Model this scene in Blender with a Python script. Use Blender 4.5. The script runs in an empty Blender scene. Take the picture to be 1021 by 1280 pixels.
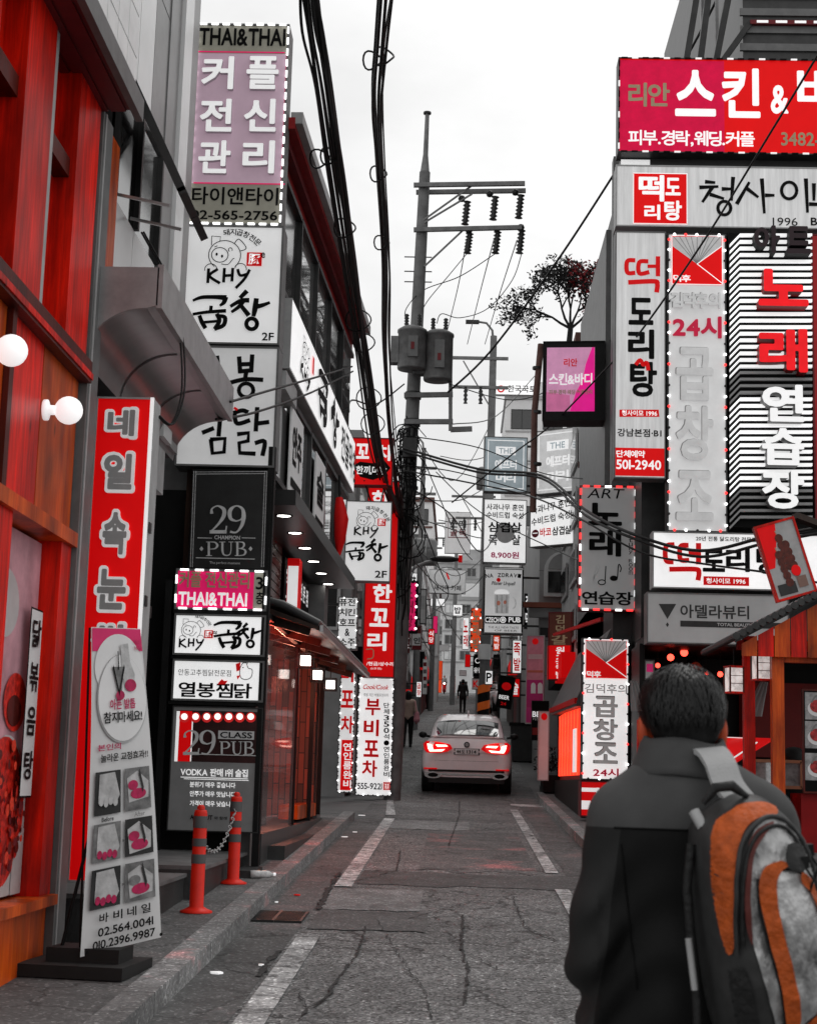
import bpy, bmesh, math, random
import numpy as np
from mathutils import Vector, Matrix, Euler, noise
random.seed(7)
C = bpy.context.scene.collection
SC = bpy.context.scene
R = math.radians

# ------------------------------------------------------------------ camera
F_PX, CX, CY = 2000.0, 510.5, 640.0          # photograph is 1021 x 1280
CAM_H = 1.66
CAM_ROT = (Matrix.Rotation(R(1.98), 3, 'Z') @ Matrix.Rotation(R(90 + 9.55), 3, 'X') @ Matrix.Rotation(R(1.6), 3, 'Z'))
cam_d = bpy.data.cameras.new('camera'); cam = bpy.data.objects.new('camera', cam_d); C.objects.link(cam)
cam_d.sensor_fit = 'HORIZONTAL'; cam_d.sensor_width = 36.0; cam_d.lens = 36.0 * F_PX / 1021.0
cam_d.clip_start = .05; cam_d.clip_end = 2000
cam.matrix_world = Matrix.Translation((0, 0, CAM_H)) @ CAM_ROT.to_4x4()
cam_d.dof.use_dof = True; cam_d.dof.focus_distance = 24.0; cam_d.dof.aperture_fstop = 12.0
SC.camera = cam

# ------------------------------------------------------------------ sky and sun (overcast)
W = bpy.data.worlds.new('World'); SC.world = W; W.use_nodes = True
nt = W.node_tree; bg = nt.nodes['Background']
sky = nt.nodes.new('ShaderNodeTexSky'); sky.sky_type = 'NISHITA'; sky.sun_disc = False
SUN_EL, SUN_AZ = R(58), R(20)
sky.sun_elevation = SUN_EL; sky.sun_rotation = SUN_AZ; sky.dust_density = 6; sky.air_density = 1.0
bw = nt.nodes.new('ShaderNodeRGBToBW'); nt.links.new(sky.outputs[0], bw.inputs[0])
tc = nt.nodes.new('ShaderNodeTexCoord')
mp = nt.nodes.new('ShaderNodeMapping'); mp.inputs['Scale'].default_value = (1, 1, 2.2); nt.links.new(tc.outputs['Generated'], mp.inputs[0])
nz = nt.nodes.new('ShaderNodeTexNoise'); nz.inputs['Scale'].default_value = 3.2; nz.inputs['Detail'].default_value = 6; nz.inputs['Roughness'].default_value = .55
nt.links.new(mp.outputs[0], nz.inputs['Vector'])
cr = nt.nodes.new('ShaderNodeMapRange'); cr.inputs[1].default_value = .3; cr.inputs[2].default_value = .75
cr.inputs[3].default_value = 11.6; cr.inputs[4].default_value = 8.0
nt.links.new(nz.outputs[0], cr.inputs[0])
mx = nt.nodes.new('ShaderNodeMix'); mx.data_type = 'FLOAT'; mx.inputs[0].default_value = .9     # thick cloud over the clear sky
nt.links.new(bw.outputs[0], mx.inputs[2]); nt.links.new(cr.outputs[0], mx.inputs[3])
nt.links.new(mx.outputs[0], bg.inputs[0]); bg.inputs[1].default_value = .1
sun_d = bpy.data.lights.new('sun', 'SUN'); sun_d.energy = .6; sun_d.angle = R(25); sun_d.color = (1, .98, .95)
sun = bpy.data.objects.new('sun', sun_d); C.objects.link(sun)
sun.rotation_euler = (R(90) - SUN_EL, 0, R(180) - SUN_AZ + R(0))
SC.view_settings.view_transform = 'Standard'; SC.view_settings.look = 'None'
SC.view_settings.exposure = 0.0; SC.view_settings.gamma = 1.0
SC.cycles.use_denoising = True; SC.cycles.max_bounces = 6; SC.cycles.diffuse_bounces = 4; SC.cycles.glossy_bounces = 3
SC.cycles.transmission_bounces = 4; SC.cycles.transparent_max_bounces = 8
SC.cycles.sample_clamp_indirect = 6.0

# ------------------------------------------------------------------ projection helpers (photo pixel -> ray)
def ray(px, py):
    return CAM_ROT @ Vector(((px - CX) / F_PX, (CY - py) / F_PX, -1.0))
O3 = Vector((0, 0, CAM_H))
def at(px, py, y):                       # point seen at pixel, standing y metres up the street
    d = ray(px, py); return O3 + d * (y / d.y)
def atx(px, py, x):                      # same on a wall plane x = const
    d = ray(px, py); return O3 + d * (x / d.x)
def hit(px, py, p0, n):
    d = ray(px, py); return O3 + d * ((p0 - O3).dot(n) / d.dot(n))
PROF = [(-40, -1.6), (0, 0), (33, 1.30), (40, 1.85), (49, 2.8), (87, 5.4), (160, 10.45), (260, 15.6), (600, 22)]
def g(y):
    for (a, ha), (b, hb) in zip(PROF, PROF[1:]):
        if y <= b: return ha + (hb - ha) * (y - a) / (b - a)
    return PROF[-1][1]
def gp(px, py, dz=0.0):                  # point on the ground (plus dz) seen at a pixel
    lo, hi = 1.0, 400.0
    d = ray(px, py)
    f = lambda y: CAM_H + d.z / d.y * y - g(y) - dz
    for _ in range(60):
        m = (lo + hi) / 2
        if f(m) > 0: lo = m
        else: hi = m
    return O3 + d * (lo / d.y)

# ------------------------------------------------------------------ materials
MATS = {}
def M(name, col, rough=.6, metal=0.0, emit=0.0, var=.12, scale=5.0, bump=0.0, bscale=60.0, coat=0.0, spec=.28, alpha=1.0, ecol=None, stretch=None, trans=0.0):
    if name in MATS: return MATS[name]
    m = bpy.data.materials.new(name); m.use_nodes = True; t = m.node_tree; b = t.nodes['Principled BSDF']
    if isinstance(col, (int, float)): col = (col, col, col)
    b.inputs['Roughness'].default_value = rough; b.inputs['Metallic'].default_value = metal
    b.inputs['Specular IOR Level'].default_value = spec; b.inputs['Coat Weight'].default_value = coat
    b.inputs['Alpha'].default_value = alpha; b.inputs['Transmission Weight'].default_value = trans
    co = t.nodes.new('ShaderNodeTexCoord'); src = co.outputs['Object']
    if stretch:
        mp = t.nodes.new('ShaderNodeMapping'); mp.inputs['Scale'].default_value = stretch
        t.links.new(src, mp.inputs[0]); src = mp.outputs[0]
    n = t.nodes.new('ShaderNodeTexNoise'); n.inputs['Scale'].default_value = scale; n.inputs['Detail'].default_value = 5; n.inputs['Roughness'].default_value = .65
    t.links.new(src, n.inputs['Vector'])
    r = t.nodes.new('ShaderNodeMapRange'); r.inputs[1].default_value = .3; r.inputs[2].default_value = .7
    r.inputs[3].default_value = 1 - var; r.inputs[4].default_value = 1 + var
    t.links.new(n.outputs[0], r.inputs[0])
    v = t.nodes.new('ShaderNodeVectorMath'); v.operation = 'SCALE'; v.inputs[0].default_value = col
    t.links.new(r.outputs[0], v.inputs['Scale']); t.links.new(v.outputs[0], b.inputs['Base Color'])
    if emit > 0:
        if ecol is None: t.links.new(v.outputs[0], b.inputs['Emission Color'])
        else: b.inputs['Emission Color'].default_value = (*ecol, 1)
        b.inputs['Emission Strength'].default_value = emit
    if bump > 0:
        n2 = t.nodes.new('ShaderNodeTexNoise'); n2.inputs['Scale'].default_value = bscale; n2.inputs['Detail'].default_value = 4
        t.links.new(src, n2.inputs['Vector'])
        bp = t.nodes.new('ShaderNodeBump'); bp.inputs['Strength'].default_value = bump; bp.inputs['Distance'].default_value = .02
        t.links.new(n2.outputs[0], bp.inputs['Height']); t.links.new(bp.outputs[0], b.inputs['Normal'])
    MATS[name] = m
    return m
WHITE = M('lit_white', .74, .4, emit=.50, var=.1, scale=1.3)
WHITE2 = M('lit_white_bright', .80, .4, emit=.72, var=.08, scale=1.5)
PAPER = M('printed_white', .70, .5, var=.08, scale=2)
GREYF = M('sign_grey', .36, .4, emit=.1, var=.12, scale=1.5)
SILV = M('brushed_sign_silver', .55, .32, metal=.35, var=.18, scale=2, stretch=(6, 6, .4), emit=.34)
BLK = M('black_paint', .008, .55, spec=.15, var=.3)
INK = M('letter_black', .004, .6, spec=.08, var=.1)
DGREY = M('dark_grey_metal', .035, .45, metal=.3, var=.25)
MGREY = M('mid_grey_paint', .13, .5, var=.2)
LGREY = M('light_grey_paint', .36, .5, var=.15)
STEEL = M('steel', .45, .3, metal=.9, var=.15, scale=3)
RED = M('sign_red', (.72, .002, .003), .5, spec=.15, emit=.38, var=.06, scale=1.5)
REDP = M('red_paint', (.55, .003, .003), .5, spec=.15, var=.12)
REDL = M('letter_red', (.70, .004, .006), .5, spec=.15, emit=.25, var=.05)
DRED = M('dark_red', (.13, .006, .01), .5, var=.2)
PINK = M('sign_magenta', (.70, .01, .12), .4, emit=.5, var=.12, scale=2)
PINKL = M('letter_pink', (.78, .02, .20), .4, emit=.25)
LETW = M('letter_white', .86, .35, emit=.55, var=.03)
LETG = M('letter_silver', .46, .4, emit=.08, var=.06)
TAN = M('letter_tan', (.36, .28, .17), .4, emit=.1)
OLIVE = M('sign_olive_grey', (.30, .29, .24), .45, emit=.18)
BULB = M('bulb_white', .9, .3, emit=3.0, var=0)
BULBR = M('bulb_red', (.9, .03, .03), .3, emit=2.2, var=0)
GLASSD = M('dark_glass', .02, .08, var=.3, spec=.8)
RUBBER = M('black_rubber', .012, .7, var=.2)

# ------------------------------------------------------------------ mesh builder
class MB:
    def __init__(s): s.v = []; s.f = []; s.m = []; s.mats = []; s.sm = []
    def mi(s, mat):
        if mat not in s.mats: s.mats.append(mat)
        return s.mats.index(mat)
    def add(s, vs, fs, mat, smooth=False):
        o = len(s.v); s.v.extend([tuple(p) for p in vs]); k = s.mi(mat)
        for f in fs: s.f.append([o + i for i in f]); s.m.append(k); s.sm.append(smooth)
        return s
    def box(s, a, b, mat, M4=None):
        (x0, y0, z0), (x1, y1, z1) = a, b
        if x0 > x1: x0, x1 = x1, x0
        if y0 > y1: y0, y1 = y1, y0
        if z0 > z1: z0, z1 = z1, z0
        vs = [Vector(p) for p in ((x0,y0,z0),(x1,y0,z0),(x1,y1,z0),(x0,y1,z0),(x0,y0,z1),(x1,y0,z1),(x1,y1,z1),(x0,y1,z1))]
        if M4: vs = [M4 @ p for p in vs]
        return s.add(vs, [(0,3,2,1),(4,5,6,7),(0,1,5,4),(1,2,6,5),(2,3,7,6),(3,0,4,7)], mat)
    def bar(s, p, q, w, h, mat, up=(0, 0, 1)):       # rectangular bar from p to q
        p = Vector(p); q = Vector(q); d = (q - p).normalized(); up = Vector(up)
        if abs(d.dot(up)) > .98: up = Vector((0, 1, 0))
        a = d.cross(up).normalized() * w / 2; b = a.cross(d).normalized() * h / 2
        vs = [p-a-b, p+a-b, p+a+b, p-a+b, q-a-b, q+a-b, q+a+b, q-a+b]
        return s.add(vs, [(0,1,2,3),(4,7,6,5),(0,4,5,1),(1,5,6,2),(2,6,7,3),(3,7,4,0)], mat)
    def tube(s, pts, r, mat, n=8, cap=True, smooth=True):
        pts = [Vector(p) for p in pts]; rs = r if isinstance(r, (list, tuple)) else [r] * len(pts)
        vs = []; a = None
        for i, p in enumerate(pts):
            d = (pts[min(i+1, len(pts)-1)] - pts[max(i-1, 0)])
            d = d.normalized() if d.length > 1e-9 else Vector((0, 0, 1))
            if a is None: a = d.orthogonal().normalized()
            else:
                a = a - d * a.dot(d); a = a.normalized() if a.length > 1e-6 else d.orthogonal().normalized()
            b = d.cross(a)
            vs += [p + (a * math.cos(2*math.pi*k/n) + b * math.sin(2*math.pi*k/n)) * rs[i] for k in range(n)]
        fs = [(i*n+k, i*n+(k+1) % n, (i+1)*n+(k+1) % n, (i+1)*n+k) for i in range(len(pts)-1) for k in range(n)]
        s.add(vs, fs, mat, smooth)
        if cap:
            s.add(vs[:n], [tuple(reversed(range(n)))], mat); s.add(vs[-n:], [tuple(range(n))], mat)
        return s
    def lathe(s, prof, mat, c=(0, 0, 0), n=16, axis='Z', smooth=True):
        vs = []
        for r, h in prof:
            for k in range(n):
                a = 2*math.pi*k/n; x, y = r*math.cos(a), r*math.sin(a)
                p = (x, y, h) if axis == 'Z' else ((x, h, y) if axis == 'Y' else (h, x, y))
                vs.append((p[0]+c[0], p[1]+c[1], p[2]+c[2]))
        fs = [(i*n+k, i*n+(k+1) % n, (i+1)*n+(k+1) % n, (i+1)*n+k) for i in range(len(prof)-1) for k in range(n)]
        if axis == 'Y': fs = [tuple(reversed(f)) for f in fs]
        return s.add(vs, fs, mat, smooth)
    def ball(s, c, r, mat, n=12, sc=(1, 1, 1)):
        k = max(4, n // 2)
        prof = [(r*math.sin(math.pi*i/k)+1e-5, -r*math.cos(math.pi*i/k)) for i in range(k+1)]
        o = len(s.v); s.lathe(prof, mat, (0, 0, 0), n)
        for i in range(o, len(s.v)):
            x, y, z = s.v[i]; s.v[i] = (c[0]+x*sc[0], c[1]+y*sc[1], c[2]+z*sc[2])
        return s
    def prism(s, poly, a, b, mat, plane='XZ'):        # polygon extruded between a and b along the missing axis
        n = len(poly)
        def q(p, t): return (p[0], t, p[1]) if plane == 'XZ' else ((t, p[0], p[1]) if plane == 'YZ' else (p[0], p[1], t))
        vs = [q(p, a) for p in poly] + [q(p, b) for p in poly]
        fs = [tuple(range(n)), tuple(reversed(range(n, 2*n)))] + [(i, n+i, n+(i+1) % n, (i+1) % n) for i in range(n)]
        return s.add(vs, fs, mat)
    def warp(s, fn): s.v = [tuple(fn(*p)) for p in s.v]; return s
    def build(s, name, parent=None, loc=None, fix=False):
        me = bpy.data.meshes.new(name); me.from_pydata(s.v, [], s.f)
        for m in s.mats: me.materials.append(m)
        me.polygons.foreach_set('material_index', s.m); me.polygons.foreach_set('use_smooth', s.sm)
        if fix:
            b = bmesh.new(); b.from_mesh(me); bmesh.ops.recalc_face_normals(b, faces=b.faces); b.to_mesh(me); b.free()
        me.update()
        o = bpy.data.objects.new(name, me); C.objects.link(o)
        if parent: o.parent = parent
        if loc is not None: o.location = loc
        return o

def tag(o, label=None, cat=None, group=None, kind=None):
    if label: o['label'] = label
    if cat: o['category'] = cat
    if group: o['group'] = group
    if kind: o['kind'] = kind
    return o
def empty(name, label, cat, loc=(0, 0, 0), rz=0.0, group=None):
    o = bpy.data.objects.new(name, None); C.objects.link(o); o.location = loc; o.rotation_euler = (0, 0, rz)
    o.empty_display_size = .2
    return tag(o, label, cat, group)
def dup(root, loc=None, rz=None, label=None, group=None):
    r = root.copy(); C.objects.link(r)
    if loc is not None: r.location = loc
    if rz is not None: r.rotation_euler = (0, 0, rz)
    if label: r['label'] = label
    if group: r['group'] = group
    for ch in list(root.children):
        c = ch.copy(); C.objects.link(c); c.parent = r
        for gc in ch.children:
            d = gc.copy(); C.objects.link(d); d.parent = c
    return r

# ------------------------------------------------------------------ lettering
_TC = {}
_cu = bpy.data.curves.new('lettering', 'FONT'); _cu.size = 1; _cu.resolution_u = 3
_to = bpy.data.objects.new('lettering', _cu)
_PF = {}
def _outline(text, off):
    off = 0.0 if off < .012 else .02
    if not _PF: _prefetch()
    if (text, off) in _PF: return _PF[(text, off)]
    _cu.body = text; _cu.offset = off; _cu.space_line = 1
    me = bpy.data.meshes.new_from_object(_to)
    vs = [(v.co.x, v.co.y) for v in me.vertices]; fs = [tuple(p.vertices) for p in me.polygons]
    bpy.data.meshes.remove(me); _PF[(text, off)] = (vs, fs); _PF.setdefault('miss', []).append((text, off))
    return vs, fs
def _prefetch():                                       # all the street's words in a few text blocks: one line each
    _PF['-'] = 0
    for off, words in LETTERING.items():
        _cu.offset = off; _cu.space_line = 4; _cu.body = '\n'.join(words)
        me = bpy.data.meshes.new_from_object(_to); ys_ = [v.co.y for v in me.vertices]; row = [max(0, min(len(words)-1, int(round((.35-y)/4)))) for y in ys_]
        out = [([], []) for _ in words]; new = {}
        for i, v in enumerate(me.vertices): new[i] = len(out[row[i]][0]); out[row[i]][0].append((v.co.x, v.co.y+4*row[i]))
        for p in me.polygons: out[row[p.vertices[0]]][1].append(tuple(new[i] for i in p.vertices))
        for w_, o_ in zip(words, out): _PF[(w_, off)] = o_
        bpy.data.meshes.remove(me)
LETTERING = {0.02: ['닭', '볶', '음', '탕', '타이앤타이', '02-565-2756', '豚', 'e', '돼', '지', '곱', '창', '전', '문', '2F', 'CHAMPION', '커플 전신관리', '3', '층', '≈', 'CLASS', '분위기 매우 좋습니다', '안주가 매우 맛납니다', '가격이 매우 낮습니다', '와 함께', '바비', '네일', '아픈 발톱', '본인의', '놀라운 교정효과!!', 'Before', 'After', '바', '비', '네', '일', '/현금/상수리', 'Cook/Cook', '단', '체', '5', '0', '석', '·', '연', '인', '룸', '완', '田', '한', '우', 'BEST', '청사이모 1996', '강남본점·B1', '20년 전통 닭도리탕 전문점', '아델라뷰티', 'TOTAL BEAUTY', '김덕후의', '리안', '피부·경락·웨딩·커플관리', 'THE', '사과나무 훈연', '수비드럽 숙성', 'Pilsner Urquell', 'BE', '44', '도', '1314', '한국국토', '유림', '새기미 카페', 'BEER', '24'], 0.0: ['T', 'H', 'A', 'I', '&', '커', '플', '전', '신', '관', '리', 'The perfect moment', '안동고추찜닭전문점', '열', '봉', '찜', '닭', 'V', 'O', 'D', 'K', '판', '매', '1', '위', '술', '집', 'B', 'S', 'L', 'U', '네', '일', '속', '눈', '썹', '참', '지', '마', '세', '요', '!', '0', '2', '.', '5', '6', '4', '3', '9', '8', '7', '숯', '불', '구', '이', '문', '점', '고', '기', '한', '소', '주', '잔', '아', '맑', '은', '살', '안', '쪄', '골', '막', '창', '꼬', '치', '끼', ',', '당', '항', '(2호점)', '족발 치킨 해물포장마차', '부', '비', '포', '차', '-', '퓨', '킨', '호', '프', '노', '래', '방', '인', '스', '바', '디', '피', '경', '락', '웨', '딩', '떡', '도', '탕', '1996', '단', '체', '예', '약', '덕', '후', '김', '의', '시', '곱', '조', '트', '연', '습', '장', 'ART', 't', 'u', 'd', 'y', 'R', 'o', 'm', '에', '터', '머', '삼', '겹', '목', '원', '코', 'N', 'Z', 'C', 'E', 'P', 'THE ALL NEW TASTE', 'OF BEER', '갈', '족', '발', 'FEST', '쏘', '맥', '식', '밥']}
def _swell(vs, fs, off, N=60):
    """grow the letter by off with round corners: distance field on a grid, filled by marching squares"""
    V_ = np.array(vs); tri = np.array([f for f in fs if len(f) == 3]); lo, hi = V_.min(0)-off-.03, V_.max(0)+off+.03
    h = max(hi-lo)/N; nx, ny = (np.ceil((hi-lo)/h).astype(int)+1); X, Y = np.meshgrid(lo[0]+h*np.arange(nx), lo[1]+h*np.arange(ny)); Pt = np.stack([X.ravel(), Y.ravel()], 1)
    cnt = {}
    for f in fs:
        for i, j in zip(f, f[1:]+f[:1]):
            k = (min(i, j), max(i, j)); cnt[k] = cnt.get(k, 0)+1
    E = np.array([k for k, c in cnt.items() if c == 1]); A, B = V_[E[:, 0]], V_[E[:, 1]]
    D = np.full(len(Pt), 9.0)
    for p, q in zip(A, B):
        d = q-p; L2 = max(d@d, 1e-12); t = np.clip(((Pt-p)@d)/L2, 0, 1); r = Pt-(p+t[:, None]*d); D = np.minimum(D, np.hypot(r[:, 0], r[:, 1]))
    ins = np.zeros(len(Pt), bool)
    for a_, b_, c_ in tri:
        p, q, r = V_[a_], V_[b_], V_[c_]
        c1 = (q[0]-p[0])*(Pt[:, 1]-p[1])-(q[1]-p[1])*(Pt[:, 0]-p[0]); c2 = (r[0]-q[0])*(Pt[:, 1]-q[1])-(r[1]-q[1])*(Pt[:, 0]-q[0]); c3 = (p[0]-r[0])*(Pt[:, 1]-r[1])-(p[1]-r[1])*(Pt[:, 0]-r[0])
        ins |= ((c1 >= 0) & (c2 >= 0) & (c3 >= 0)) | ((c1 <= 0) & (c2 <= 0) & (c3 <= 0))
    S = (off-np.where(ins, -D, D)).reshape(ny, nx)
    ov, of, idx = [], [], {}
    def vid(k, p):
        if k not in idx: idx[k] = len(ov); ov.append(p)
        return idx[k]
    def pt(i, j): return vid((i, j), (lo[0]+h*i, lo[1]+h*j))
    def ed(i, j, k, l):
        a_, b_ = S[j, i], S[l, k]; t = a_/(a_-b_); return vid((min((i, j), (k, l)), max((i, j), (k, l))), (lo[0]+h*(i+(k-i)*t), lo[1]+h*(j+(l-j)*t)))
    for j in range(ny-1):
        run = None
        for i in range(nx):
            full = i < nx-1 and S[j, i] > 0 and S[j, i+1] > 0 and S[j+1, i] > 0 and S[j+1, i+1] > 0
            if full:
                if run is None: run = i
                continue
            if run is not None: of.append((pt(run, j), pt(i, j), pt(i, j+1), pt(run, j+1))); run = None
            if i == nx-1: continue
            c = ((i, j), (i+1, j), (i+1, j+1), (i, j+1)); s_ = [S[q[1], q[0]] > 0 for q in c]
            if not any(s_): continue
            poly = []
            for k in range(4):
                if s_[k]: poly.append(pt(*c[k]))
                if s_[k] != s_[(k+1) % 4]: poly.append(ed(*c[k], *c[(k+1) % 4]))
            if len(poly) > 2: of.append(tuple(poly))
    return ov, of
def glyph(text, bold=.02):
    key = (text, bold)
    if key in _TC: return _TC[key]
    if bold > .034 and len(text) == 1 and text not in '≈': vs, fs = _swell(*_outline(text, 0), bold*.52)
    elif bold > .034:                                  # a word: swell each letter and set them side by side
        vs, fs = [], []; x = 0
        for ch in text:
            if ch == ' ': x += .3; continue
            v, f, bb = glyph(ch, bold); o = len(vs); vs += [(p[0]-bb[0]+x, p[1]) for p in v]; fs += [tuple(i+o for i in q) for q in f]; x += bb[1]-bb[0]+.035
    else: vs, fs = _outline(text, bold)
    if not vs: vs, fs = [(0, 0), (1, 0), (1, 1), (0, 1)], []
    xs = [p[0] for p in vs]; ys = [p[1] for p in vs]
    _TC[key] = (vs, fs, (min(xs), max(xs), min(ys), max(ys)))
    return _TC[key]
def catmull(pts, k=5):
    if len(pts) < 3: return pts
    P = [pts[0]] + list(pts) + [pts[-1]]; out = []
    for i in range(1, len(P)-2):
        for j in range(k):
            t = j / k
            out.append(tuple(.5*((2*P[i][c]) + (-P[i-1][c]+P[i+1][c])*t + (2*P[i-1][c]-5*P[i][c]+4*P[i+1][c]-P[i+2][c])*t*t + (-P[i-1][c]+3*P[i][c]-3*P[i+1][c]+P[i+2][c])*t**3) for c in range(len(P[0]))))
    out.append(tuple(P[-2])); return out

class Face:
    """Draws printed matter on a plane: px() maps photo pixels to plane metres (x right, z up)."""
    def __init__(s, fn, y=0.0, mb=None):
        s.fn = fn; s.mb = mb or MB(); s.y = y; s.k = 0
    def _y(s, l): s.k += 1; return s.y - .003*l - .00025*s.k
    def sz(s, cx, cy, w, h):
        a = s.fn(cx-w/2, cy); b = s.fn(cx+w/2, cy); c = s.fn(cx, cy-h/2); d = s.fn(cx, cy+h/2)
        return abs(b[0]-a[0]), abs(c[1]-d[1])
    SIDE = {}
    def flat(s, vs, fs, mat, l=1, ex=0.0):
        y = s._y(l)
        if ex <= 0: s.mb.add([(x, y, z) for x, z in vs], fs, mat); return
        n = len(vs); cnt = {}
        for f in fs:
            for a, b in zip(f, f[1:]+f[:1]): cnt[(a, b)] = 1
        side = [(b, a, a+n, b+n) for (a, b) in cnt if (b, a) not in cnt]
        V2 = [(x, y-ex, z) for x, z in vs] + [(x, s.y-.0005, z) for x, z in vs]
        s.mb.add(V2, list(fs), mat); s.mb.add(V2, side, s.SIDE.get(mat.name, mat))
    def R(s, x0, y0, x1, y1, mat, l=1, ex=0.0):
        c = s.fn((x0+x1)/2, (y0+y1)/2); w, h = s.sz((x0+x1)/2, (y0+y1)/2, x1-x0, y1-y0)
        s.flat([(c[0]-w/2, c[1]-h/2), (c[0]+w/2, c[1]-h/2), (c[0]+w/2, c[1]+h/2), (c[0]-w/2, c[1]+h/2)], [(0,1,2,3)], mat, l, ex); return s
    def B(s, x0, y0, x1, y1, t, mat, l=1):            # border frame of line width t (px)
        s.R(x0, y0, x1, y0+t, mat, l); s.R(x0, y1-t, x1, y1, mat, l); s.R(x0, y0+t, x0+t, y1-t, mat, l); s.R(x1-t, y0+t, x1, y1-t, mat, l); return s
    def T(s, text, cx, cy, w, h, mat, bold=.02, l=2, ex=0.0, rot=0.0, sh=0.0):
        vs, fs, (a, b, c, d) = glyph(text, bold); W_, H_ = s.sz(cx, cy, w, h); p = s.fn(cx, cy)
        kx, ky = W_/max(b-a, 1e-6), H_/max(d-c, 1e-6); out = []
        ca, sa = math.cos(rot), math.sin(rot)
        for x, y in vs:
            u, v = (x-(a+b)/2)*kx, (y-(c+d)/2)*ky; u += sh*v
            out.append((p[0]+u*ca-v*sa, p[1]+u*sa+v*ca))
        s.flat(out, fs, mat, l, ex); return s
    def V(s, text, cx, y0, y1, w, mat, bold=.03, l=2, ex=0.0, x1=None):   # column of characters; x1 = centre at the foot
        n = len(text); st = (y1-y0)/n
        for i, ch in enumerate(text):
            if ch != ' ': s.T(ch, cx if x1 is None else cx+(x1-cx)*(i+.5)/n, y0+st*(i+.5), w, st*.86, mat, bold, l, ex)
        return s
    def K(s, pts, mat, w=2.0, l=2, ex=0.0, smooth=True, close=False):   # brush stroke; pts (x, y[, w]) in px
        P = [(p[0], p[1], p[2] if len(p) > 2 else w) for p in pts]
        if close: P.append(P[0])
        if smooth: P = catmull(P)
        sc = s.sz(P[0][0], P[0][1], 10, 10)[0]/10
        Q = [(*s.fn(x, y), ww*sc/2) for x, y, ww in P]; vs = []; n = len(Q)
        for i, (x, z, r) in enumerate(Q):
            a = Q[max(i-1, 0)]; b = Q[min(i+1, n-1)]; dx, dz = b[0]-a[0], b[1]-a[1]; L = math.hypot(dx, dz) or 1
            dx /= L; dz /= L
            ox = -dx*r*.45 if i == 0 else (dx*r*.45 if i == n-1 else 0); oz = -dz*r*.45 if i == 0 else (dz*r*.45 if i == n-1 else 0)
            vs += [(x+ox+dz*r, z+oz-dx*r), (x+ox-dz*r, z+oz+dx*r)]
        fs = [(2*i, 2*i+2, 2*i+3, 2*i+1) for i in range(n-1)]
        s.flat(vs, fs, mat, l, ex); return s
    def C(s, cx, cy, rx, mat, ry=None, l=1, n=20, ex=0.0):
        ry = ry or rx; p = s.fn(cx, cy); a, b = s.sz(cx, cy, 2*rx, 2*ry)
        s.flat([(p[0]+a/2*math.cos(2*math.pi*i/n), p[1]+b/2*math.sin(2*math.pi*i/n)) for i in range(n)], [tuple(range(n))], mat, l, ex); return s
    def O(s, cx, cy, rx, mat, w=1.5, ry=None, l=2, a0=0, a1=360, n=20):
        ry = ry or rx
        s.K([(cx+rx*math.cos(R(a0+(a1-a0)*i/n)), cy-ry*math.sin(R(a0+(a1-a0)*i/n))) for i in range(n+1)], mat, w, l, smooth=False); return s
    def G(s, pts, mat, l=1, ex=0.0):
        vs = [s.fn(x, y) for x, y in pts]
        ar = sum(a[0]*b[1]-b[0]*a[1] for a, b in zip(vs, vs[1:]+vs[:1]))
        if ar < 0: vs.reverse()
        s.flat(vs, [tuple(range(len(vs)))], mat, l, ex); return s

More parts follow.
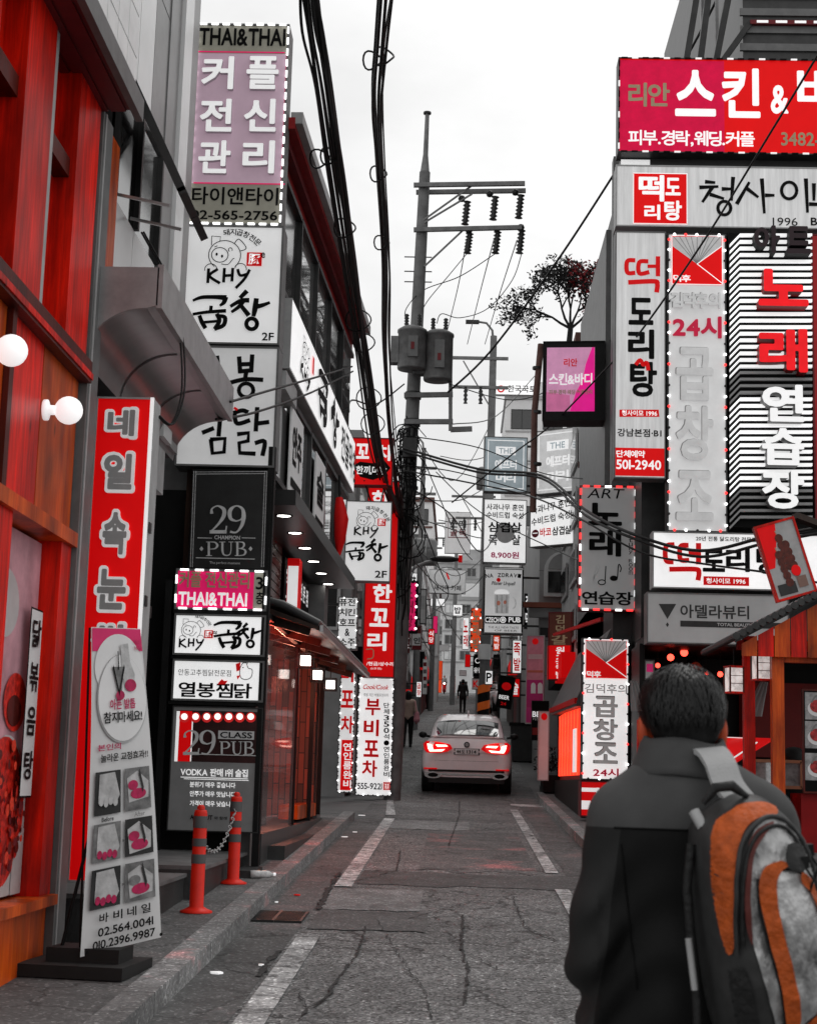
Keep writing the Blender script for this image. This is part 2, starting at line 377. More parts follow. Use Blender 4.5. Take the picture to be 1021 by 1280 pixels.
class Sign(Face):
    """A sign cabinet standing across the street (or turned by yaw) at y metres; rect in photo px."""
    def __init__(s, name, label, rect, y, yaw=0.0, t=.22, face=WHITE, case=MGREY, cat='sign', group=None, trim=.02):
        x0, y0, x1, y1 = rect; s.rect = rect
        c = at((x0+x1)/2, (y0+y1)/2, y); s.n = Vector((math.sin(yaw), -math.cos(yaw), 0)); s.u = Vector((math.cos(yaw), math.sin(yaw), 0)); s.c = c
        f = lambda px, py: ((hit(px, py, c, s.n)-c).dot(s.u), hit(px, py, c, s.n).z-c.z)
        Face.__init__(s, f)
        xm, ym = (x0+x1)/2, (y0+y1)/2
        s.W = f(x1, ym)[0]-f(x0, ym)[0]; s.H = f(xm, y0)[1]-f(xm, y1)[1]
        s.h0 = s.H/2
        s.root = empty(name, label, cat, (c.x, c.y, c.z), yaw, group)
        m = MB(); w, h = s.W/2, s.H/2
        m.box((-w, 0.002, -h), (w, t, h), case)
        if trim:                                       # folded metal lip round the face
            for a, b in (((-w, h-trim), (w, h)), ((-w, -h), (w, -h+trim)), ((-w, -h+trim), (-w+trim, h-trim)), ((w-trim, -h+trim), (w, h-trim))):
                m.box((a[0], -.014, a[1]), (b[0], .002, b[1]), case)
        s.t = t; s.cab = m
        if face: s.mb.add([(-w+trim, -.001, -h+trim), (w-trim, -.001, -h+trim), (w-trim, -.001, h-trim), (-w+trim, -.001, h-trim)], [(0,1,2,3)], face)
    def lights(s, step=.11, r=.022, mats=(BULB,), inset=.02, dash=False, gap=None):
        m = MB(); w, h = s.W/2-inset, s.H/2-inset; i = 0
        for a, b in (((-w, h), (w, h)), ((w, h), (w, -h)), ((w, -h), (-w, -h)), ((-w, -h), (-w, h))):
            L = math.hypot(b[0]-a[0], b[1]-a[1]); n = max(1, int(L/step))
            for k in range(n):
                t = (k+.5)/n; x, z = a[0]+(b[0]-a[0])*t, a[1]+(b[1]-a[1])*t; mt = mats[i % len(mats)]; i += 1
                if dash:
                    hx, hz = (step*.3, r) if a[1] == b[1] else (r, step*.3)
                    m.box((x-hx, -.03, z-hz), (x+hx, -.012, z+hz), mt)
                else: m.ball((x, -.02, z), r, mt, 6)
        s.bm = m; return s
    def done(s, arm=None):
        s.cab.build('cabinet', s.root); s.mb.build('face', s.root)
        if hasattr(s, 'bm'): s.bm.build('bulb_border', s.root)
        if arm:                                        # brackets from the cabinet to the wall at local x = arm
            m = MB(); w = s.W/2; a, b = (w, arm) if arm > 0 else (-w, arm)
            for z in (s.H*.36, -s.H*.36): m.bar((a, s.t/2, z), (b, s.t/2, z), .05, .05, DGREY)
            m.build('bracket', s.root)
        return s.root
# ================================================================== the street
def asphalt(name, base=.075, speck=.55, crack=1.0, seed=0.0, red=0.0, wear=False):
    m = bpy.data.materials.new(name); m.use_nodes = True; t = m.node_tree; b = t.nodes['Principled BSDF']; L = t.links.new
    co = t.nodes.new('ShaderNodeTexCoord'); mp = t.nodes.new('ShaderNodeMapping'); mp.inputs['Location'].default_value = (seed, seed*1.7, 0); L(co.outputs['Object'], mp.inputs[0])
    P = mp.outputs[0]
    def noi(sc, det=4, rough=.6):
        n = t.nodes.new('ShaderNodeTexNoise'); n.inputs['Scale'].default_value = sc; n.inputs['Detail'].default_value = det; n.inputs['Roughness'].default_value = rough; L(P, n.inputs['Vector']); return n
    def rng(src, a, b_, c, d):
        r = t.nodes.new('ShaderNodeMapRange'); r.inputs[1].default_value = a; r.inputs[2].default_value = b_; r.inputs[3].default_value = c; r.inputs[4].default_value = d; L(src, r.inputs[0]); return r.outputs[0]
    def mul(a, b_):
        k = t.nodes.new('ShaderNodeMath'); k.operation = 'MULTIPLY'; L(a, k.inputs[0])
        if isinstance(b_, float): k.inputs[1].default_value = b_
        else: L(b_, k.inputs[1])
        return k.outputs[0]
    big = rng(noi(.55, 6, .75).outputs[0], .32, .7, .52, 1.35)
    mid = rng(noi(6, 4).outputs[0], .3, .7, .84, 1.16)
    v = t.nodes.new('ShaderNodeTexVoronoi'); v.inputs['Scale'].default_value = 62; L(P, v.inputs['Vector'])
    sp = t.nodes.new('ShaderNodeSeparateColor'); L(v.outputs['Color'], sp.inputs[0])
    agg = rng(sp.outputs[0], 0, 1, 1-speck, 1+speck*.75)
    pale = rng(sp.outputs[1], .88, .95, 1.0, 2.3)
    # cracks
    wob = noi(2.3, 4); vm = t.nodes.new('ShaderNodeVectorMath'); vm.operation = 'MULTIPLY_ADD'; L(wob.outputs['Color'], vm.inputs[0]); vm.inputs[1].default_value = (.55, .55, .55); L(P, vm.inputs[2])
    vc = t.nodes.new('ShaderNodeTexVoronoi'); vc.feature = 'DISTANCE_TO_EDGE'; vc.inputs['Scale'].default_value = 1.5; L(vm.outputs[0], vc.inputs['Vector'])
    cr = rng(vc.outputs['Distance'], .006, .036, .22, 1.0)
    mask = rng(noi(.8, 3).outputs[0], .42, .56, 0, 1)
    mixf = t.nodes.new('ShaderNodeMix'); mixf.data_type = 'FLOAT'; L(mul(mask, crack), mixf.inputs[0]); mixf.inputs[2].default_value = 1; L(cr, mixf.inputs[3])
    val = mul(mul(mul(mul(big, mid), agg), pale), mixf.outputs[0]); val = mul(val, base)
    if wear: val = mul(val, mul(rng(noi(7, 6, .8).outputs[0], .40, .52, .30, 1.0), rng(noi(1.3, 4, .7).outputs[0], .38, .5, .55, 1.0)))
    cc = t.nodes.new('ShaderNodeCombineColor')
    if red > 0:                                        # reddish patches by noise; on the road a tail-lamp reflection painted in
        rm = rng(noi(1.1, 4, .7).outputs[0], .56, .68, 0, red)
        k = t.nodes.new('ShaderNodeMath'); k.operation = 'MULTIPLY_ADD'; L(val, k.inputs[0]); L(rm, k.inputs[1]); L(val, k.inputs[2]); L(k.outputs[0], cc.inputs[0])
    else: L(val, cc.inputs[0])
    L(val, cc.inputs[1]); L(val, cc.inputs[2]); L(cc.outputs[0], b.inputs['Base Color'])
    b.inputs['Roughness'].default_value = .82; b.inputs['Specular IOR Level'].default_value = .35
    bp = t.nodes.new('ShaderNodeBump'); bp.inputs['Strength'].default_value = .55; bp.inputs['Distance'].default_value = .012
    L(mul(agg, mixf.outputs[0]), bp.inputs['Height']); L(bp.outputs[0], b.inputs['Normal'])
    return m
ASPH = asphalt('asphalt', .150, .85, 1.0)
PATCH = asphalt('asphalt_patch', .20, .35, .35, 5.3)
PATCHD = asphalt('asphalt_patch_dark', .075, .35, .4, 9.1)
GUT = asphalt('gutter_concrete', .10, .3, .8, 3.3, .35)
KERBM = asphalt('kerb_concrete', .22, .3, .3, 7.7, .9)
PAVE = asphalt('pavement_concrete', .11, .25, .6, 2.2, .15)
CRACK = M('crack_tar', .036, .9, var=.7, scale=30)
PAINT = asphalt('worn_road_paint', .50, .22, 1.0, 1.3, wear=True)
def ys(a, b, st=1.0):
    o = [a]; y = math.floor(a/st)*st+st
    for p, _ in PROF:
        pass
    while y < b-1e-6: o.append(y); y += st
    o.append(b); return o
def strip(name, x0, x1, y0, y1, dz, mat, kind='structure', st=1.0, h=0.0, mb=None):
    """sheet (or raised slab of height h) that follows the street's slope"""
    m = mb or MB(); Y = ys(y0, y1, st); fx0 = x0 if callable(x0) else (lambda y: x0); fx1 = x1 if callable(x1) else (lambda y: x1)
    vs = []
    for y in Y: vs += [(fx0(y), y, g(y)+dz+h), (fx1(y), y, g(y)+dz+h)]
    n = len(Y); fs = [(2*i, 2*i+1, 2*i+3, 2*i+2) for i in range(n-1)]
    if h > 0:
        o = len(vs)
        for y in Y: vs += [(fx0(y), y, g(y)+dz-.05), (fx1(y), y, g(y)+dz-.05)]
        fs += [(o+2*i, 2*i, 2*i+2, o+2*i+2) for i in range(n-1)] + [(2*i+1, o+2*i+1, o+2*i+3, 2*i+3) for i in range(n-1)]
        fs += [(0, o, o+1, 1), (2*n-2, 2*n-1, o+2*n-1, o+2*n-2)]
    m.add(vs, fs, mat)
    if mb: return m
    o = m.build(name); o['kind'] = kind; return o
GROUNDM = M('ground_concrete', .12, .85, var=.25, scale=.6, bump=.2)
strip('ground', -160, 160, -20, 600, -.012, GROUNDM, st=3)
strip('road', -1.62, 1.66, -6, 300, 0.0, ASPH, st=1)
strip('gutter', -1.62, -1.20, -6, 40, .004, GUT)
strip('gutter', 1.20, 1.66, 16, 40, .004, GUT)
# kerbs: blocks a metre long with open joints
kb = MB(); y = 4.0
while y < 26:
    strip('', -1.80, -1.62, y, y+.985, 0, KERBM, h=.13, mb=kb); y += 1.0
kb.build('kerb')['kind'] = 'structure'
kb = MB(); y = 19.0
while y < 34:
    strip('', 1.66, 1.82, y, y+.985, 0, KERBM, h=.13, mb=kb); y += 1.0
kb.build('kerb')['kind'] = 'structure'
strip('pavement', -3.4, -1.80, 3, 26, 0, PAVE, h=.122)
strip('pavement', 1.82, 14, 18.9, 36, 0, PAVE, h=.122)
strip('pavement', 1.9, 9, -2, 18.8, .0, PAVE, h=.02)
# painted edge lines
ln = MB()
for a, b in ((5, 12.4), (15.9, 26.5), (27.4, 33)): strip('', lambda y: -1.17+(.0 if y < 27 else -.04*(y-27)), lambda y: -1.0+(0 if y < 27 else -.05*(y-27)), a, b, .010, PAINT, mb=ln)
ln.build('road_line')['kind'] = 'structure'
ln = MB()
for a, b in ((6, 16.2), (17.9, 30.0)): strip('', .985, 1.125, a, b, .010, PAINT, mb=ln)
strip('', 1.05, 1.75, 31.2, 32.0, .010, PAINT, mb=ln)
ln.build('road_line')['kind'] = 'structure'
def gpoly(pts, dz, mat, mb):
    mb.add([tuple(gp(x, y) + Vector((0, 0, dz))) for x, y in pts], [tuple(range(len(pts)))], mat)
pm = MB()
def quadgrid(x0, x1, y0, y1, dz, mat, mb, jag=.05):
    N = 14; random.seed(int(x0*100)+3)
    top = [(x0+(x1-x0)*i/N, y1+random.uniform(-jag, jag)) for i in range(N+1)]; bot = [(x0+(x1-x0)*i/N, y0+random.uniform(-jag, jag)) for i in range(N+1)]
    vs = []
    for (a, b), (c, d) in zip(bot, top): vs += [(a, b, g(b)+dz), (c, d, g(d)+dz)]
    mb.add(vs, [(2*i, 2*i+2, 2*i+3, 2*i+1) for i in range(N)], mat)
quadgrid(-1.17, -.30, 14.05, 15.75, .006, PATCH, pm)
quadgrid(-1.14, -.22, 12.75, 14.0, .007, PATCHD, pm)
quadgrid(-.98, 1.5, 16.2, 17.6, .005, PATCHD, pm, .12)
quadgrid(-1.0, .2, 24.2, 26.2, .006, PATCH, pm, .1)
quadgrid(-.4, .9, 17.8, 24.0, .0045, asphalt('asphalt_tail_lamp_tint', .12, .5, .7, 4.4, 1.4), pm, .2)  # red reflection of the tail lamps, painted into the road colour
pm.build('road_patch')['kind'] = 'structure'
# the long open cracks the photo shows, as tar-dark ribbons on the road
ck = MB()
def crack(pts, w=.018):
    P = [gp(x, y) for x, y in pts]; Q = []
    random.seed(int(pts[0][0]))
    for a, b in zip(P, P[1:]):
        n = max(3, int((b-a).length/.07))
        for i in range(n):
            p = a.lerp(b, i/n); Q.append(Vector((p.x+random.uniform(-.012, .012), p.y+random.uniform(-.03, .03), 0)))
    vs = []
    for i, p in enumerate(Q):
        d = (Q[min(i+1, len(Q)-1)]-Q[max(i-1, 0)]).normalized(); nrm = Vector((-d.y, d.x, 0)); ww = w*random.uniform(.1, .95)
        for s_ in (1, -1):
            q = p+nrm*ww*s_; vs.append((q.x, q.y, g(q.y)+.012))
    ck.add(vs, [(2*i, 2*i+1, 2*i+3, 2*i+2) for i in range(len(Q)-1)], CRACK)
crack([(458, 1160), (447, 1195), (425, 1222), (408, 1250), (385, 1262), (372, 1280)], .016)
crack([(408, 1250), (382, 1262), (374, 1240)], .008)
crack([(578, 1145), (577, 1185), (585, 1215), (580, 1260)], .016)
crack([(500, 1065), (496, 1090), (430, 1106)], .012)
crack([(470, 1090), (560, 1087), (700, 1090)], .03)
crack([(512, 1150), (590, 1128), (680, 1140), (720, 1150)], .01)
crack([(440, 1222), (520, 1200), (590, 1195), (650, 1230)], .007)
crack([(640, 1120), (655, 1160), (700, 1180)], .009)
crack([(574, 1002), (574, 1020), (560, 1060)], .012)
crack([(424, 1092), (411, 1112), (398, 1140)], .045)
crack([(352, 1190), (335, 1205), (322, 1225)], .03)
crack([(470, 1150), (495, 1190), (530, 1240), (540, 1280)], .006)
crack([(300, 1150), (345, 1100), (420, 1040)], .012)
ck.build('road_crack')['kind'] = 'structure'
# drain grating at the left gutter
c = gp(348, 1148); d0 = empty('drain_grate', 'dark iron drain grate set in the gutter beside the left kerb', 'drain grate', (c.x-.02, c.y, g(c.y)))
m = MB(); sl = math.atan(.0394)
for i in range(9): m.box((-.22, -.30+.075*i-.011, .006), (.22, -.30+.075*i+.011, .022), DGREY)
for x in (-.24, 0, .22): m.box((x, -.33, .005), (x+.02, .33, .024), DGREY)
m.box((-.24, -.33, -.02), (.24, .33, .0055), BLK)
m.warp(lambda x, y, z: (x, y, z+.0394*y)).build('grating', d0)
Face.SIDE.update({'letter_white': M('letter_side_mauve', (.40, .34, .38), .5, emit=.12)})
# ================================================================== left side, near
def wood(name, c1, c2, gloss=.38):
    m = bpy.data.materials.new(name); m.use_nodes = True; t = m.node_tree; b = t.nodes['Principled BSDF']; L = t.links.new
    co = t.nodes.new('ShaderNodeTexCoord'); mp = t.nodes.new('ShaderNodeMapping'); mp.inputs['Scale'].default_value = (9, 9, .55); L(co.outputs['Object'], mp.inputs[0])
    n = t.nodes.new('ShaderNodeTexNoise'); n.inputs['Scale'].default_value = 2.6; n.inputs['Detail'].default_value = 6; n.inputs['Roughness'].default_value = .6; n.inputs['Distortion'].default_value = .6; L(mp.outputs[0], n.inputs['Vector'])
    r = t.nodes.new('ShaderNodeValToRGB'); r.color_ramp.elements[0].position = .26; r.color_ramp.elements[0].color = (*c2, 1); r.color_ramp.elements[1].position = .70; r.color_ramp.elements[1].color = (*c1, 1)
    L(n.outputs[0], r.inputs[0])
    k = t.nodes.new('ShaderNodeTexVoronoi'); k.inputs['Scale'].default_value = 1.6; mp2 = t.nodes.new('ShaderNodeMapping'); mp2.inputs['Scale'].default_value = (2.2, 2.2, 1.0); L(co.outputs['Object'], mp2.inputs[0]); L(mp2.outputs[0], k.inputs['Vector'])
    kr = t.nodes.new('ShaderNodeMapRange'); kr.inputs[1].default_value = .03; kr.inputs[2].default_value = .1; kr.inputs[3].default_value = .25; kr.inputs[4].default_value = 1; L(k.outputs['Distance'], kr.inputs[0])
    n3 = t.nodes.new('ShaderNodeTexNoise'); n3.inputs['Scale'].default_value = 1.5; n3.inputs['Detail'].default_value = 5; mp3 = t.nodes.new('ShaderNodeMapping'); mp3.inputs['Scale'].default_value = (2, 2, .8); L(co.outputs['Object'], mp3.inputs[0]); L(mp3.outputs[0], n3.inputs['Vector'])
    r3 = t.nodes.new('ShaderNodeMapRange'); r3.inputs[1].default_value = .32; r3.inputs[2].default_value = .66; r3.inputs[3].default_value = .32; r3.inputs[4].default_value = 1.2; L(n3.outputs[0], r3.inputs[0])
    k3 = t.nodes.new('ShaderNodeMath'); k3.operation = 'MULTIPLY'; L(kr.outputs[0], k3.inputs[0]); L(r3.outputs[0], k3.inputs[1])
    v = t.nodes.new('ShaderNodeVectorMath'); v.operation = 'SCALE'; L(r.outputs[0], v.inputs[0]); L(k3.outputs[0], v.inputs['Scale'])
    L(v.outputs[0], b.inputs['Base Color']); b.inputs['Roughness'].default_value = gloss; b.inputs['Specular IOR Level'].default_value = .18
    bp = t.nodes.new('ShaderNodeBump'); bp.inputs['Strength'].default_value = .2; bp.inputs['Distance'].default_value = .01; L(n.outputs[0], bp.inputs['Height']); L(bp.outputs[0], b.inputs['Normal'])
    return m
WRED = wood('stained_wood_red', (1.0, .014, .002), (.34, .006, .002))
WORG = wood('stained_wood_orange', (.78, .13, .010), (.46, .035, .004))
WDRK = wood('stained_wood_dark', (.12, .012, .006), (.05, .008, .004))
WBRN = wood('dark_brown_wood', (.05, .026, .018), (.02, .012, .009))
XW = -2.47
def wy(px, py, x=XW): return atx(px, py, x).y
def wz(px, py, x=XW): return atx(px, py, x).z
sf = empty('wooden_shopfront', 'red and orange stained timber shopfront with tall posts and globe lamps beside the pavement', 'shopfront', (XW, 8.8, g(8.8)))
def sfp(name, mb): o = mb.build(name, sf); o.location = -Vector(sf.location); return o
Y0, Y1 = 5.6, 9.96
zb = g(8) + .1
zs, z2, z1, zt = .92, 3.06, 4.17, 6.0        # sill, lower beam, upper beam, soffit
m = MB(); m.box((XW-.10, Y0, zb-.6), (XW-.02, Y1, zs-.06), WORG); sfp('base_panel', m)
m = MB(); m.box((XW-.42, Y0, zs-.06), (XW+.05, Y1, zs), WORG); sfp('sill', m)
for i, (a, b) in enumerate(((Y0, 6.4), (7.3, 7.62), (8.2, 8.76), (9.38, 9.93))):
    m = MB(); m.box((XW-.12, a, z1+.1), (XW+.02, b, zt), WRED)
    if i < 3: m.box((XW-.10, b, z1+.1), (XW+.012, b+.09, zt), LGREY if i == 2 else WRED)
    sfp('post', m)
m = MB(); m.box((XW-.12, Y0, z1-.04), (XW+.06, Y1, z1+.1), WDRK); m.box((XW-.10, Y0, z1-.02), (XW+.07, Y1, z1+.02), WRED); sfp('beam', m)
m = MB(); m.box((XW-.16, Y0, z2), (XW+.035, Y1, z2+.09), WORG); sfp('beam', m)
m = MB()
for i, (a, b) in enumerate(((Y0, 6.7), (6.7, 7.5), (7.52, 8.28), (8.36, 9.05), (9.07, 9.93))): m.box((XW-.10, a+.006, z2+.09), (XW-.015+.004*(i % 2), b-.006, z1-.04), (WORG, WRED)[i % 2])
m.box((XW-.015, 8.28, z2+.09), (XW+.02, 8.36, z1-.04), WDRK)
sfp('wall_panel', m)
for a, b in ((6.4, 7.3), (7.71, 8.2), (8.85, 9.38)):      # upper windows
    m = MB(); m.box((XW-.28, a, z1+.1), (XW-.24, b, zt), WDRK); m.box((XW-.24, b-.09, z1+.1), (XW-.12, b, zt), WRED); m.box((XW-.24, a, z1+.1), (XW-.12, a+.04, zt), WDRK)
    m.box((XW-.20, a, 5.30), (XW-.02, b, 5.42), WDRK); m.box((XW-.235, a, 5.42), (XW-.2, b, zt), WDRK)
    o = sfp('window', m)
    k = MB(); k.box((XW-.239, a+.05, z1+.14), (XW-.232, b-.1, 5.28), GLASSD); k.build('pane', o)
for a, b in ((8.3, 8.6), (9.70, 9.95)): m = MB(); m.box((XW-.16, a, zs), (XW+.0, b, z2), WRED); sfp('post', m)
m = MB(); m.box((XW-.20, Y0, zs), (XW-.16, Y1, z2), WDRK); sfp('wall_panel', m)
m = MB(); m.box((XW-.3, Y0, zt), (XW+.22, Y1+.0, zt+.05), DRED)
for k in range(4): m.box((XW-.28+.12*k, Y0, zt-.012), (XW-.18+.12*k, Y1, zt+.001), DRED)
sfp('soffit', m)
m = MB(); m.box((XW+.22, Y0, zt-.03), (XW+.27, Y1+.12, zt+.12), MGREY); sfp('eave_trim', m)
TILEW = M('facade_tile', .78, .35, var=.12, scale=3); TILEG = M('facade_tile_joint', .2, .6)
m = MB(); m.box((-6, Y0, zt+.12), (XW+.19, Y1+.12, 11), TILEG)
for i in range(15):
    for j in range(16):
        m.box((XW+.18, Y0+.3*i+.006, zt+.13+.3*j), (XW+.2, Y0+.3*i+.294, zt+.13+.3*j+.288), TILEW)
sfp('upper_wall', m)
m = MB(); m.box((-6, Y0, 0), (XW-.45, Y1+.3, zt+.12), BLK); sfp('wall', m)
m = MB(); m.box((XW-.2, 9.97, g(10)+.06), (XW+.03, 10.26, zt), MGREY); m.box((XW-.2, 10.0, g(10)), (XW+.04, 10.29, g(10)+.1), DGREY); m.box((XW+.031, 10.02, g(10)+.1), (XW+.037, 10.05, zt), LGREY); sfp('corner_column', m)
m = MB(); m.box((XW-.15, 10.32, 4.9), (XW+.0, 10.62, zt), WORG); sfp('post', m)
# poster behind the lower window
XPo = XW-.12
pf = Face(lambda px, py: (wy(px, py, XPo), wz(px, py, XPo)))
pf.mb.box((8.75, 0, zs+.02), (9.69, .02, z2-.02), M('poster_pink', (.52, .27, .31), .4, emit=.04, var=.35, scale=3))
FOODR = M('food_red', (.55, .02, .012), .3, var=.75, scale=22); BOWL = M('bowl_grey', .5, .3); FOODB = M('food_dark', (.06, .008, .006), .3, var=.6, scale=18)
def pl(pts, mat, l): pf.flat(pts, [tuple(range(len(pts)))], mat, l)
def ell(cx, cz, a, b, k0=0, k1=360, n=26): return [(max(8.755, min(9.685, cx+a*math.cos(R(k0+(k1-k0)*i/n)))), max(zs+.021, cz+b*math.sin(R(k0+(k1-k0)*i/n)))) for i in range(n)]
pl(ell(9.22, 1.36, .52, .50), BOWL, 1); pl(ell(9.18, 1.42, .46, .43), FOODR, 2); pl(ell(9.30, 2.05, .24, .17), FOODR, 3); pl(ell(9.28, 2.0, .15, .09), FOODB, 4); pl(ell(9.66, 1.0, .2, .32), BOWL, 2); pl(ell(8.95, 2.6, .3, .2), BOWL, 2)
_r = random.Random(2)
for i in range(110):
    a_, q_ = _r.uniform(0, 6.28), math.sqrt(_r.random())
    pl(ell(9.18+.44*q_*math.cos(a_), 1.42+.41*q_*math.sin(a_), _r.uniform(.015, .05), _r.uniform(.015, .045), n=8), (FOODB, FOODR, M('food_bright', (.75, .05, .02), .3, var=.4, scale=30), DRED)[i % 4], 4)
pl([(9.37, 1.50), (9.64, 1.50), (9.64, 2.62), (9.37, 2.62)], INK, 6); pl([(9.382, 1.512), (9.628, 1.512), (9.628, 2.608), (9.382, 2.608)], PAPER, 7)
for i, ch in enumerate('닭볶음탕'):
    vs, fs, (a, b, c, d) = glyph(ch, .02); s_ = .19/(b-a); t_ = .17/(d-c)
    pf.flat([(9.505+(x-(a+b)/2)*s_, 2.47-.26*i+(y-(c+d)/2)*t_) for x, y in vs], fs, INK, 9)
o = pf.mb.build('poster', sf); o.rotation_euler = (0, 0, R(90)); o.location = Vector((XPo, 0, 0)) - Vector(sf.location)
# globe lamps on the timber wall
for i, (px, py) in enumerate(((18, 438), (89, 513))):
    p = atx(px, py, XW+.16)
    l = empty('globe_lamp', ('globe lamp on the timber wall, the one farther from the red vertical sign', 'globe lamp with its white mount showing, next to the red vertical sign')[i], 'lamp', (XW, p.y, p.z), 0, 'globe lamps on the timber wall')
    m = MB(); m.lathe([(.0, 0), (.062, 0), (.062, .022), (.03, .03), (.028, .07), (0, .07)], LETW, n=20, axis='X'); m.build('mount', l)
    m = MB(); m.ball((.145, 0, 0), .083, M('globe_glass', .88, .2, emit=.75, var=.02), 22); m.build('globe', l)
# ---------------------------------------------------------------- panel-clad building beyond it
pb = empty('panel_clad_building', 'grey building clad in large pale panels above a curved steel canopy', 'building', (-2.5, 12, g(12)))
def pbp(name, mb, par=None): o = mb.build(name, par or pb); o.location = -Vector(pb.location) if par is None else (0, 0, 0); return o
XP = -2.52
PANEL = M('pale_panel', .72, .25, var=.1, scale=.8); PANEL2 = M('grey_panel', .2, .3, var=.15)
m = MB(); m.box((-7, 10.66, 4.4), (XP-.03, 13.7, 14), DGREY); m.box((-7, 10.3, 0), (XP-.35, 13.4, 4.4), DGREY); m.box((-7, 13.4, 0), (XP-.8, 16.2, 4.4), DGREY); pbp('wall', m)
m = MB()
for i in range(3):
    for j in range(6): m.box((XP-.03, 10.67+.55*i, 6.62+1.2*j), (XP+.01, 10.67+.55*i+.535, 6.62+1.2*j+1.185), PANEL if i < 2 else PANEL2)
m.box((XP-.03, 10.67, 4.45), (XP+.005, 11.4, 5.68), PANEL); m.box((XP-.03, 11.41, 4.45), (XP+.005, 12.25, 5.68), PANEL)
pbp('cladding', m)
m = MB(); m.box((XP-.4, 12.32, 4.4), (XP+.02, 12.75, 14), PANEL2); m.box((XP-.4, 12.78, 4.4), (XP+.05, 13.15, 14), PANEL); m.box((XP-.4, 13.15, 4.4), (XP+.03, 13.55, 14), PANEL2); pbp('pilaster', m)
m = MB(); m.box((XP-.03, 10.67, 5.7), (XP-.01, 12.3, 6.6), GLASSD)
for y in (10.67, 11.45, 12.25): m.box((XP-.03, y, 5.7), (XP+.03, y+.05, 6.6), DGREY)
wn = pbp('window', m)
for (ya, yb) in ((10.66, 11.1), (11.15, 11.6)):           # top-hung sashes pushed open
    k = MB(); a = Matrix.Translation((XP+.07, 0, 6.55)) @ Matrix.Rotation(R(-26), 4, 'Y')
    k.box((0, ya, -.95), (.03, yb, 0), GLASSD, a)
    for z in (-.97, -.05): k.box((-.015, ya-.02, z), (.045, yb+.02, z+.05), DGREY, a)
    for y in (ya-.02, yb-.02): k.box((-.015, y, -.95), (.045, y+.05, 0), DGREY, a)
    k.bar((XP+.02, ya+.06, 5.7), (XP+.40, ya+.06, 5.62), .02, .02, STEEL); pbp('sash', k, wn)
# reflecting pane with a tree's reflection stays plain glass: it mirrors the sky
m = MB(); m.box((XP+.012, 11.2, 4.5), (XP+.02, 12.3, 5.3), M('sky_mirror_glass', .7, .05, metal=.6, var=.3, scale=9)); pbp('window', m)
m = MB(); m.box((XP-.3, 12.75, 3.97), (XP+.0, 13.15, 4.5), LGREY); pbp('column', m)
m = MB(); m.box((XP-.3, 12.35, g(13)+.25), (XP-.12, 13.3, 2.95), REDP)
for k in range(3): m.box((XP-.12, 12.5, 1.2+.55*k), (XP-.10, 12.75, 1.32+.55*k), TAN)
m.box((XP-.3, 12.35, 2.95), (XP-.08, 13.35, 3.05), BLK); m.box((XP-.3, 12.35, 3.05), (XP-.14, 13.32, 3.4), REDP); m.box((XP-.3, 12.35, 3.4), (XP-.15, 13.34, 3.95), PAPER); pbp('shop_panel', m)
# curved steel canopy
cn = empty('steel_canopy', 'curved steel canopy with a dark underside above the red vertical sign', 'canopy', (XP, 11.6, 4.4))
CANOPY = M('brushed_canopy_steel', .22, .30, metal=.75, var=.12, scale=1.2, stretch=(.4, 3, 3)); CANE = M('canopy_end_plate', .30, .4, metal=.5, var=.2)
ya, yb = 10.18, 13.5; sec = [(XP, 4.98), (XP+.47, 4.98), (XP+.47, 4.72), (XP+.40, 4.70)]
arc = [(XP+.40-.40*math.sin(R(90*i/10))*1.0, 4.70-.36*(1-math.cos(R(90*i/10)))) for i in range(1, 11)]
m = MB(); P = sec + arc; n = len(P)
m.add([(x, ya, z) for x, z in P] + [(x, yb, z) for x, z in P], [(i, (i+1) % n, n+(i+1) % n, n+i) for i in range(n) if not 3 <= i < n-1], CANOPY, False)
Q_ = [P[3]]+arc; k_ = len(Q_); m.add([(x, ya+(yb-ya)*j/8, z) for j in range(9) for x, z in Q_], [(j*k_+i, j*k_+i+1, (j+1)*k_+i+1, (j+1)*k_+i) for j in range(8) for i in range(k_-1)], CANOPY, True)
o = m.build('canopy_shell', cn); o.location = -Vector(cn.location)
m = MB(); m.prism(P, ya-.03, ya-.002, CANE); m.prism(P, yb+.002, yb+.03, CANE)
m.box((XP+.46, ya-.03, 4.70), (XP+.50, yb+.03, 5.0), CANE)
for y in (11.3, 12.4): m.add([(x+(.003 if x > XP+.39 else .004), yy, z-.004) for yy in (y, y+.03) for x, z in [P[3]]+arc], [(i, i+1, 11+i+1, 11+i) for i in range(10)], DGREY)
o = m.build('end_plate', cn, fix=True); o.location = -Vector(cn.location)
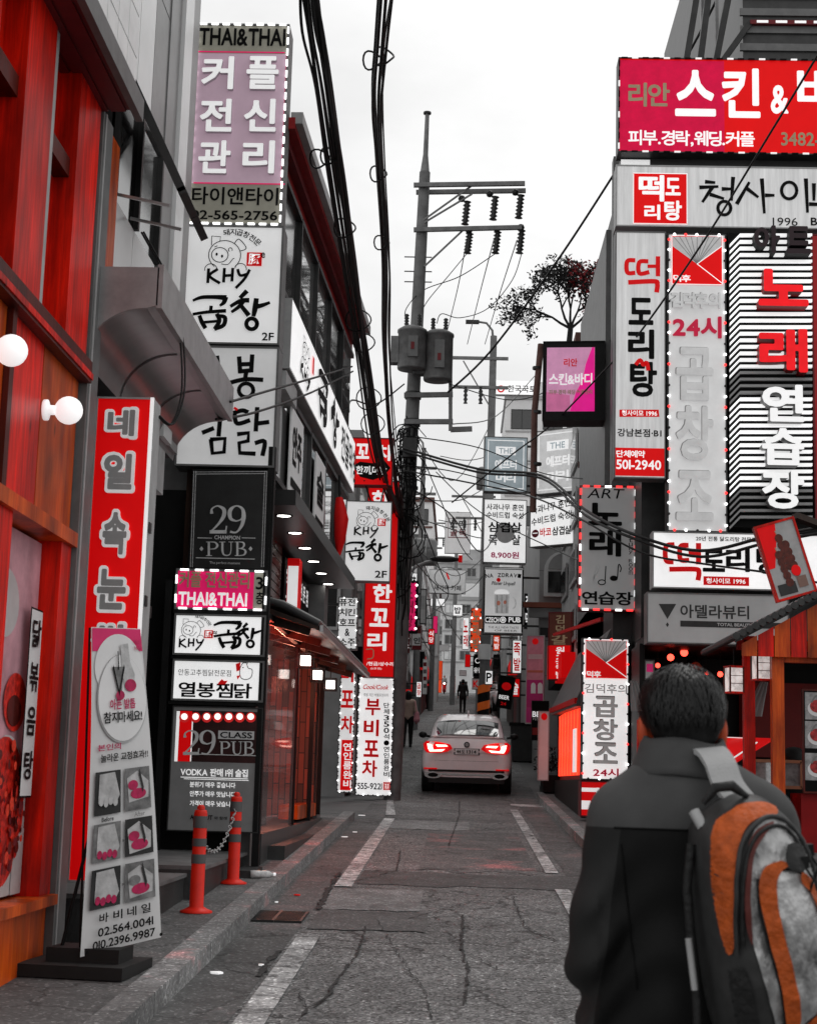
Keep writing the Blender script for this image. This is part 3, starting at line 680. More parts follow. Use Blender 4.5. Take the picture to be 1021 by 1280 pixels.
# ================================================================== left sign stack
def cvt(ox, oy, s=3.988): return lambda pts: [(ox+p[0]/s, oy+p[1]/s, p[2]/s) if len(p) > 2 else (ox+p[0]/s, oy+p[1]/s) for p in pts]
def serif(f, ch, x, y, w, h, mat, l=2):                 # thick-and-thin roman letters drawn as strokes
    q = lambda pts, t: f.K([(x+p[0]*w, y+p[1]*h, (p[2] if len(p) > 2 else t)*h) for p in pts], mat, 1, l)
    ln_ = lambda a, b, t: f.K([(x+a[0]*w, y+a[1]*h, t*h), (x+b[0]*w, y+b[1]*h, t*h)], mat, 1, l, smooth=False)
    T_, t_ = .15, .045
    if ch == '2': q([(.12,.27,.12),(.14,.12,.06),(.45,.02,.05),(.80,.14,.13),(.80,.38,.14),(.50,.66,.08),(.08,.93,.05)], t_); ln_((.05,.94), (.92,.94), .12); ln_((.90,.96), (.96,.74), .05)
    elif ch == '9': q([(.45,.56,.05),(.14,.46,.12),(.12,.18,.14),(.45,.02,.05),(.80,.12,.10),(.88,.38,.15),(.78,.70,.12),(.48,.95,.06),(.14,.94,.08)], t_); q([(.45,.56,.05),(.72,.50,.05),(.86,.36,.08)], t_)
    elif ch == 'P': ln_((.26,.04), (.26,.96), T_); ln_((.06,.03), (.5,.03), t_); ln_((.06,.97), (.5,.97), t_); q([(.4,.03,.05),(.75,.06,.09),(.92,.27,.16),(.75,.48,.09),(.35,.52,.05)], t_)
    elif ch == 'U': ln_((.22,.04), (.22,.6), T_); ln_((.02,.03), (.42,.03), t_); q([(.22,.6,.15),(.30,.88,.11),(.52,.96,.07),(.74,.88,.07),(.82,.6,.06)], t_); ln_((.82,.04), (.82,.62), .06); ln_((.66,.03), (.98,.03), t_)
    elif ch == 'B': ln_((.24,.04), (.24,.96), T_); ln_((.04,.03), (.5,.03), t_); ln_((.04,.97), (.5,.97), t_); q([(.4,.03,.05),(.72,.07,.1),(.80,.25,.14),(.66,.43,.08),(.35,.48,.05)], t_); q([(.4,.48,.05),(.80,.55,.1),(.92,.73,.15),(.78,.92,.09),(.4,.97,.05)], t_)
def pig(f, cx, cy, s, mat=INK, small=None, red=True):
    """the shop's line-drawn pig head emblem: s = head radius in px"""
    O = lambda dx, dy, rx, ry, w=.06, a0=0, a1=360: f.O(cx+dx*s, cy+dy*s, rx*s, mat, w*s, ry*s, 3, a0, a1)
    O(0, 0, 1.0, .92, .055, -50, 230); O(-.3, -.02, .52, .46, .055)
    f.C(cx-.5*s, cy-.06*s, .07*s, mat, .1*s, 3); f.C(cx-.16*s, cy+.06*s, .07*s, mat, .1*s, 3)
    f.K([(cx-.82*s, cy-.62*s), (cx-.80*s, cy-1.2*s), (cx-.25*s, cy-1.15*s), (cx-.3*s, cy-.85*s)], mat, .055*s, 3, smooth=False)
    f.K([(cx+.62*s, cy-.75*s), (cx+.9*s, cy-1.0*s), (cx+1.35*s, cy-.45*s), (cx+.95*s, cy-.25*s)], mat, .055*s, 3)
    O(.36, -.34, .12, .12, .05, -30, 240); f.K([(cx-.62*s, cy-.52*s), (cx-.45*s, cy-.58*s)], mat, .05*s, 3)
    f.K([(cx-.2*s, cy+.55*s), (cx+.2*s, cy+.58*s), (cx+.5*s, cy+.25*s), (cx+.6*s, cy+.2*s)], mat, .05*s, 3)
    O(-.86, .9, .38, .36, .05, 10, 190); O(1.0, .88, .36, .36, .05, -10, 170)
def khy(f, cx, cy, w, h, mat=INK):
    q = lambda pts: f.K([(cx+p[0]*w, cy+p[1]*h) for p in pts], mat, h*.19, 4)
    q([(-.46,-.42), (-.48,.42)]); q([(-.25,-.4), (-.44,0), (-.2,.45)]); q([(-.08,-.45), (-.1,.38)]); q([(.12,-.45), (.1,.32)]); q([(-.1,0), (.12,-.03)]); q([(.24,-.38), (.3,-.02), (.46,-.1)]); q([(.52,-.35), (.4,.2), (.2,.75)])
def gop(f, cx, cy, s, mat=INK):                        # brush lettering 곱 in a box of half-size s
    q = lambda pts: f.K([(cx+p[0]*s, cy+p[1]*s, p[2]*s*1.3) for p in pts], mat, 1, 4)
    q([(-1,-.72,.12), (-.5,-.9,.18), (.3,-.92,.2), (.9,-.88,.26)]); q([(.9,-.86,.26), (.82,-.6,.2), (.6,-.42,.12)])
    q([(.06,-.36,.16), (.02,0,.16)]); q([(-1,.1,.14), (-.2,-.02,.16), (.9,-.1,.18)])
    q([(-.62,.22,.18), (-.5,.55,.2), (-.3,.9,.2)]); q([(.42,.12,.2), (.55,.5,.2), (.3,.95,.2)]); q([(.5,.2,.16), (.88,.3,.2), (.8,.75,.2), (.3,.98,.18)]); q([(-.5,.6,.14), (.4,.52,.14)])
def chang(f, cx, cy, s, mat=INK):                      # 창
    q = lambda pts: f.K([(cx+p[0]*s, cy+p[1]*s, p[2]*s*1.3) for p in pts], mat, 1, 4)
    q([(-.2,-1,.2), (-.5,-.7,.16)]); q([(-1,-.25,.14), (-.5,-.52,.18), (-.1,-.55,.2)]); q([(-.35,-.5,.18), (-.6,-.2,.16), (-.95,.05,.12)]); q([(-.5,-.3,.16), (-.1,.2,.2)])
    q([(.32,-.6,.2), (.25,-.1,.22), (.18,.25,.16)]); q([(.25,-.2,.2), (.6,-.28,.18), (1,-.42,.12)])
    f.O(cx+.08*s, cy+.68*s, .28*s, mat, .22*s, .28*s, 4)
def seal(f, x, y, w, h):
    f.R(x-w/2, y-h/2, x+w/2, y+h/2, REDL, 2); f.T('豚', x, y, w*.78, h*.8, LETW, .02, 3)
def arctext(f, txt, cx, cy, r, a0, a1, sz, mat=INK):
    for i, ch in enumerate(txt):
        a = a0+(a1-a0)*i/max(1, len(txt)-1)
        f.T(ch, cx+r*math.cos(R(a)), cy-r*math.sin(R(a)), sz, sz, mat, .015, 3, rot=R(a-90))
MAUVE = M('sign_mauve', (.46, .33, .40), .3, emit=.42, var=.12, scale=1.5)
ZS = 16.0
s = Sign('lightbox_sign', 'tall mauve and grey sign reading THAI&THAI at the top of the left sign tower', (240, 28, 357, 280), ZS, t=.35, face=OLIVE, case=MGREY)
s.R(242, 66, 356, 229, MAUVE, 1); s.B(242, 64, 356, 230, 1.6, PINK, 2)
s.T('THAI&THAI', 303, 46, 108, 22, INK, .05)
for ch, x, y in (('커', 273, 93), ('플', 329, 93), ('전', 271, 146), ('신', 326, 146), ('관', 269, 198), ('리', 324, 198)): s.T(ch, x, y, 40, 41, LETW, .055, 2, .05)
s.T('타이앤타이', 294, 245, 108, 22, INK, .03); s.T('02-565-2756', 293, 269, 108, 12, INK, .03)
s.lights(.12, .009, dash=True, inset=.012); s.done()
s = Sign('lightbox_sign', 'white lightbox with a pig emblem, KHY lettering and 2F under the THAI&THAI sign', (230, 281, 352, 430), ZS, t=.35)
pig(s, 281, 319, 20); seal(s, 318, 324, 19, 17); s.T('e', 329, 319, 5, 7, INK); arctext(s, '돼지곱창전문', 291, 334, 44, 100, 45, 8)
khy(s, 285, 345, 52, 20); gop(s, 263, 391, 21); chang(s, 313, 389, 24); s.T('2F', 335, 421, 15, 10, INK, .03)
s.done()
s = Sign('lightbox_sign', 'pale lightbox with rough black brush lettering half hidden by the steel canopy', (222, 432, 346, 583), ZS, t=.35, face=M('lit_white_dull', .6, .4, emit=.36, var=.1, scale=1.2))
q = cvt(200, 300)
for st in ([(395,585),(400,660)], [(460,575),(455,655)], [(398,620),(458,618)], [(400,655),(455,650)], [(430,660),(425,690)], [(335,716),(420,695),(510,697)], [(370,862),(410,850),(436,858)], [(372,868),(385,915),(445,900)], [(485,838),(478,950)], [(480,916),(540,908)],
           [(390,968),(442,962),(440,1002),(395,1012),(398,1062),(472,1066)], [(478,1012),(522,1005),(512,1072)], [(300,895),(293,975)], [(255,995),(325,990),(320,1058),(262,1064),(255,998)], [(285,582),(297,700)], [(200,600),(240,640)], [(215,960),(265,940)]):
    s.K(q(st), INK, 5.6, 2, smooth=len(st) < 4)
s.O(307.8, 488, 9, INK, 5, 8.6)
s.K(q([(372,838),(385,846)]), REDL, 3, 3)
s.done()
CHAR = M('charcoal_board', .022, .35, var=.25)
s = Sign('board_sign', 'charcoal pub board with 29 and PUB in silver serif letters and a dotted border', (238, 587, 338, 712), ZS, t=.3, face=CHAR, case=BLK)
for i in range(58):
    t = i/57
    for k in (0, 2.6):
        for (x, y) in ((243+k+(91-2*k)*t, 590+k), ): s.R(x-.5, y-.5, x+.5, y+.5, LETG, 1)
for i in range(75):
    for k in (0, 2.6):
        for x in (243+k, 334-k): s.R(x-.5-i*.04, 590+i*1.62-.5, x+.5-i*.04, 590+i*1.62+.5, LETG, 1)
SILVT = M('silver_lettering', .5, .3, metal=.3, emit=.08, var=.2, scale=8)
serif(s, '2', 264, 634, 22, 35, SILVT); serif(s, '9', 287, 634, 22, 35, SILVT)
s.T('CHAMPION', 286, 674, 32, 5, SILVT, .02); s.R(249, 674, 267, 675, SILVT); s.R(304, 674, 321, 675, SILVT)
serif(s, 'P', 259, 679, 16, 18, SILVT); serif(s, 'U', 276, 679, 18, 18, SILVT); serif(s, 'B', 295, 679, 15, 18, SILVT)
for x in (254, 315): s.G([(x-2.5, 688), (x, 685), (x+2.5, 688), (x, 691)], SILVT)
s.R(247, 699.5, 320, 700.5, SILVT); s.T('The perfect moment', 283, 706, 38, 4, SILVT, .01)
s.done()
s = Sign('lightbox_sign', 'small bright magenta sign reading THAI&THAI with a grey floor number strip', (219, 712, 334, 763), ZS, t=.3, face=PINK)
s.R(317, 715, 332, 761, OLIVE, 1); s.T('커플 전신관리', 268, 725, 88, 20, TAN, .03, 2, .012); s.T('THAI&THAI', 266, 749, 86, 17, LETW, .06); s.V('3층', 324.5, 720, 757, 9, INK, .03)
s.lights(.14, .009, dash=True, inset=.012); s.done()
s = Sign('lightbox_sign', 'small white lightbox with a pig emblem beside black brush lettering, under the magenta sign', (217, 768, 332, 820), ZS, t=.3, face=WHITE2)
pig(s, 239, 788, 12); khy(s, 239, 804, 30, 12); seal(s, 261, 793, 11, 10); s.T('≈', 269, 791, 5, 4, INK); arctext(s, '돼지곱창전문', 246, 790, 19, 90, 30, 4)
gop(s, 285, 794, 17); chang(s, 312, 795, 15); s.done()
s = Sign('lightbox_sign', 'small white lightbox with a hen emblem above bold black lettering', (215, 825, 330, 877), ZS, t=.3, face=WHITE2)
s.T('안동고추찜닭전문점', 256, 841, 66, 8, INK, .0); s.T('열봉찜닭', 269, 863, 92, 19, INK, .045)
q = cvt(200, 800)
s.K(q([(400,140),(412,118),(430,115),(440,140),(460,150),(455,185),(430,198),(405,190),(398,165)]), INK, .9, 2, close=True)
for st in ([(412,118),(418,108),(425,117),(432,108),(438,118)],): s.K(q(st), INK, .9, 2, smooth=False)
s.G(q([(378,120),(402,112),(398,152),(382,158)]), REDL, 2); s.G(q([(382,180),(402,176),(388,198)]), REDL, 2); s.G(q([(286,222),(300,205),(310,196),(320,205),(338,204),(326,222)]), REDL, 3); s.C(*q([(415,138)])[0][:2], .8, INK, l=3)
s.done()
s = Sign('board_sign', 'grey pub board with a red photo strip of lamps and VODKA lettering near the ground', (212, 883, 326, 1040), ZS, t=.12, face=M('grey_vinyl', .2, .45, emit=.05, var=.1), case=DGREY, trim=.012)
q = cvt(200, 800)
s.R(220, 889, 321, 953, M('photo_dark_brown', (.035, .01, .01), .4, var=.5, scale=6), 1); s.R(223, 889, 239, 952, RED, 2); s.R(219.5, 889, 223.5, 952, LETW, 2); s.R(239, 893, 240.5, 952, LETW, 2)
for u in (122, 178, 234, 288, 344, 398, 453): s.C(200+u/3.988, 896, 4, M('photo_lamp', (.9, .8, .75), .4, emit=1.4), l=3); s.C(200+u/3.988, 897, 6.5, M('photo_lamp_glow', (.6, .02, .02), .4, emit=.4), l=2)
serif(s, '2', 229, 913, 21, 31, LETG, 5); serif(s, '9', 250, 913, 20, 31, LETG, 5)
s.R(273, 914, 318, 924.5, LETG, 4); s.T('CLASS', 295.5, 919.2, 40, 7.5, INK, .02, 5)
serif(s, 'P', 274, 927, 14, 17, LETG, 5); serif(s, 'U', 289, 927, 15, 17, LETG, 5); serif(s, 'B', 304, 927, 14, 17, LETG, 5); s.R(244, 943.5, 320, 944.5, LETG, 4)
s.T('VODKA 판매 1위 술집', 268, 966, 84, 10, LETW, .04); s.R(226, 972.3, 310, 973.3, LETW); s.R(230, 974.5, 311, 975.3, LETW)
for t, y in (('분위기 매우 좋습니다', 981.5), ('안주가 매우 맛납니다', 993), ('가격이 매우 낮습니다', 1005)): s.T(t, 266, y, 57, 7, LETW, .015)
s.T('ABSOLUT', 252, 1022, 28, 6, INK, .05); s.T('와 함께', 276, 1023, 16, 4, INK, .02)
s.done()
# steel posts and end wall behind the stack
fr = empty('sign_frame', 'black steel post frame carrying the stacked signs of the left sign tower', 'sign frame', (-2.45, ZS, g(ZS)))
m = MB()
for p in (at(337, 640, ZS), at(210, 760, ZS)): m.box((p.x-.035, ZS-.01, g(ZS)+.1), (p.x+.035, ZS+.09, 5.0 if p.x > -2.3 else 3.6), BLK)
for px, py in ((274, 765.5), (274, 822.5), (274, 880)): p = at(px, py, ZS); m.box((-2.9, ZS+.0, p.z-.016), (-1.95, ZS+.06, p.z+.016), BLK)
o = m.build('post', fr); o.location = -Vector(fr.location)
# ================================================================== red vertical sign, banner, bollards
s = Sign('vertical_sign', 'tall bright red vertical sign with silver outlined letters beside the timber shopfront', (103, 489, 176, 1096), 10.6, t=.26, face=RED, case=LGREY, trim=.012)
OUT = M('letter_outline_white', .8, .4, emit=.25); SIL = M('letter_silver_flat', .34, .4)
for ch, x, y, w, h in (('네', 152, 529, 34, 34), ('일', 148, 590, 36, 46), ('속', 144, 667, 30, 54), ('눈', 140, 737, 36, 52), ('썹', 136, 803, 36, 46)):
    s.T(ch, x, y, w+8, h+7, OUT, .17, 2, .012); s.T(ch, x, y, w, h-1, SIL, .085, 6, 0)
m = MB(); m.box((s.W/2-.02, -.016, -s.H/2), (s.W/2+.004, -.003, s.H/2), LETW)
for z in (.7, 0.2, -.6): m.box((s.W/2+.001, .05, z), (s.W/2+.01, .12, z+.07), DGREY)
m.build('side_trim', s.root); s.done(-s.W/2-.16)
BN = empty('banner_stand', 'leaning white cloth banner stand with foot photographs and phone numbers on the pavement', 'banner', (-2.17, 9.55, g(9.55)+.122))
pa, pb_ = at(100, 1197, 9.5), at(201, 1172, 9.85); ta, tb = at(114, 784, 9.72), at(176, 786, 10.12)
BW, BH = 100.0, 390.0
bf = Face(lambda x, y: (x/BW, -y/BH))
def warp_b(x, y, z):
    v = -z; a = ta.lerp(pa, v); b = tb.lerp(pb_, v); p = a.lerp(b, x); nrm = (b-a).cross(Vector((0, 0, 1))).normalized()
    p += nrm*(.03*math.sin(v*3.1)+.006*math.sin(x*4+v*3)); return p + nrm*(-y)*1.2
bf.mb.add([(i/10, 0, -j/30) for j in range(31) for i in range(11)], [(j*11+i, (j+1)*11+i, (j+1)*11+i+1, j*11+i+1) for j in range(30) for i in range(10)], M('banner_cloth', .62, .6, var=.06, scale=3), True)
def bR(x0, y0, x1, y1, mat, l=1):                      # subdivided so that it follows the cloth
    n = max(1, int((y1-y0)/12)); k = max(1, int((x1-x0)/10)); y = bf._y(l)
    bf.mb.add([((x0+(x1-x0)*i/k)/BW, y, -(y0+(y1-y0)*j/n)/BH) for j in range(n+1) for i in range(k+1)], [(j*(k+1)+i, (j+1)*(k+1)+i, (j+1)*(k+1)+i+1, j*(k+1)+i+1) for j in range(n) for i in range(k)], mat)
def bC(cx, cy, rx, mat, ry, l=1):
    y = bf._y(l); K_, N_ = 8, 36; vs = [(cx/BW, y, -cy/BH)]
    for k in range(1, K_+1): vs += [((cx+rx*k/K_*math.cos(2*math.pi*i/N_))/BW, y, -(cy+ry*k/K_*math.sin(2*math.pi*i/N_))/BH) for i in range(N_)]
    fs = [(0, 1+(i+1) % N_, 1+i) for i in range(N_)]+[(1+(k-1)*N_+i, 1+(k-1)*N_+(i+1) % N_, 1+k*N_+(i+1) % N_, 1+k*N_+i) for k in range(1, K_) for i in range(N_)]
    bf.mb.add(vs, fs, mat)
BPK = M('banner_pink', (.62, .02, .13), .6); BPK2 = M('banner_magenta_toe', (.42, .012, .08), .6, var=.3, scale=20); PG1 = M('photo_grey', .16, .6, var=.5, scale=14); PG2 = M('photo_pale', .42, .6, var=.3, scale=14); PG3 = M('photo_black', .02, .6, var=.5)
bR(1, 1, 99, 30, BPK); bC(50, 50, 46, PAPER, 42, 2); bC(52, 90, 45, M('banner_line', .4, .6), 56, 3); bC(52, 89, 43.5, PAPER, 54.5, 4)
bf.T('바비', 86, 18, 13, 7, BPK2, .03, 5); bf.T('네일', 86, 26, 13, 6, BPK2, .03, 5)
bf.G([(50, 22), (66, 20), (68, 44), (76, 60), (74, 76), (56, 80), (52, 60)], PG2, 5); bf.C(66, 74, 11, BPK2, 8, 6); bf.G([(32, 50), (54, 50), (49, 82), (42, 82)], PG1, 6); bf.C(45, 86, 8, BPK2, 6, 7); bf.K([(43, 32), (43, 52)], INK, 2, 7); bf.K([(33, 50), (43, 84), (54, 50)], INK, 1.6, 7, smooth=False)
bf.T('아픈 발톱', 50, 97, 46, 13, BPK2, .03, 6); bf.T('참지마세요!', 50, 113, 68, 14, INK, .035, 6)
bf.T('본인의', 27, 149, 38, 8, BPK2, .02, 4); bf.T('놀라운 교정효과!!', 52, 162, 78, 10, INK, .03, 4)
for r_, y in enumerate((178, 240, 293)):
    h_ = (52, 45, 46)[r_]
    for c_, x in enumerate((6, 52)):
        w_ = 40
        bR(x, y, x+w_, y+h_, PG1 if (r_+c_) % 2 else PG3, 3)
        if c_ == 0:
            bf.G([(x+6, y+3), (x+30, y+2), (x+38, y+30), (x+32, y+40), (x+5, y+38)], PG2, 4)
            for k in range(4): bf.C(x+9+7.2*k, y+36+(k % 2)*2, 3.6, (BPK2 if r_ else PG2), 5, 5)
        else:
            bf.G([(x+3, y+12), (x+20, y+4), (x+37, y+18), (x+36, y+38), (x+6, y+42)], PG2, 4); bf.C(x+20, y+32, 12, BPK2, 6.5, 5); bf.C(x+12, y+21, 8, BPK2 if r_ < 2 else PG1, 6, 5); bf.K([(x+22, y+6), (x+27, y+27)], PG3, 2.5, 6)
bf.T('Before', 24, 235, 18, 5.5, INK, .02, 5); bf.T('After', 72, 235, 16, 5.5, M('letter_grey', .25), .02, 5)
for y in (262, 314): bf.G([(47, y), (51, y+2), (47, y+4)], PG1, 4)
for i, ch in enumerate('바비네일'): bf.T(ch, 24+18*i, 350, 12, 11, INK, .03, 5)
bf.T('02.564.0041', 52, 366, 70, 10, INK, .04, 5); bf.T('010.2396.9987', 50, 380, 78, 10, INK, .04, 5)
for x in (4, 96): bf.C(x, 385, 2, INK, 2, 5)
bf.mb.warp(warp_b); o = bf.mb.build('banner', BN); o.location = -Vector(BN.location)
m = MB(); b0 = Vector(BN.location)
for p, q in ((ta, pa), (tb, pb_)): m.tube([tuple(Vector(p)+Vector((-.02, .05, 0))-b0), tuple(Vector(q)+Vector((-.02, .08, 0))-b0)], .008, BLK, 6)
m.tube([(-.16, .1, .0), (.0, .25, 1.0), tuple(ta+Vector((0, .06, 0))-b0)], .012, BLK, 6); m.build('pole', BN)
m = MB(); m.prism([(-.34, -.16), (.30, -.24), (.36, .36), (-.28, .40)], 0, .07, RUBBER, 'XY'); m.prism([(-.2, 0), (.24, -.06), (.26, .26), (-.16, .28)], .07, .15, RUBBER, 'XY'); m.build('base', BN)
# bollards and chain
ORG = M('bollard_orange', (.72, .018, .006), .5, var=.15, scale=7); BAND = M('bollard_grey_band', .10, .5)
def bollard(p, lab):
    b = empty('bollard', lab, 'bollard', p, 0, 'orange bollards joined by a chain')
    m = MB(); m.lathe([(.125, 0), (.125, .012), (.09, .025), (.055, .045), (.052, .75), (.045, .775), (0, .78)], ORG, n=20); m.build('post', b)
    for z0, z1 in ((.64, .73), (.50, .56), (.37, .44)): m = MB(); m.lathe([(.0565, z0), (.0565, z1)], BAND, n=20); m.build('reflective_band', b)
    m = MB(); m.lathe([(.03, .78), (.03, .80), (.018, .815), (0, .815)], ORG, n=12); m.build('cap', b)
    return b
p1 = gp(245, 1141, .122); p2 = gp(291, 1105, .122); p1.z = g(p1.y)+.122; p2.z = g(p2.y)+.122
bollard(p1, 'orange bollard with three grey bands standing nearer the banner stand'); bollard(p2, 'orange bollard on a wide round foot by the sign tower post')
ch = empty('chain', 'slack pale chain hanging between the two orange bollards', 'chain', tuple(p1+Vector((0, 0, .55))))
m = MB(); N = 26
for i in range(N):
    t = (i+.5)/N; p = p1.lerp(p2, t) + Vector((0, 0, .58+.10*t-.24*(1-(2*t-1)**2))); d = Vector(((p2-p1).x, (p2-p1).y, .24*8*(t-.5)*.9)).normalized()
    a = d.orthogonal().normalized(); a.rotate(Matrix.Rotation(R(90*(i % 2)), 3, d))
    m.tube([p+d*.034*math.cos(R(k*40))+a*.016*math.sin(R(k*40)) for k in range(10)], .0055, LGREY, 5, False)
o = m.build('links', ch); o.location = -Vector(ch.location)
# entrance platform, steps and planks by the kerb
pt = empty('entrance_step', 'dark stone entrance platform and step under the sign tower', 'steps', (-2.4, 15, g(15)))
m = MB(); m.box((-3.6, 13.4, 0), (-2.1, 16.2, g(15)+.30), M('dark_stone', .035, .5, var=.4, scale=3, bump=.2)); m.box((-2.1, 15.25, 0), (-1.90, 16.1, g(15)+.20), MATS['dark_stone']); m.box((-3.4, 10.8, 0), (-2.22, 13.4, g(12.5)+.34), MATS['dark_stone'])
m.box((-3.4, 10.8, g(12.5)+.34), (-2.20, 13.45, g(12.5)+.37), MGREY); m.box((-3.5, 13.45, g(15)+.30), (-2.06, 16.25, g(15)+.33), M('worn_step_edge', .13, .5, var=.4)); o = m.build('step', pt); o.location = -Vector(pt.location)
c = gp(326, 1098, .125); bt = empty('plastic_bottle', 'crushed clear plastic bottle lying on the kerb by the black post', 'bottle', tuple(c), R(20))
m = MB(); m.lathe([(0, -.10), (.034, -.10), (.036, -.04), (.031, 0), (.036, .04), (.03, .08), (.012, .105), (.012, .12)], M('clear_plastic', .6, .15, var=.3, scale=30), (0, 0, .036), 12, 'X'); m.build('body', bt)
m = MB(); m.lathe([(.015, .118), (.015, .14), (0, .14)], LETW, (0, 0, .036), 10, 'X'); m.build('cap', bt)
for i, (px, py, w_) in enumerate(((271, 1218, .05), (326, 1208, .018), (372, 1120, .03), (364, 1082, .02), (346, 1129, .02), (444, 1041, .03), (340, 1085, .03), (452, 1020, .07), (430, 1047, .05))):
    c = gp(px, py, .006); m = MB(); random.seed(i); a = random.uniform(0, 3)
    m.prism([(w_*math.cos(a+R(72*k))*random.uniform(.6, 1.3), w_*math.sin(a+R(72*k))*random.uniform(.4, 1)) for k in range(5)], .003, .014, LETW if i != 2 else REDL, 'XY')
    tag(m.build('paper_scrap', None, (c.x, c.y, g(c.y)+.005)), 'scrap of pale litter lying in the left gutter' if i not in (2,) else 'small red scrap of litter lying on the road patch', 'litter', 'scraps of litter in the gutter' if i != 2 else None)
# ================================================================== left building with the timber and glass entry
L3 = empty('restaurant_building', 'restaurant building with a tiled awning, a black lamp-lit canopy and a red glowing entrance', 'building', (-2.1, 16.3, g(16.3)))
def l3(name, mb, par=None): o = mb.build(name, par or L3); o.location = -Vector(L3.location) if par is None else (0, 0, 0); return o
XF = lambda y: -2.06+.035*(y-16.3)
YE = 24.5
m = MB(); m.add([(XF(16.4)-.05, 16.42, 4.6), (-7, 16.42, 4.6), (-7, YE, 4.6), (XF(YE)-.05, YE, 4.6), (XF(16.4)-.05, 16.42, 8.5), (-7, 16.42, 8.5), (-7, YE, 8.5), (XF(YE)-.05, YE, 8.5)], [(0,1,2,3),(4,7,6,5),(0,4,5,1),(1,5,6,2),(2,6,7,3),(3,7,4,0)], MGREY)
m.box((-7, 16.4, 0), (-2.12, 16.6, 4.6), BLK); m.box((-7, 16.6, .5), (-5.6, YE, 4.6), WBRN); m.box((-7, 23.9, .5), (-2.05, YE-.02, 4.6), MGREY); l3('wall', m)
m = MB(); m.box((XF(16.3)-.14, 16.16, g(16)), (XF(16.3)+.02, 16.38, 8.45), M('brown_grey_column', .10, .5, var=.2)); l3('column', m)
m = MB(); m.box((-2.86, 16.18, 2.4), (-2.50, 16.26, 5.15), WBRN); l3('wall_panel', m)
# glass storeys: mullions with panes that mirror the sky
SKYG = M('sky_mirror_pane', .5, .04, metal=.85, var=.25, scale=1.2)
for z0, z1 in ((4.85, 5.95), (6.95, 8.2)):
    for i in range(5):
        a, b = 16.6+1.55*i, 16.6+1.55*(i+1)-.06; w = MB(); w.bar((XF(a)-.01, a, z0), (XF(a)-.01, a, z1), .06, .08, DGREY); w.bar((XF(a)-.01, a, z0), (XF(b)-.01, b, z0), .06, .06, DGREY); w.bar((XF(a)-.01, a, z1), (XF(b)-.01, b, z1), .06, .06, DGREY)
        o = l3('window', w); p = MB(); p.add([(XF(a)-.03, a, z0), (XF(b)-.03, b, z0), (XF(b)-.03, b, z1), (XF(a)-.03, a, z1)], [(0,1,2,3)], SKYG if (i+int(z0)) % 3 else GLASSD); p.build('pane', o)
m = MB(); EAVE = M('red_eave', (.30, .012, .014), .5, var=.2, spec=.2)
for k, (dx, dz, mt) in enumerate(((.0, 0, EAVE), (.10, .10, DRED), (.20, .2, EAVE), (.28, .26, LGREY))):
    m.bar((XF(16.2)-.1+dx, 16.25, 8.42+dz), (XF(YE)-.1+dx, YE, 8.42+dz), .13, .13, mt)
l3('roof', m)
# black canopy with downlights
p0, p1_ = (-1.80, 16.9), (-1.64, 24.45)
m = MB(); m.add([(p0[0], p0[1], 4.55), (-2.6, p0[1], 4.55), (-2.6, p1_[1], 4.55), (p1_[0], p1_[1], 4.55), (p0[0], p0[1], 4.72), (-2.6, p0[1], 4.72), (-2.6, p1_[1], 4.72), (p1_[0], p1_[1], 4.72)], [(0,1,2,3),(4,7,6,5),(0,4,5,1),(1,5,6,2),(2,6,7,3),(3,7,4,0)], M('black_canopy', .015, .35, var=.2)); cano = l3('canopy', m)
DL = M('downlight', (1, .95, .9), .3, emit=9, var=0)
for i in range(6):
    d = MB(); y = 17.6+1.25*i; d.lathe([(0, 4.546), (.075, 4.546)], DL, (-2.0, y, 0), 12); d.lathe([(.075, 4.549), (.10, 4.540), (.10, 4.5495)], DGREY, (-2.0, y, 0), 12); o = d.build('downlight', cano)
m = MB()
for i in range(9): m.box((-2.36, 17.0, 3.62+.105*i), (-2.30, 20.2, 3.62+.105*i+.09), WBRN)
m.box((-2.40, 17.0, 3.6), (-2.37, 23.8, 4.55), BLK); l3('slat_wall', m)
f = Face(lambda px, py: (atx(px, py, -2.28).y, atx(px, py, -2.28).z)); f.mb.box((20.4, .0, 3.66), (23.8, .04, 4.48), INK)
for i, ch in enumerate('숯불구이전문점'):
    vs, fs, (a, b, c, d) = glyph(ch, .05); f.flat([(20.75+.45*i+(x-(a+b)/2)*.38, 4.28+(y-(c+d)/2)*.26) for x, y in vs], fs, LETW, 2)
for i, ch in enumerate('고기한점소주한잔'):
    vs, fs, (a, b, c, d) = glyph(ch, .05); f.flat([(20.7+.41*i+(x-(a+b)/2)*.36, 3.9+(y-(c+d)/2)*.26) for x, y in vs], fs, LETW, 2)
o = f.mb.build('sign_board', L3); o.rotation_euler = (0, 0, R(90)); o.location = Vector((-2.28, 0, 0))-Vector(L3.location)
m = MB(); m.box((-2.2, 20.0, 3.6), (-2.05, 20.35, 4.4), REDL); m.box((-2.19, 19.985, 3.7), (-2.06, 20.0, 4.3), LETW); l3('lantern_sign', m)
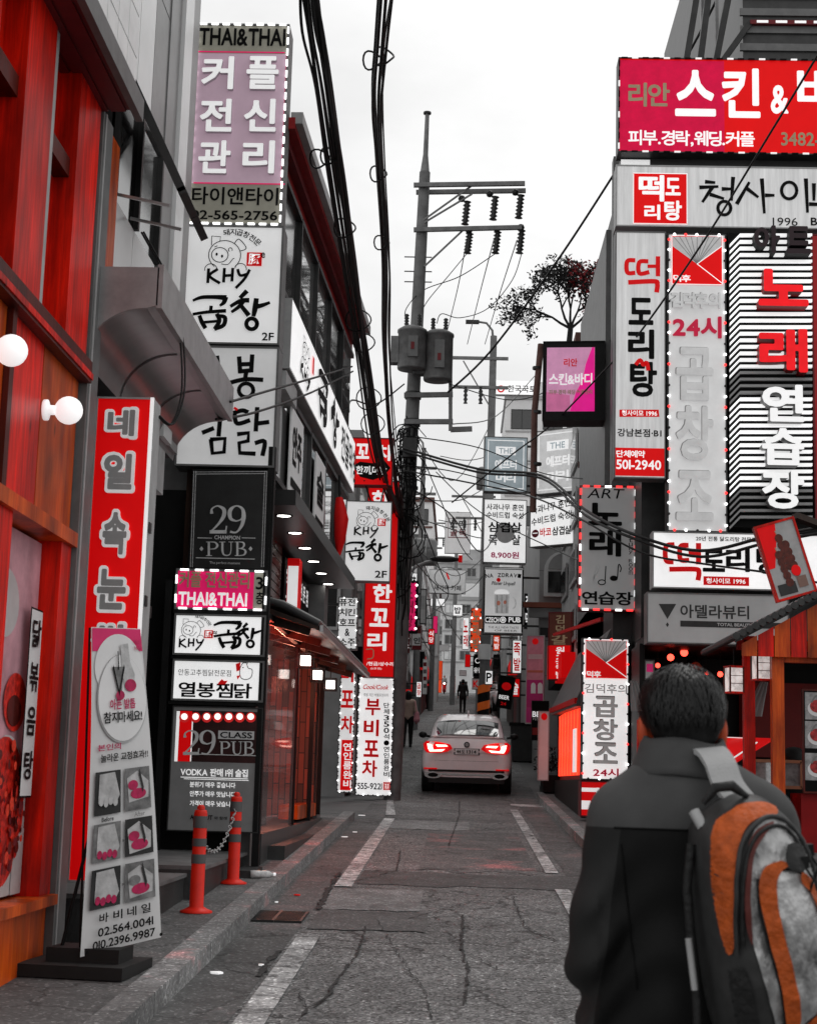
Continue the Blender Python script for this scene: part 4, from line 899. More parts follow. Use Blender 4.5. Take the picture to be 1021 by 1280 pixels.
# tiled awning
AW = M('roof_tile_dark', .035, .4, var=.4, scale=12); m = MB()
ex = lambda y: -1.50+.012*(y-17)
for i in range(50):
    y = 16.95+.15*i; m.tube([(-2.42, y, 3.60), (ex(y)-.4, y, 3.48), (ex(y), y, 3.28)], .048, AW, 6, True); 
m.add([(-2.45, 16.9, 3.58), (ex(16.9), 16.9, 3.25), (ex(24.45), 24.45, 3.25), (-2.45, 24.45, 3.58), (-2.45, 16.9, 3.50), (ex(16.9), 16.9, 3.21), (ex(24.45), 24.45, 3.21), (-2.45, 24.45, 3.50)], [(0,1,2,3),(4,7,6,5),(0,4,5,1),(1,5,6,2),(2,6,7,3),(3,7,4,0)], WBRN)
m.bar((ex(16.9)+.03, 16.9, 3.23), (ex(24.45)+.03, 24.45, 3.23), .035, .07, STEEL); l3('awning', m, None)
for i in range(6): m = MB(); m.bar((-2.5, 17.2+1.4*i, 3.44), (-1.62, 17.2+1.4*i, 3.22), .07, .09, WBRN); l3('rafter', m)
# entry: glass screen, posts, timber wall inside, lamps
FLOOR = M('entry_floor', .05, .35, var=.3); m = MB(); m.box((-5.6, 16.6, 0), (-1.98, 24.0, g(20)+.30), FLOOR); m.box((-1.98, 17.2, 0), (-1.80, 23.9, g(20)+.16), MATS['dark_stone']); l3('platform', m)
m = MB()
for y in (16.65, 20.0, 22.3, 23.85): m.box((-2.06, y-.03, g(y)+.2), (-2.0, y+.03, 3.5), BLK)
m.box((-2.06, 16.6, 3.3), (-2.0, 23.85, 3.36), BLK); l3('door_frame', m)
m = MB(); m.box((-2.035, 16.7, g(17)+.3), (-2.025, 19.95, 3.28), M('entry_glass', (.5, .4, .4), .03, alpha=.16, var=.05, spec=.5)); l3('glass_screen', m)
BRW = bpy.data.materials.new('timber_block_wall'); BRW.use_nodes = True; t = BRW.node_tree; b = t.nodes['Principled BSDF']
co = t.nodes.new('ShaderNodeTexCoord'); mp = t.nodes.new('ShaderNodeMapping'); mp.inputs['Rotation'].default_value = (R(90), 0, R(90)); t.links.new(co.outputs['Object'], mp.inputs[0])
br = t.nodes.new('ShaderNodeTexBrick'); br.inputs['Color1'].default_value = (.34, .06, .03, 1); br.inputs['Color2'].default_value = (.08, .03, .02, 1); br.inputs['Mortar'].default_value = (.01, .006, .005, 1)
br.inputs['Scale'].default_value = 1; br.inputs['Brick Width'].default_value = .45; br.inputs['Row Height'].default_value = .09; br.inputs['Mortar Size'].default_value = .008; t.links.new(mp.outputs[0], br.inputs['Vector']); t.links.new(br.outputs[0], b.inputs['Base Color']); b.inputs['Roughness'].default_value = .6
m = MB(); m.box((-2.9, 16.65, g(17)+.3), (-2.8, 23.9, 3.4), BRW); m.box((-2.8, 23.75, g(20)+.3), (-2.1, 23.88, 3.4), BRW); l3('timber_wall', m)
m = MB(); m.box((-2.79, 17.3, 2.2), (-2.76, 19.6, 3.25), RED); f = Face(lambda x, y: (x, y)); 
l3('red_panel', m)
f = Face(lambda x, y: (x, y))
for i, tx in enumerate(('아', '맑은', '살안쪄')):
    vs, fs, (a, b, c, d) = glyph(tx, .04); f.flat([(18.2+(x-a)*.26, 2.86-.2*i+y*.16) for x, y in vs], fs, LETW, 2)
o = f.mb.build('wall_lettering', L3); o.rotation_euler = (0, 0, R(90)); o.location = Vector((-2.745, 0, 0))-Vector(L3.location)
m = MB(); m.box((-2.3, 21.0, g(21)+.3), (-2.05, 23.7, g(21)+.48), WORG); m.box((-2.7, 18.9, g(20)+.3), (-2.3, 19.7, g(20)+.95), BLK); l3('bench', m)
CUBEL = M('lamp_cube', (1, .96, .88), .4, emit=4.5, var=0)
for i, (px, py) in enumerate(((382, 826), (397, 844), (413, 856))):
    p = at(px, py, 18.6+1.9*i); k = empty('cube_lamp', ('lit cube lamp in a wire cage hanging in the entry, nearest the glass screen', 'lit cube lamp hanging between two others in the restaurant entry', 'lit cube lamp hanging deepest in the restaurant entry, by the white signs')[i], 'lamp', tuple(p), 0, 'cube lamps of the restaurant entry')
    m = MB(); m.box((-.055, -.055, -.055), (.055, .055, .055), CUBEL); m.build('shade', k); m = MB(); s_ = .085
    for a in (-s_, s_):
        for b_ in (-s_, s_): m.bar((a, b_, -s_), (a, b_, s_), .01, .01, BLK); m.bar((a, -s_, b_), (a, s_, b_), .01, .01, BLK); m.bar((-s_, a, b_), (s_, a, b_), .01, .01, BLK)
    m.bar((0, 0, s_), (0, 0, 3.35-p.z), .012, .012, BLK); m.build('cage', k)
for i, y in enumerate((17.4, 18.0, 18.6, 19.2)):
    p = (-2.72, y, 2.02); k = empty('bulb_lamp', 'small round warm bulb in a row of four on the wall behind the glass screen', 'lamp', p, 0, 'wall bulbs behind the glass screen'); m = MB(); m.ball((0, 0, 0), .04, BULB, 10); m.build('bulb', k); m = MB(); m.lathe([(.022, -.05), (.022, -.035)], BLK, (-.02, 0, 0), 8, 'X'); m.build('socket', k)
for (x, y, z, e, c) in ((-2.35, 18.2, 3.0, 85, (1, .10, .06)), (-2.4, 21.6, 2.9, 45, (1, .32, .2))):   # light of the entry's lit lamps
    ld = bpy.data.lights.new('entry_lamp_light', 'POINT'); ld.energy = e; ld.color = c; ld.shadow_soft_size = .12; lo = bpy.data.objects.new('entry_lamp_light', ld); C.objects.link(lo); lo.location = (x, y, z)
# its real size comes from the wall, so it is laid out in wall metres
ang = math.atan2(23.9-17.0, (-1.74)-(-1.92))
a_, b_ = Vector((-1.93, 16.95, 0)), Vector((-1.72, 24.6, 0)); L_ = (b_-a_).length; yw = math.atan2((b_-a_).y, (b_-a_).x)
rt = empty('fascia_sign', 'long white fascia sign with black brush lettering along the glass storey', 'sign', (a_.x, a_.y, 6.08), yw)
m = MB(); m.box((0, .002, 0), (L_, .36, .80), LGREY); m.box((-.02, .03, -.24), (.9, .34, -.03), LGREY); m.build('cabinet', rt)
f = Face(lambda x, y: (x, .8-y)); f.mb.box((.02, -.004, .02), (L_-.02, 0, .78), WHITE2)
f3 = Face(lambda x, y: (x*.02, .80-y*.011), mb=f.mb, y=-.004)
pig(f3, 60, 30, 14); khy(f3, 60, 52, 44, 15); gop(f3, 150, 37, 26); chang(f3, 225, 37, 26); f3.R(92, 14, 100, 34, REDL, 2)
for i, ch in enumerate('전골막창'):
    f3.T(ch, 285+30*i, 38, 27, 46, INK, .05)
f.mb.build('face', rt)
# second-floor hanging board frames beside it
for i, (y, z, tx, mt) in enumerate(((18.3, 5.35, '안주', PAPER), (20.6, 5.3, '술', PAPER))):
    k = empty('window_poster', ('white window poster with bold black lettering under the fascia sign, near its near end', 'white window poster with one big black letter under the fascia sign')[i], 'poster', (XF(y)+.03, y, z-.5), yw)
    f = Face(lambda x, y_: (x, y_)); f.mb.box((-.55, -.0, 0), (.55, .02, 1.0), mt)
    vs, fs, (a, b, c, d) = glyph(tx, .06); f.flat([((x-(a+b)/2)*.8/(b-a), .6+(y_-(c+d)/2)*.5) for x, y_ in vs], fs, INK, 2); f.R(-.45, .1, .45, .2, INK, 2); f.mb.build('sheet', k)
k = empty('red_pepper_ornament', 'bright red hanging pepper ornament on the glass storey above the black canopy', 'ornament', (XF(22)+.12, 22.2, 5.0))
m = MB()
for dx in (-.1, .0, .1): m.tube([(.0, dx*1.5, .55), (.03, dx*1.8, .3), (.02, dx*1.2, 0), (0, dx, -.3)], [.05, .09, .07, .01], REDP, 8)
m.build('pepper', k); m = MB(); m.tube([(0, 0, .5), (-.02, 0, .9)], .02, BLK, 6); m.build('hook', k)
# ================================================================== hanging signs further up the left side
def round_sign(s, r=.06): return s
s = Sign('hanging_sign', 'white hanging lightbox with pig emblem and 2F in front of the red signs', (431, 626, 489, 727), 28.5, yaw=R(4), t=.25)
pig(s, 457, 651, 11.5); seal(s, 477, 653, 10, 9); arctext(s, '돼지곱창전문', 462, 660, 25, 95, 25, 5); khy(s, 457, 664, 29, 11); gop(s, 444, 689, 11.5); chang(s, 471, 688, 13.5); s.T('2F', 476, 718, 15, 9, INK, .03); s.done(-1.2)
s = Sign('hanging_sign', 'bright red hanging sign with white letters over a black splash shape', (438, 547, 491, 607), 29.6, t=.25, face=RED, case=DRED)
s.T('꼬', 453, 564, 17, 19, LETW, .06); s.T('치', 479, 566, 18, 20, LETW, .06); s.G([(441, 582), (450, 577), (466, 579), (481, 576), (488, 585), (480, 595), (466, 600), (450, 596)], INK, 1); s.T('한끼,마당', 464, 588, 38, 11, LETW, .04); s.done(-1.0)
s = Sign('vertical_sign', 'tall red vertical sign with big white letters behind the utility pole', (456, 600, 496, 846), 31.6, t=.3, face=RED, case=DRED)
for ch, x, y in (('한', 478, 742), ('꼬', 474, 772), ('리', 471, 802)): s.T(ch, x, y, 24, 23, LETW, .06)
s.T('항', 476, 625, 22, 24, LETW, .05); s.K([(458, 812), (466, 812), (466, 822), (459, 824)], TAN, 1.2); s.T('/현금/상수리', 475, 830, 34, 5, LETW, .03); s.T('(2호점)', 470, 836, 14, 3, LETW, .01); s.done()
s = Sign('standing_sign', 'tall white bulb-edged standing sign with red letters, left of the utility pole foot', (446, 846, 491, 995), 32.2, t=.3, face=WHITE2)
s.T('Cook/Cook', 470, 859, 32, 6, REDL, .02, sh=.3); s.T('족발 치킨 해물포장마차', 470, 869, 31, 4, INK, .01)
for ch, x, y in (('부', 466, 884), ('비', 464, 910), ('포', 464, 936), ('차', 462, 961)): s.T(ch, x, y, 19, 21, REDL, .055)
s.V('단체350석·연인룸완비', 483, 878, 972, 7, INK, .02); s.T('555-9221', 462, 983, 31, 8, INK, .035); s.B(479, 978, 488, 988, 1.3, REDL, 2); s.T('田', 483.5, 983, 6, 7, REDL, .03)
s.lights(.085, .015, mats=(BULB, INK, INK)); s.done()
s = Sign('standing_sign', 'narrow white standing sign with red letters and a red foot panel', (423, 832, 443, 991), 31.4, t=.3)
for ch, y in (('비', 842), ('포', 874), ('차', 906)): s.T(ch, 434, y, 16, 22, REDL, .055)
s.R(426, 925, 440, 988, RED, 1); s.V('연인룸완비', 434, 928, 986, 10, LETW, .03); s.lights(.085, .015, mats=(BULB, INK, INK)); s.done()
s = Sign('hanging_sign', 'small pale hanging sign with columns of black letters above the tiled awning end', (422, 746, 447, 812), 27.6, t=.2, face=WHITE, case=MGREY)
for i, tx in enumerate(('퓨전', '치킨', '호프', '&', '소주')): s.T(tx, 434, 753+12.5*i, 20 if len(tx) > 1 else 6, 9.5, INK, .04)
s.lights(.12, .012, mats=(BULB, INK)); s.done(-.8)
s = Sign('hanging_sign', 'magenta hanging sign with white dotted border on the far side of the utility pole', (499, 726, 522, 791), 37, t=.25, face=PINK, case=INK)
s.V('노래방', 510, 732, 786, 13, M('letter_dark_pink', (.4, .005, .06), .5, emit=.2), .05); s.B(499, 726, 522, 791, 2.5, INK, 1); s.lights(.12, .03, mats=(BULB, INK), inset=.035); s.done(-.8)
s = Sign('hanging_sign', 'small white hanging sign with one black letter and a dark red foot strip', (514, 782, 527, 812), 44, t=.2, face=PAPER, case=DRED); s.T('인', 521, 801, 8, 8, INK, .05); s.R(515, 807, 526, 812, DRED, 1); s.R(515, 783, 526, 792, DRED, 1); s.done(-.7)
s = Sign('hanging_sign', 'pale narrow hanging sign behind the magenta sign', (525, 736, 533, 780), 46, t=.2, face=M('pale_grey_board', .5, .5), case=BLK); s.R(526, 745, 532, 762, LGREY); s.done(-.7)
s = Sign('hanging_sign', 'small dark red vertical sign low beside the pole on the left', (505, 792, 512, 816), 42, t=.15, face=DRED, case=DRED); s.V('한우', 508.5, 794, 814, 5, LETW, .03); s.done(-.6)
s = Sign('hanging_sign', 'small white square sign under the dark red vertical sign on the left', (503, 818, 511, 830), 43, t=.15, face=PAPER, case=LGREY); s.T('고', 507, 824, 5, 6, DRED, .05); s.done(-.6)
s = Sign('standing_sign', 'narrow white pillar sign with small grey notices far up the left side', (528, 824, 534, 868), 70, t=.2, face=PAPER, case=LGREY)
for i in range(4): s.R(529, 828+9*i, 533, 833+9*i, (DRED, MGREY)[i % 2])
s.done()
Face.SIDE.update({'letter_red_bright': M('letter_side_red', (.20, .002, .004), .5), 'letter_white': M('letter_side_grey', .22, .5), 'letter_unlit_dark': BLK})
# ================================================================== right corner building and its signs
YF = 24.0
CB = empty('corner_building', 'corner building covered in large shop signs, with dark glass and steel frames at the top', 'building', (3.2, YF+.6, g(YF)))
def cb(name, mb, par=None): o = mb.build(name, par or CB); o.location = -Vector(CB.location) if par is None else (0, 0, 0); return o
m = MB(); m.box((2.75, YF+.45, 3.91), (14, 34, 12.6), DGREY); m.box((2.75, 26.72, 0), (14, 34, 3.9), DGREY)
m.box((2.45, 27.5, 4.2), (2.75, 33.5, 11.5), MGREY); cb('wall', m)
m = MB(); m.box((2.46, 26.3, 4.4), (2.75, 26.6, 12.4), MGREY); cb('column', m)
m = MB(); m.box((4.3, YF+.1, 12.9), (12, 34, 18), M('dark_slatted_wall', .04, .4, var=.3)); 
for i in range(16): m.box((4.25, YF+.06, 13.0+.3*i), (12, YF+.11, 13.0+.3*i+.12), MGREY)
cb('upper_wall', m)
m = MB()
for x0, x1 in ((3.3, 4.0), (3.55, 4.1), (3.75, 4.6)): m.bar((x0, YF+.3, 12.4), (x1, YF+.3, 17), .10, .14, DGREY)
for x in (3.72, 3.95): m.bar((x, YF+.5, 12.4), (x, YF+.5, 17), .05, .05, LGREY)
for z in (13.2, 14.4): m.bar((3.3, YF+.5, z), (4.4, YF+.5, z+.1), .04, .04, DGREY)
m.bar((3.9, YF+.05, 13.0), (4.4, YF+.05, 13.75), .09, .09, DGREY); m.bar((4.4, YF+.02, 13.75), (9, YF+.02, 13.75), .07, .07, DRED)
for i in range(8): m.box((4.5+.3*i, YF-.03, 13.73), (4.68+.3*i, YF-.018, 13.77), LETW)
cb('steel_frame', m)
s = Sign('fascia_sign', 'large red fascia sign with white and tan letters at the top of the corner building', (772, 73, 1120, 192), YF-.35, t=.35, face=RED, case=DGREY)
s.R(773, 75, 905, 190, M('sign_crimson', (.62, .002, .05), .5, emit=.36, spec=.15), 1)
s.T('리안', 811, 118, 52, 30, TAN, .055); s.T('스', 869, 116, 51, 58, LETW, .055); s.T('킨', 926, 116, 48, 62, LETW, .055); s.T('&', 974, 124, 22, 36, LETW, .055); s.T('바디', 1048, 112, 104, 56, LETW, .055)
s.T('피부.경락,웨딩.커플', 864, 173, 158, 20, LETW, .04); s.T('3482-0888', 1022, 174, 92, 17, TAN, .04); s.lights(.16, .012, mats=(INK, LETW, INK), dash=True, inset=.012); s.done()
m = MB(); m.box((2.35, YF-.1, 11.15), (6.6, YF+.3, 11.42), DGREY); m.box((2.35, YF-.12, 11.2), (2.8, YF-.1, 11.36), LETW); cb('beam', m)
s = Sign('fascia_sign', 'silver fascia sign with a red square emblem and black brush lettering', (769, 208, 1120, 285), YF-.3, t=.35, face=SILV, case=LGREY)
s.R(791, 216, 859, 280, RED, 1); s.B(791, 216, 859, 280, 1, LETW, 2)
s.T('떡', 814, 235, 32, 33, LETW, .06); s.T('도', 841, 233, 19, 22, LETW, .06); s.T('리', 815, 265, 20, 19, LETW, .06); s.T('탕', 841, 263, 22, 25, LETW, .06)
for st in ([(875,234),(897,233)], [(882,227),(893,228)], [(890,234),(878,252)], [(888,243),(904,248)], [(903,236),(914,236)], [(916,222),(914,250)], [(921,254),(936,228)], [(934,236),(947,246)], [(952,224),(955,266)], [(957,244),(967,244)], [(1007,224),(1009,265)], [(1017,230),(1017,250)], [(1012,255),(1040,256)]):
    s.K([(x, y, 5.2-1.8*i/max(1, len(st)-1)) for i, (x, y) in enumerate(st)], INK, 4.4, 2)
s.O(905, 260, 8, INK, 4.2, 8.5); s.O(986, 238, 9.5, INK, 4.2, 10.5); s.T('1996', 981, 277, 31, 10, INK, .0); s.T('BEST', 1030, 277, 34, 10, INK, .02); s.done()
s = Sign('vertical_sign', 'silver vertical sign with a red phone number panel at its foot', (768, 287, 832, 596), YF-.55, t=.3, face=SILV, case=MGREY)
q = cvt(765, 280)
for st, w in (([(110,180),(75,185),(75,240),(110,243)], 22), ([(175,185),(135,190),(135,245),(180,240)], 22), ([(228,165),(228,255)], 22), ([(180,210),(228,210)], 18), ([(85,290),(210,285),(225,300),(222,335)], 24)):
    s.K([(x, y, w/3.988) for x, y in q(st)], REDL, 5, 2)
s.T('도', 801, 389, 31, 34, INK, .07); s.T('리', 801, 430, 33, 37, INK, .07); s.T('탕', 804, 474, 34, 44, INK, .06); s.K([(795, 455), (800, 450), (804, 456), (808, 453), (810, 462)], REDL, 5)
s.G([(774, 512), (823, 512), (824, 521), (774, 521)], REDL, 1); s.T('청사이모 1996', 799, 516.5, 44, 7, LETW, .03, 3); s.T('강남본점·B1', 799, 541, 55, 10, INK, .015)
s.R(768, 560, 832, 595, RED, 1); s.T('단체예약', 788, 567.5, 36, 9, LETW, .05); s.T('501-2940', 798, 581, 56, 12, LETW, .04); s.done()
def ray_logo(s, x0, y0, x1, y1):
    s.R(x0, y0, x1, y1, RED, 1); c = ((x0+x1)/2, y0+(y1-y0)*.58)
    s.G([(x0+1.5, y0+1.5), (x1-1.5, y0+1.5), (x1-1.5, y0+(y1-y0)*.22), c, (x0+1.5, y0+(y1-y0)*.22)], M('logo_silver', .55, .4, emit=.2), 2)
    for i in range(9): s.K([c, (x0+3+(x1-x0-6)*i/8, y0+2)], M('logo_grey', .25, .4), .7, 3, smooth=False)
    s.B(x0, y0, x1, y1, 1, LETW, 3); s.K([c, (x1-1, y1-2)], LETW, 1.1, 4, smooth=False); s.K([c, (x1-1, y0+(y1-y0)*.22)], LETW, 1.0, 4, smooth=False)
s = Sign('vertical_sign', 'tall pale sign with embossed letters, red fan emblem and magenta 24, edged in bulbs', (834, 289, 908, 662), YF-.6, t=.3, face=M('sign_pale_silver', .56, .35, emit=.48, var=.12, scale=1.2), case=DGREY)
ray_logo(s, 839, 294, 903, 356); s.T('덕후', 852, 348, 22, 9, LETW, .05, 4)
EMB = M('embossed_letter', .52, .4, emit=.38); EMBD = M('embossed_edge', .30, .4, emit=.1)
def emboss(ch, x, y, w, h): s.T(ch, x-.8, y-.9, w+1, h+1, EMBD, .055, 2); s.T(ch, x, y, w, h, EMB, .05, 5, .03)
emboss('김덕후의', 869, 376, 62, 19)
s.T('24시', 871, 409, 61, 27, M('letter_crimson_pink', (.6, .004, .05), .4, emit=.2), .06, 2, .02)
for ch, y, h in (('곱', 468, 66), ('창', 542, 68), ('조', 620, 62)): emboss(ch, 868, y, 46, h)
s.lights(.16, .022, mats=(BULB, BULBR, BULB, DGREY)); s.done()
s = Sign('vertical_sign', 'tall sign of stacked white light slats behind thick red and white letters', (911, 289, 1015, 656), YF-.62, t=.3, face=INK, case=BLK, trim=0)
SL = M('light_slat', .85, .3, emit=.75, var=.15, scale=.8); SLD = M('unlit_slat', .3, .35)
for i in range(44):
    y = 293+8.2*i; mt = SL if not (20 < i < 25 or i > 38) else SLD
    s.G([(924, y), (1014, y), (1014, y+3.4), (924, y+3.4)], mt, 2, .05); s.G([(911.5, y+13), (924, y), (924, y+3.4), (911.5, y+16.4)], mt, 2, .05)
LTD = M('letter_unlit_dark', (.02, .006, .01), .25); LTR = M('letter_red_bright', (.85, .006, .012), .35, emit=.45, spec=.2)
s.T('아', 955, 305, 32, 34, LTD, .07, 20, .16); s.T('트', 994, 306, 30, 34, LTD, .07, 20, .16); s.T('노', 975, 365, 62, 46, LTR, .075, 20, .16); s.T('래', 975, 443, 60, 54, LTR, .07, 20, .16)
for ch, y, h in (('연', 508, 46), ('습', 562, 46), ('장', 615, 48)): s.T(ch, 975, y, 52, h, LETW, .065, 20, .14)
s.done()
s = Sign('vertical_sign', 'dark red edged sign cut by the right border beside the light slat sign', (1016, 290, 1075, 655), YF-.66, t=.3, face=M('sign_dark_red', (.16, .003, .006), .4, emit=.2), case=DRED); s.V('노래방', 1052, 310, 560, 40, LETW, .05); s.R(1018, 292, 1024, 652, M('sign_edge_red', (.3, .003, .005), .4, emit=.2)); s.done()
s = Sign('fascia_sign', 'white lightbox fascia with red and black food name above the grey fascia', (815, 667, 1090, 738), YF-.5, t=.35, face=WHITE2, case=LGREY)
q = cvt(765, 560)
for st, w in (([(305,482),(268,492),(268,560),(300,568)], 25), ([(375,485),(340,492),(340,555),(378,560)], 25), ([(430,480),(430,575)], 26), ([(385,525),(430,522)], 20), ([(290,605),(415,605),(432,620),(428,655)], 25)): s.K([(x, y, w/3.988) for x, y in q(st)], REDL, 6, 2)
s.T('도', 892, 701, 28, 28, INK, .07); s.T('리', 922, 700, 30, 30, INK, .07); s.T('탕', 960, 701, 30, 34, INK, .07); s.T('20년 전통 닭도리탕 전문점', 907, 674, 75, 6, INK, .015); s.R(879, 721, 936, 732, REDL, 1); s.T('청사이모 1996', 907, 726.5, 49, 7, LETW, .03, 3); s.T('501-2940', 1050, 700, 50, 20, INK, .04); s.done()
s = Sign('fascia_sign', 'grey fascia sign with a dark triangle mark and thin lettering over the open shop front', (808, 742, 986, 806), YF-.52, t=.35, face=M('sign_mid_grey', .28, .4, emit=.3, var=.15, scale=1), case=MGREY)
s.G([(823, 755), (845, 755), (834, 774)], DGREY, 2); s.G([(834, 778), (836, 781), (834, 784), (832, 781)], DGREY, 2); s.T('아델라뷰티', 893, 765, 86, 17, DGREY, .025); s.R(850, 777.5, 985, 785, DGREY, 2); s.T('TOTAL BEAUTY', 918, 781.3, 44, 4, LETG, .02, 3); s.done()
# ------------------------------------------------ signs on the corner and up the right side
s = Sign('hanging_sign', 'grey hanging sign with ART, big black letters and music notes, edged in red bulbs', (724, 607, 795, 763), 25.4, t=.28, face=M('sign_soft_grey', .30, .4, emit=.3, var=.1, scale=1), case=DRED)
q = cvt(600, 420)
s.T('ART', 757, 617, 44, 12, INK, .0, sh=.25)
s.T('노', 756, 643, 42, 28, INK, .065, 2, .03); s.T('래', 756, 679, 40, 33, INK, .055, 2, .03); s.V('Study Room', 788, 668, 719, 5, INK, .01)
s.O(752, 728, 4.5, INK, 1.3, 3); s.K([(756, 727), (757, 708)], INK, 1.3); s.C(767, 723, 5, INK, 3.4, 2); s.K([(771.5, 722), (773, 706), (776, 710), (775, 715)], INK, 1.4); s.K([(741, 728), (745, 708), (748, 713), (742, 722), (746, 730)], LETG, 1.2)
s.T('연습장', 759, 748, 64, 17, INK, .05); s.lights(.17, .015, mats=(BULBR, BULBR, BULB), dash=True, inset=.012); s.done(1.0)
s = Sign('standing_sign', 'white standing sign with grey letters and a red fan emblem, near ground behind the man', (727, 797, 786, 975), 25.4, t=.28, face=WHITE2, case=DGREY)
ray_logo(s, 731, 800, 784, 849); s.T('덕후', 742, 843, 18, 8, LETW, .05, 4)
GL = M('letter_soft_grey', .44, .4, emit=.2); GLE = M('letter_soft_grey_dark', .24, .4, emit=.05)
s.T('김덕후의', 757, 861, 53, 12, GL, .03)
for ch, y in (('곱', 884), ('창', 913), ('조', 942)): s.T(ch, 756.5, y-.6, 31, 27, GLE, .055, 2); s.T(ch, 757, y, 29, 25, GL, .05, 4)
s.T('24시', 757, 966, 32, 11, M('letter_crimson_pink', .5), .05); s.lights(.15, .02, mats=(BULB, DGREY, BULBR, DGREY)); s.done()
s = Sign('base_panel', 'red and white geometric base panel under the white standing sign', (725, 977, 800, 1022), 25.3, t=.4, face=RED, case=DRED, cat='panel')
for x0, y0, x1, y1 in ((726, 985, 745, 990), (726, 1001, 738, 1012), (745, 985, 749, 1003), (745, 999, 765, 1003), (752, 1010, 790, 1015), (738, 1008, 742, 1021)): s.R(x0, y0, x1, y1, LETW)
s.done()
s = Sign('hanging_sign', 'magenta and pink hanging lightbox in a thick black frame under the roof tree', (678, 426, 756, 525), 27.5, yaw=R(-6), t=.55, face=BLK, case=BLK)
s.R(683, 434, 743, 514, M('sign_pale_pink', (.62, .28, .46), .35, emit=.45), 1); s.G([(743, 434), (740, 434), (732, 455), (728, 475), (720, 490), (712, 514), (743, 514)], M('sign_hot_pink', (.75, .005, .25), .35, emit=.6), 2)
s.G([(683, 490), (712, 494), (712, 514), (683, 514)], M('sign_rose', (.62, .16, .34), .35, emit=.4), 2)
s.T('리안', 713, 453, 17, 10, REDL, .02, 4); s.T('스킨&바디', 713, 474, 54, 15, LETW, .045, 4); s.T('피부·경락·웨딩·커플관리', 713, 490, 54, 6, TAN, .02, 4); s.done(1.0)
for i, (rect, y, yw_) in enumerate((((605, 546, 659, 615), 39, R(3)), ((668, 536, 726, 616), 37.5, R(-35)), ((728, 548, 752, 600), 36, R(-10)))):
    s = Sign('hanging_sign', ('square blue-grey sign reading THE in a line frame, left of its angled twin', 'angled pale sign reading THE in a line frame, to the right of the blue-grey one', 'small partly hidden blue-grey sign behind the power lines, beside the angled THE sign')[i], rect, y, yaw=yw_, t=.3, face=M('sign_blue_grey', (.36, .42, .45), .4, emit=.35) if i != 1 else M('sign_pale_grey', .6, .4, emit=.4), case=MGREY)
    x0, y0, x1, y1 = rect; w, h = x1-x0, y1-y0
    s.B(x0+w*.08, y0+h*.06, x1-w*.08, y1-h*.06, 1, LETW); s.R(x0+w*.27, y0+h*.18, x0+w*.73, y0+h*.33, LETW, 2); s.T('THE', x0+w*.5, y0+h*.255, w*.32, h*.1, MATS['sign_blue_grey'], .02, 4)
    s.T('에프터', x0+w*.5, y0+h*.5, w*.5, h*.17, LETW, .05); s.T('머리', x0+w*.5, y0+h*.74, w*.46, h*.17, LETW, .05); s.done(.8)
s = Sign('hanging_sign', 'white hanging sign with black food names and a magenta price below the blue-grey sign', (604, 624, 658, 704), 38.6, yaw=R(3), t=.3, face=WHITE2, case=MGREY)
s.T('사과나무 훈연', 631, 634, 46, 8, INK, .02); s.T('수비드럽 숙성', 631, 644, 46, 8, INK, .02); s.C(631, 666, 12, M('stamp_grey', .45, .5), 13, 1); s.T('삼겹살', 631, 659, 42, 13, INK, .05); s.T('목', 616, 675, 11, 13, INK, .05); s.T('살', 645, 675, 11, 13, INK, .05); s.T('8,900원', 631, 694, 35, 9, M('letter_magenta', (.5, .01, .12), .4, emit=.15), .05); s.done()
s = Sign('hanging_sign', 'angled white sign with two thin black text lines and a red and black food name', (662, 621, 720, 682), 37, yaw=R(-38), t=.3, face=WHITE2, case=MGREY)
s.T('사과나무 훈연', 688, 633, 48, 10, INK, .02, rot=.1); s.T('수비드럽 숙성', 688, 648, 48, 10, INK, .02, rot=.1); s.C(669, 667, 4.4, M('letter_maroon', (.15, .01, .02)), 5); s.R(666, 666, 672, 667.2, LETW, 3); s.T('바코', 682, 665, 14, 11, REDL, .05); s.T('삼겹살', 702, 663, 24, 11, INK, .05); s.done()
s = Sign('hanging_sign', 'tall framed beer sign reading NA ZDRAVI and CZECH PUB with a beer mug', (604, 709, 654, 793), 40, t=.3, face=M('sign_beer_grey', .62, .4, emit=.45, var=.12, scale=1), case=DGREY)
s.B(605, 711, 653, 792, 1, BLK)
for i, ch in enumerate('NA ZDRAVI'):
    t = i/8-.5
    if ch != ' ': s.T(ch, 629+40*t, 719+4*t*t, 4.2, 5, INK, .05, rot=-.25*t)
s.C(623, 725, 2.6, REDL, l=3); s.T('Pilsner Urquell', 629, 730, 29, 6, INK, .02, sh=.2)
GLS = M('beer_glass', .60, .3, emit=.25, var=.2, scale=8); s.C(627, 741, 9, LETW, 4, 2); s.G([(617.5, 743), (636.5, 743), (635.5, 767), (618.5, 767)], GLS, 2)
for x in (621, 627, 633): s.K([(x, 744), (x, 766)], M('beer_glass_line', .40, .3), .8, 3)
s.C(623, 754, 2.2, M('beer_amber', (.62, .22, .15), .4, emit=.2), 3, 3); s.C(631, 753, 1.8, M('beer_amber', .3), 2.4, 3); s.O(640, 754, 4.5, GLS, 1.6, 7, 2, -80, 80)
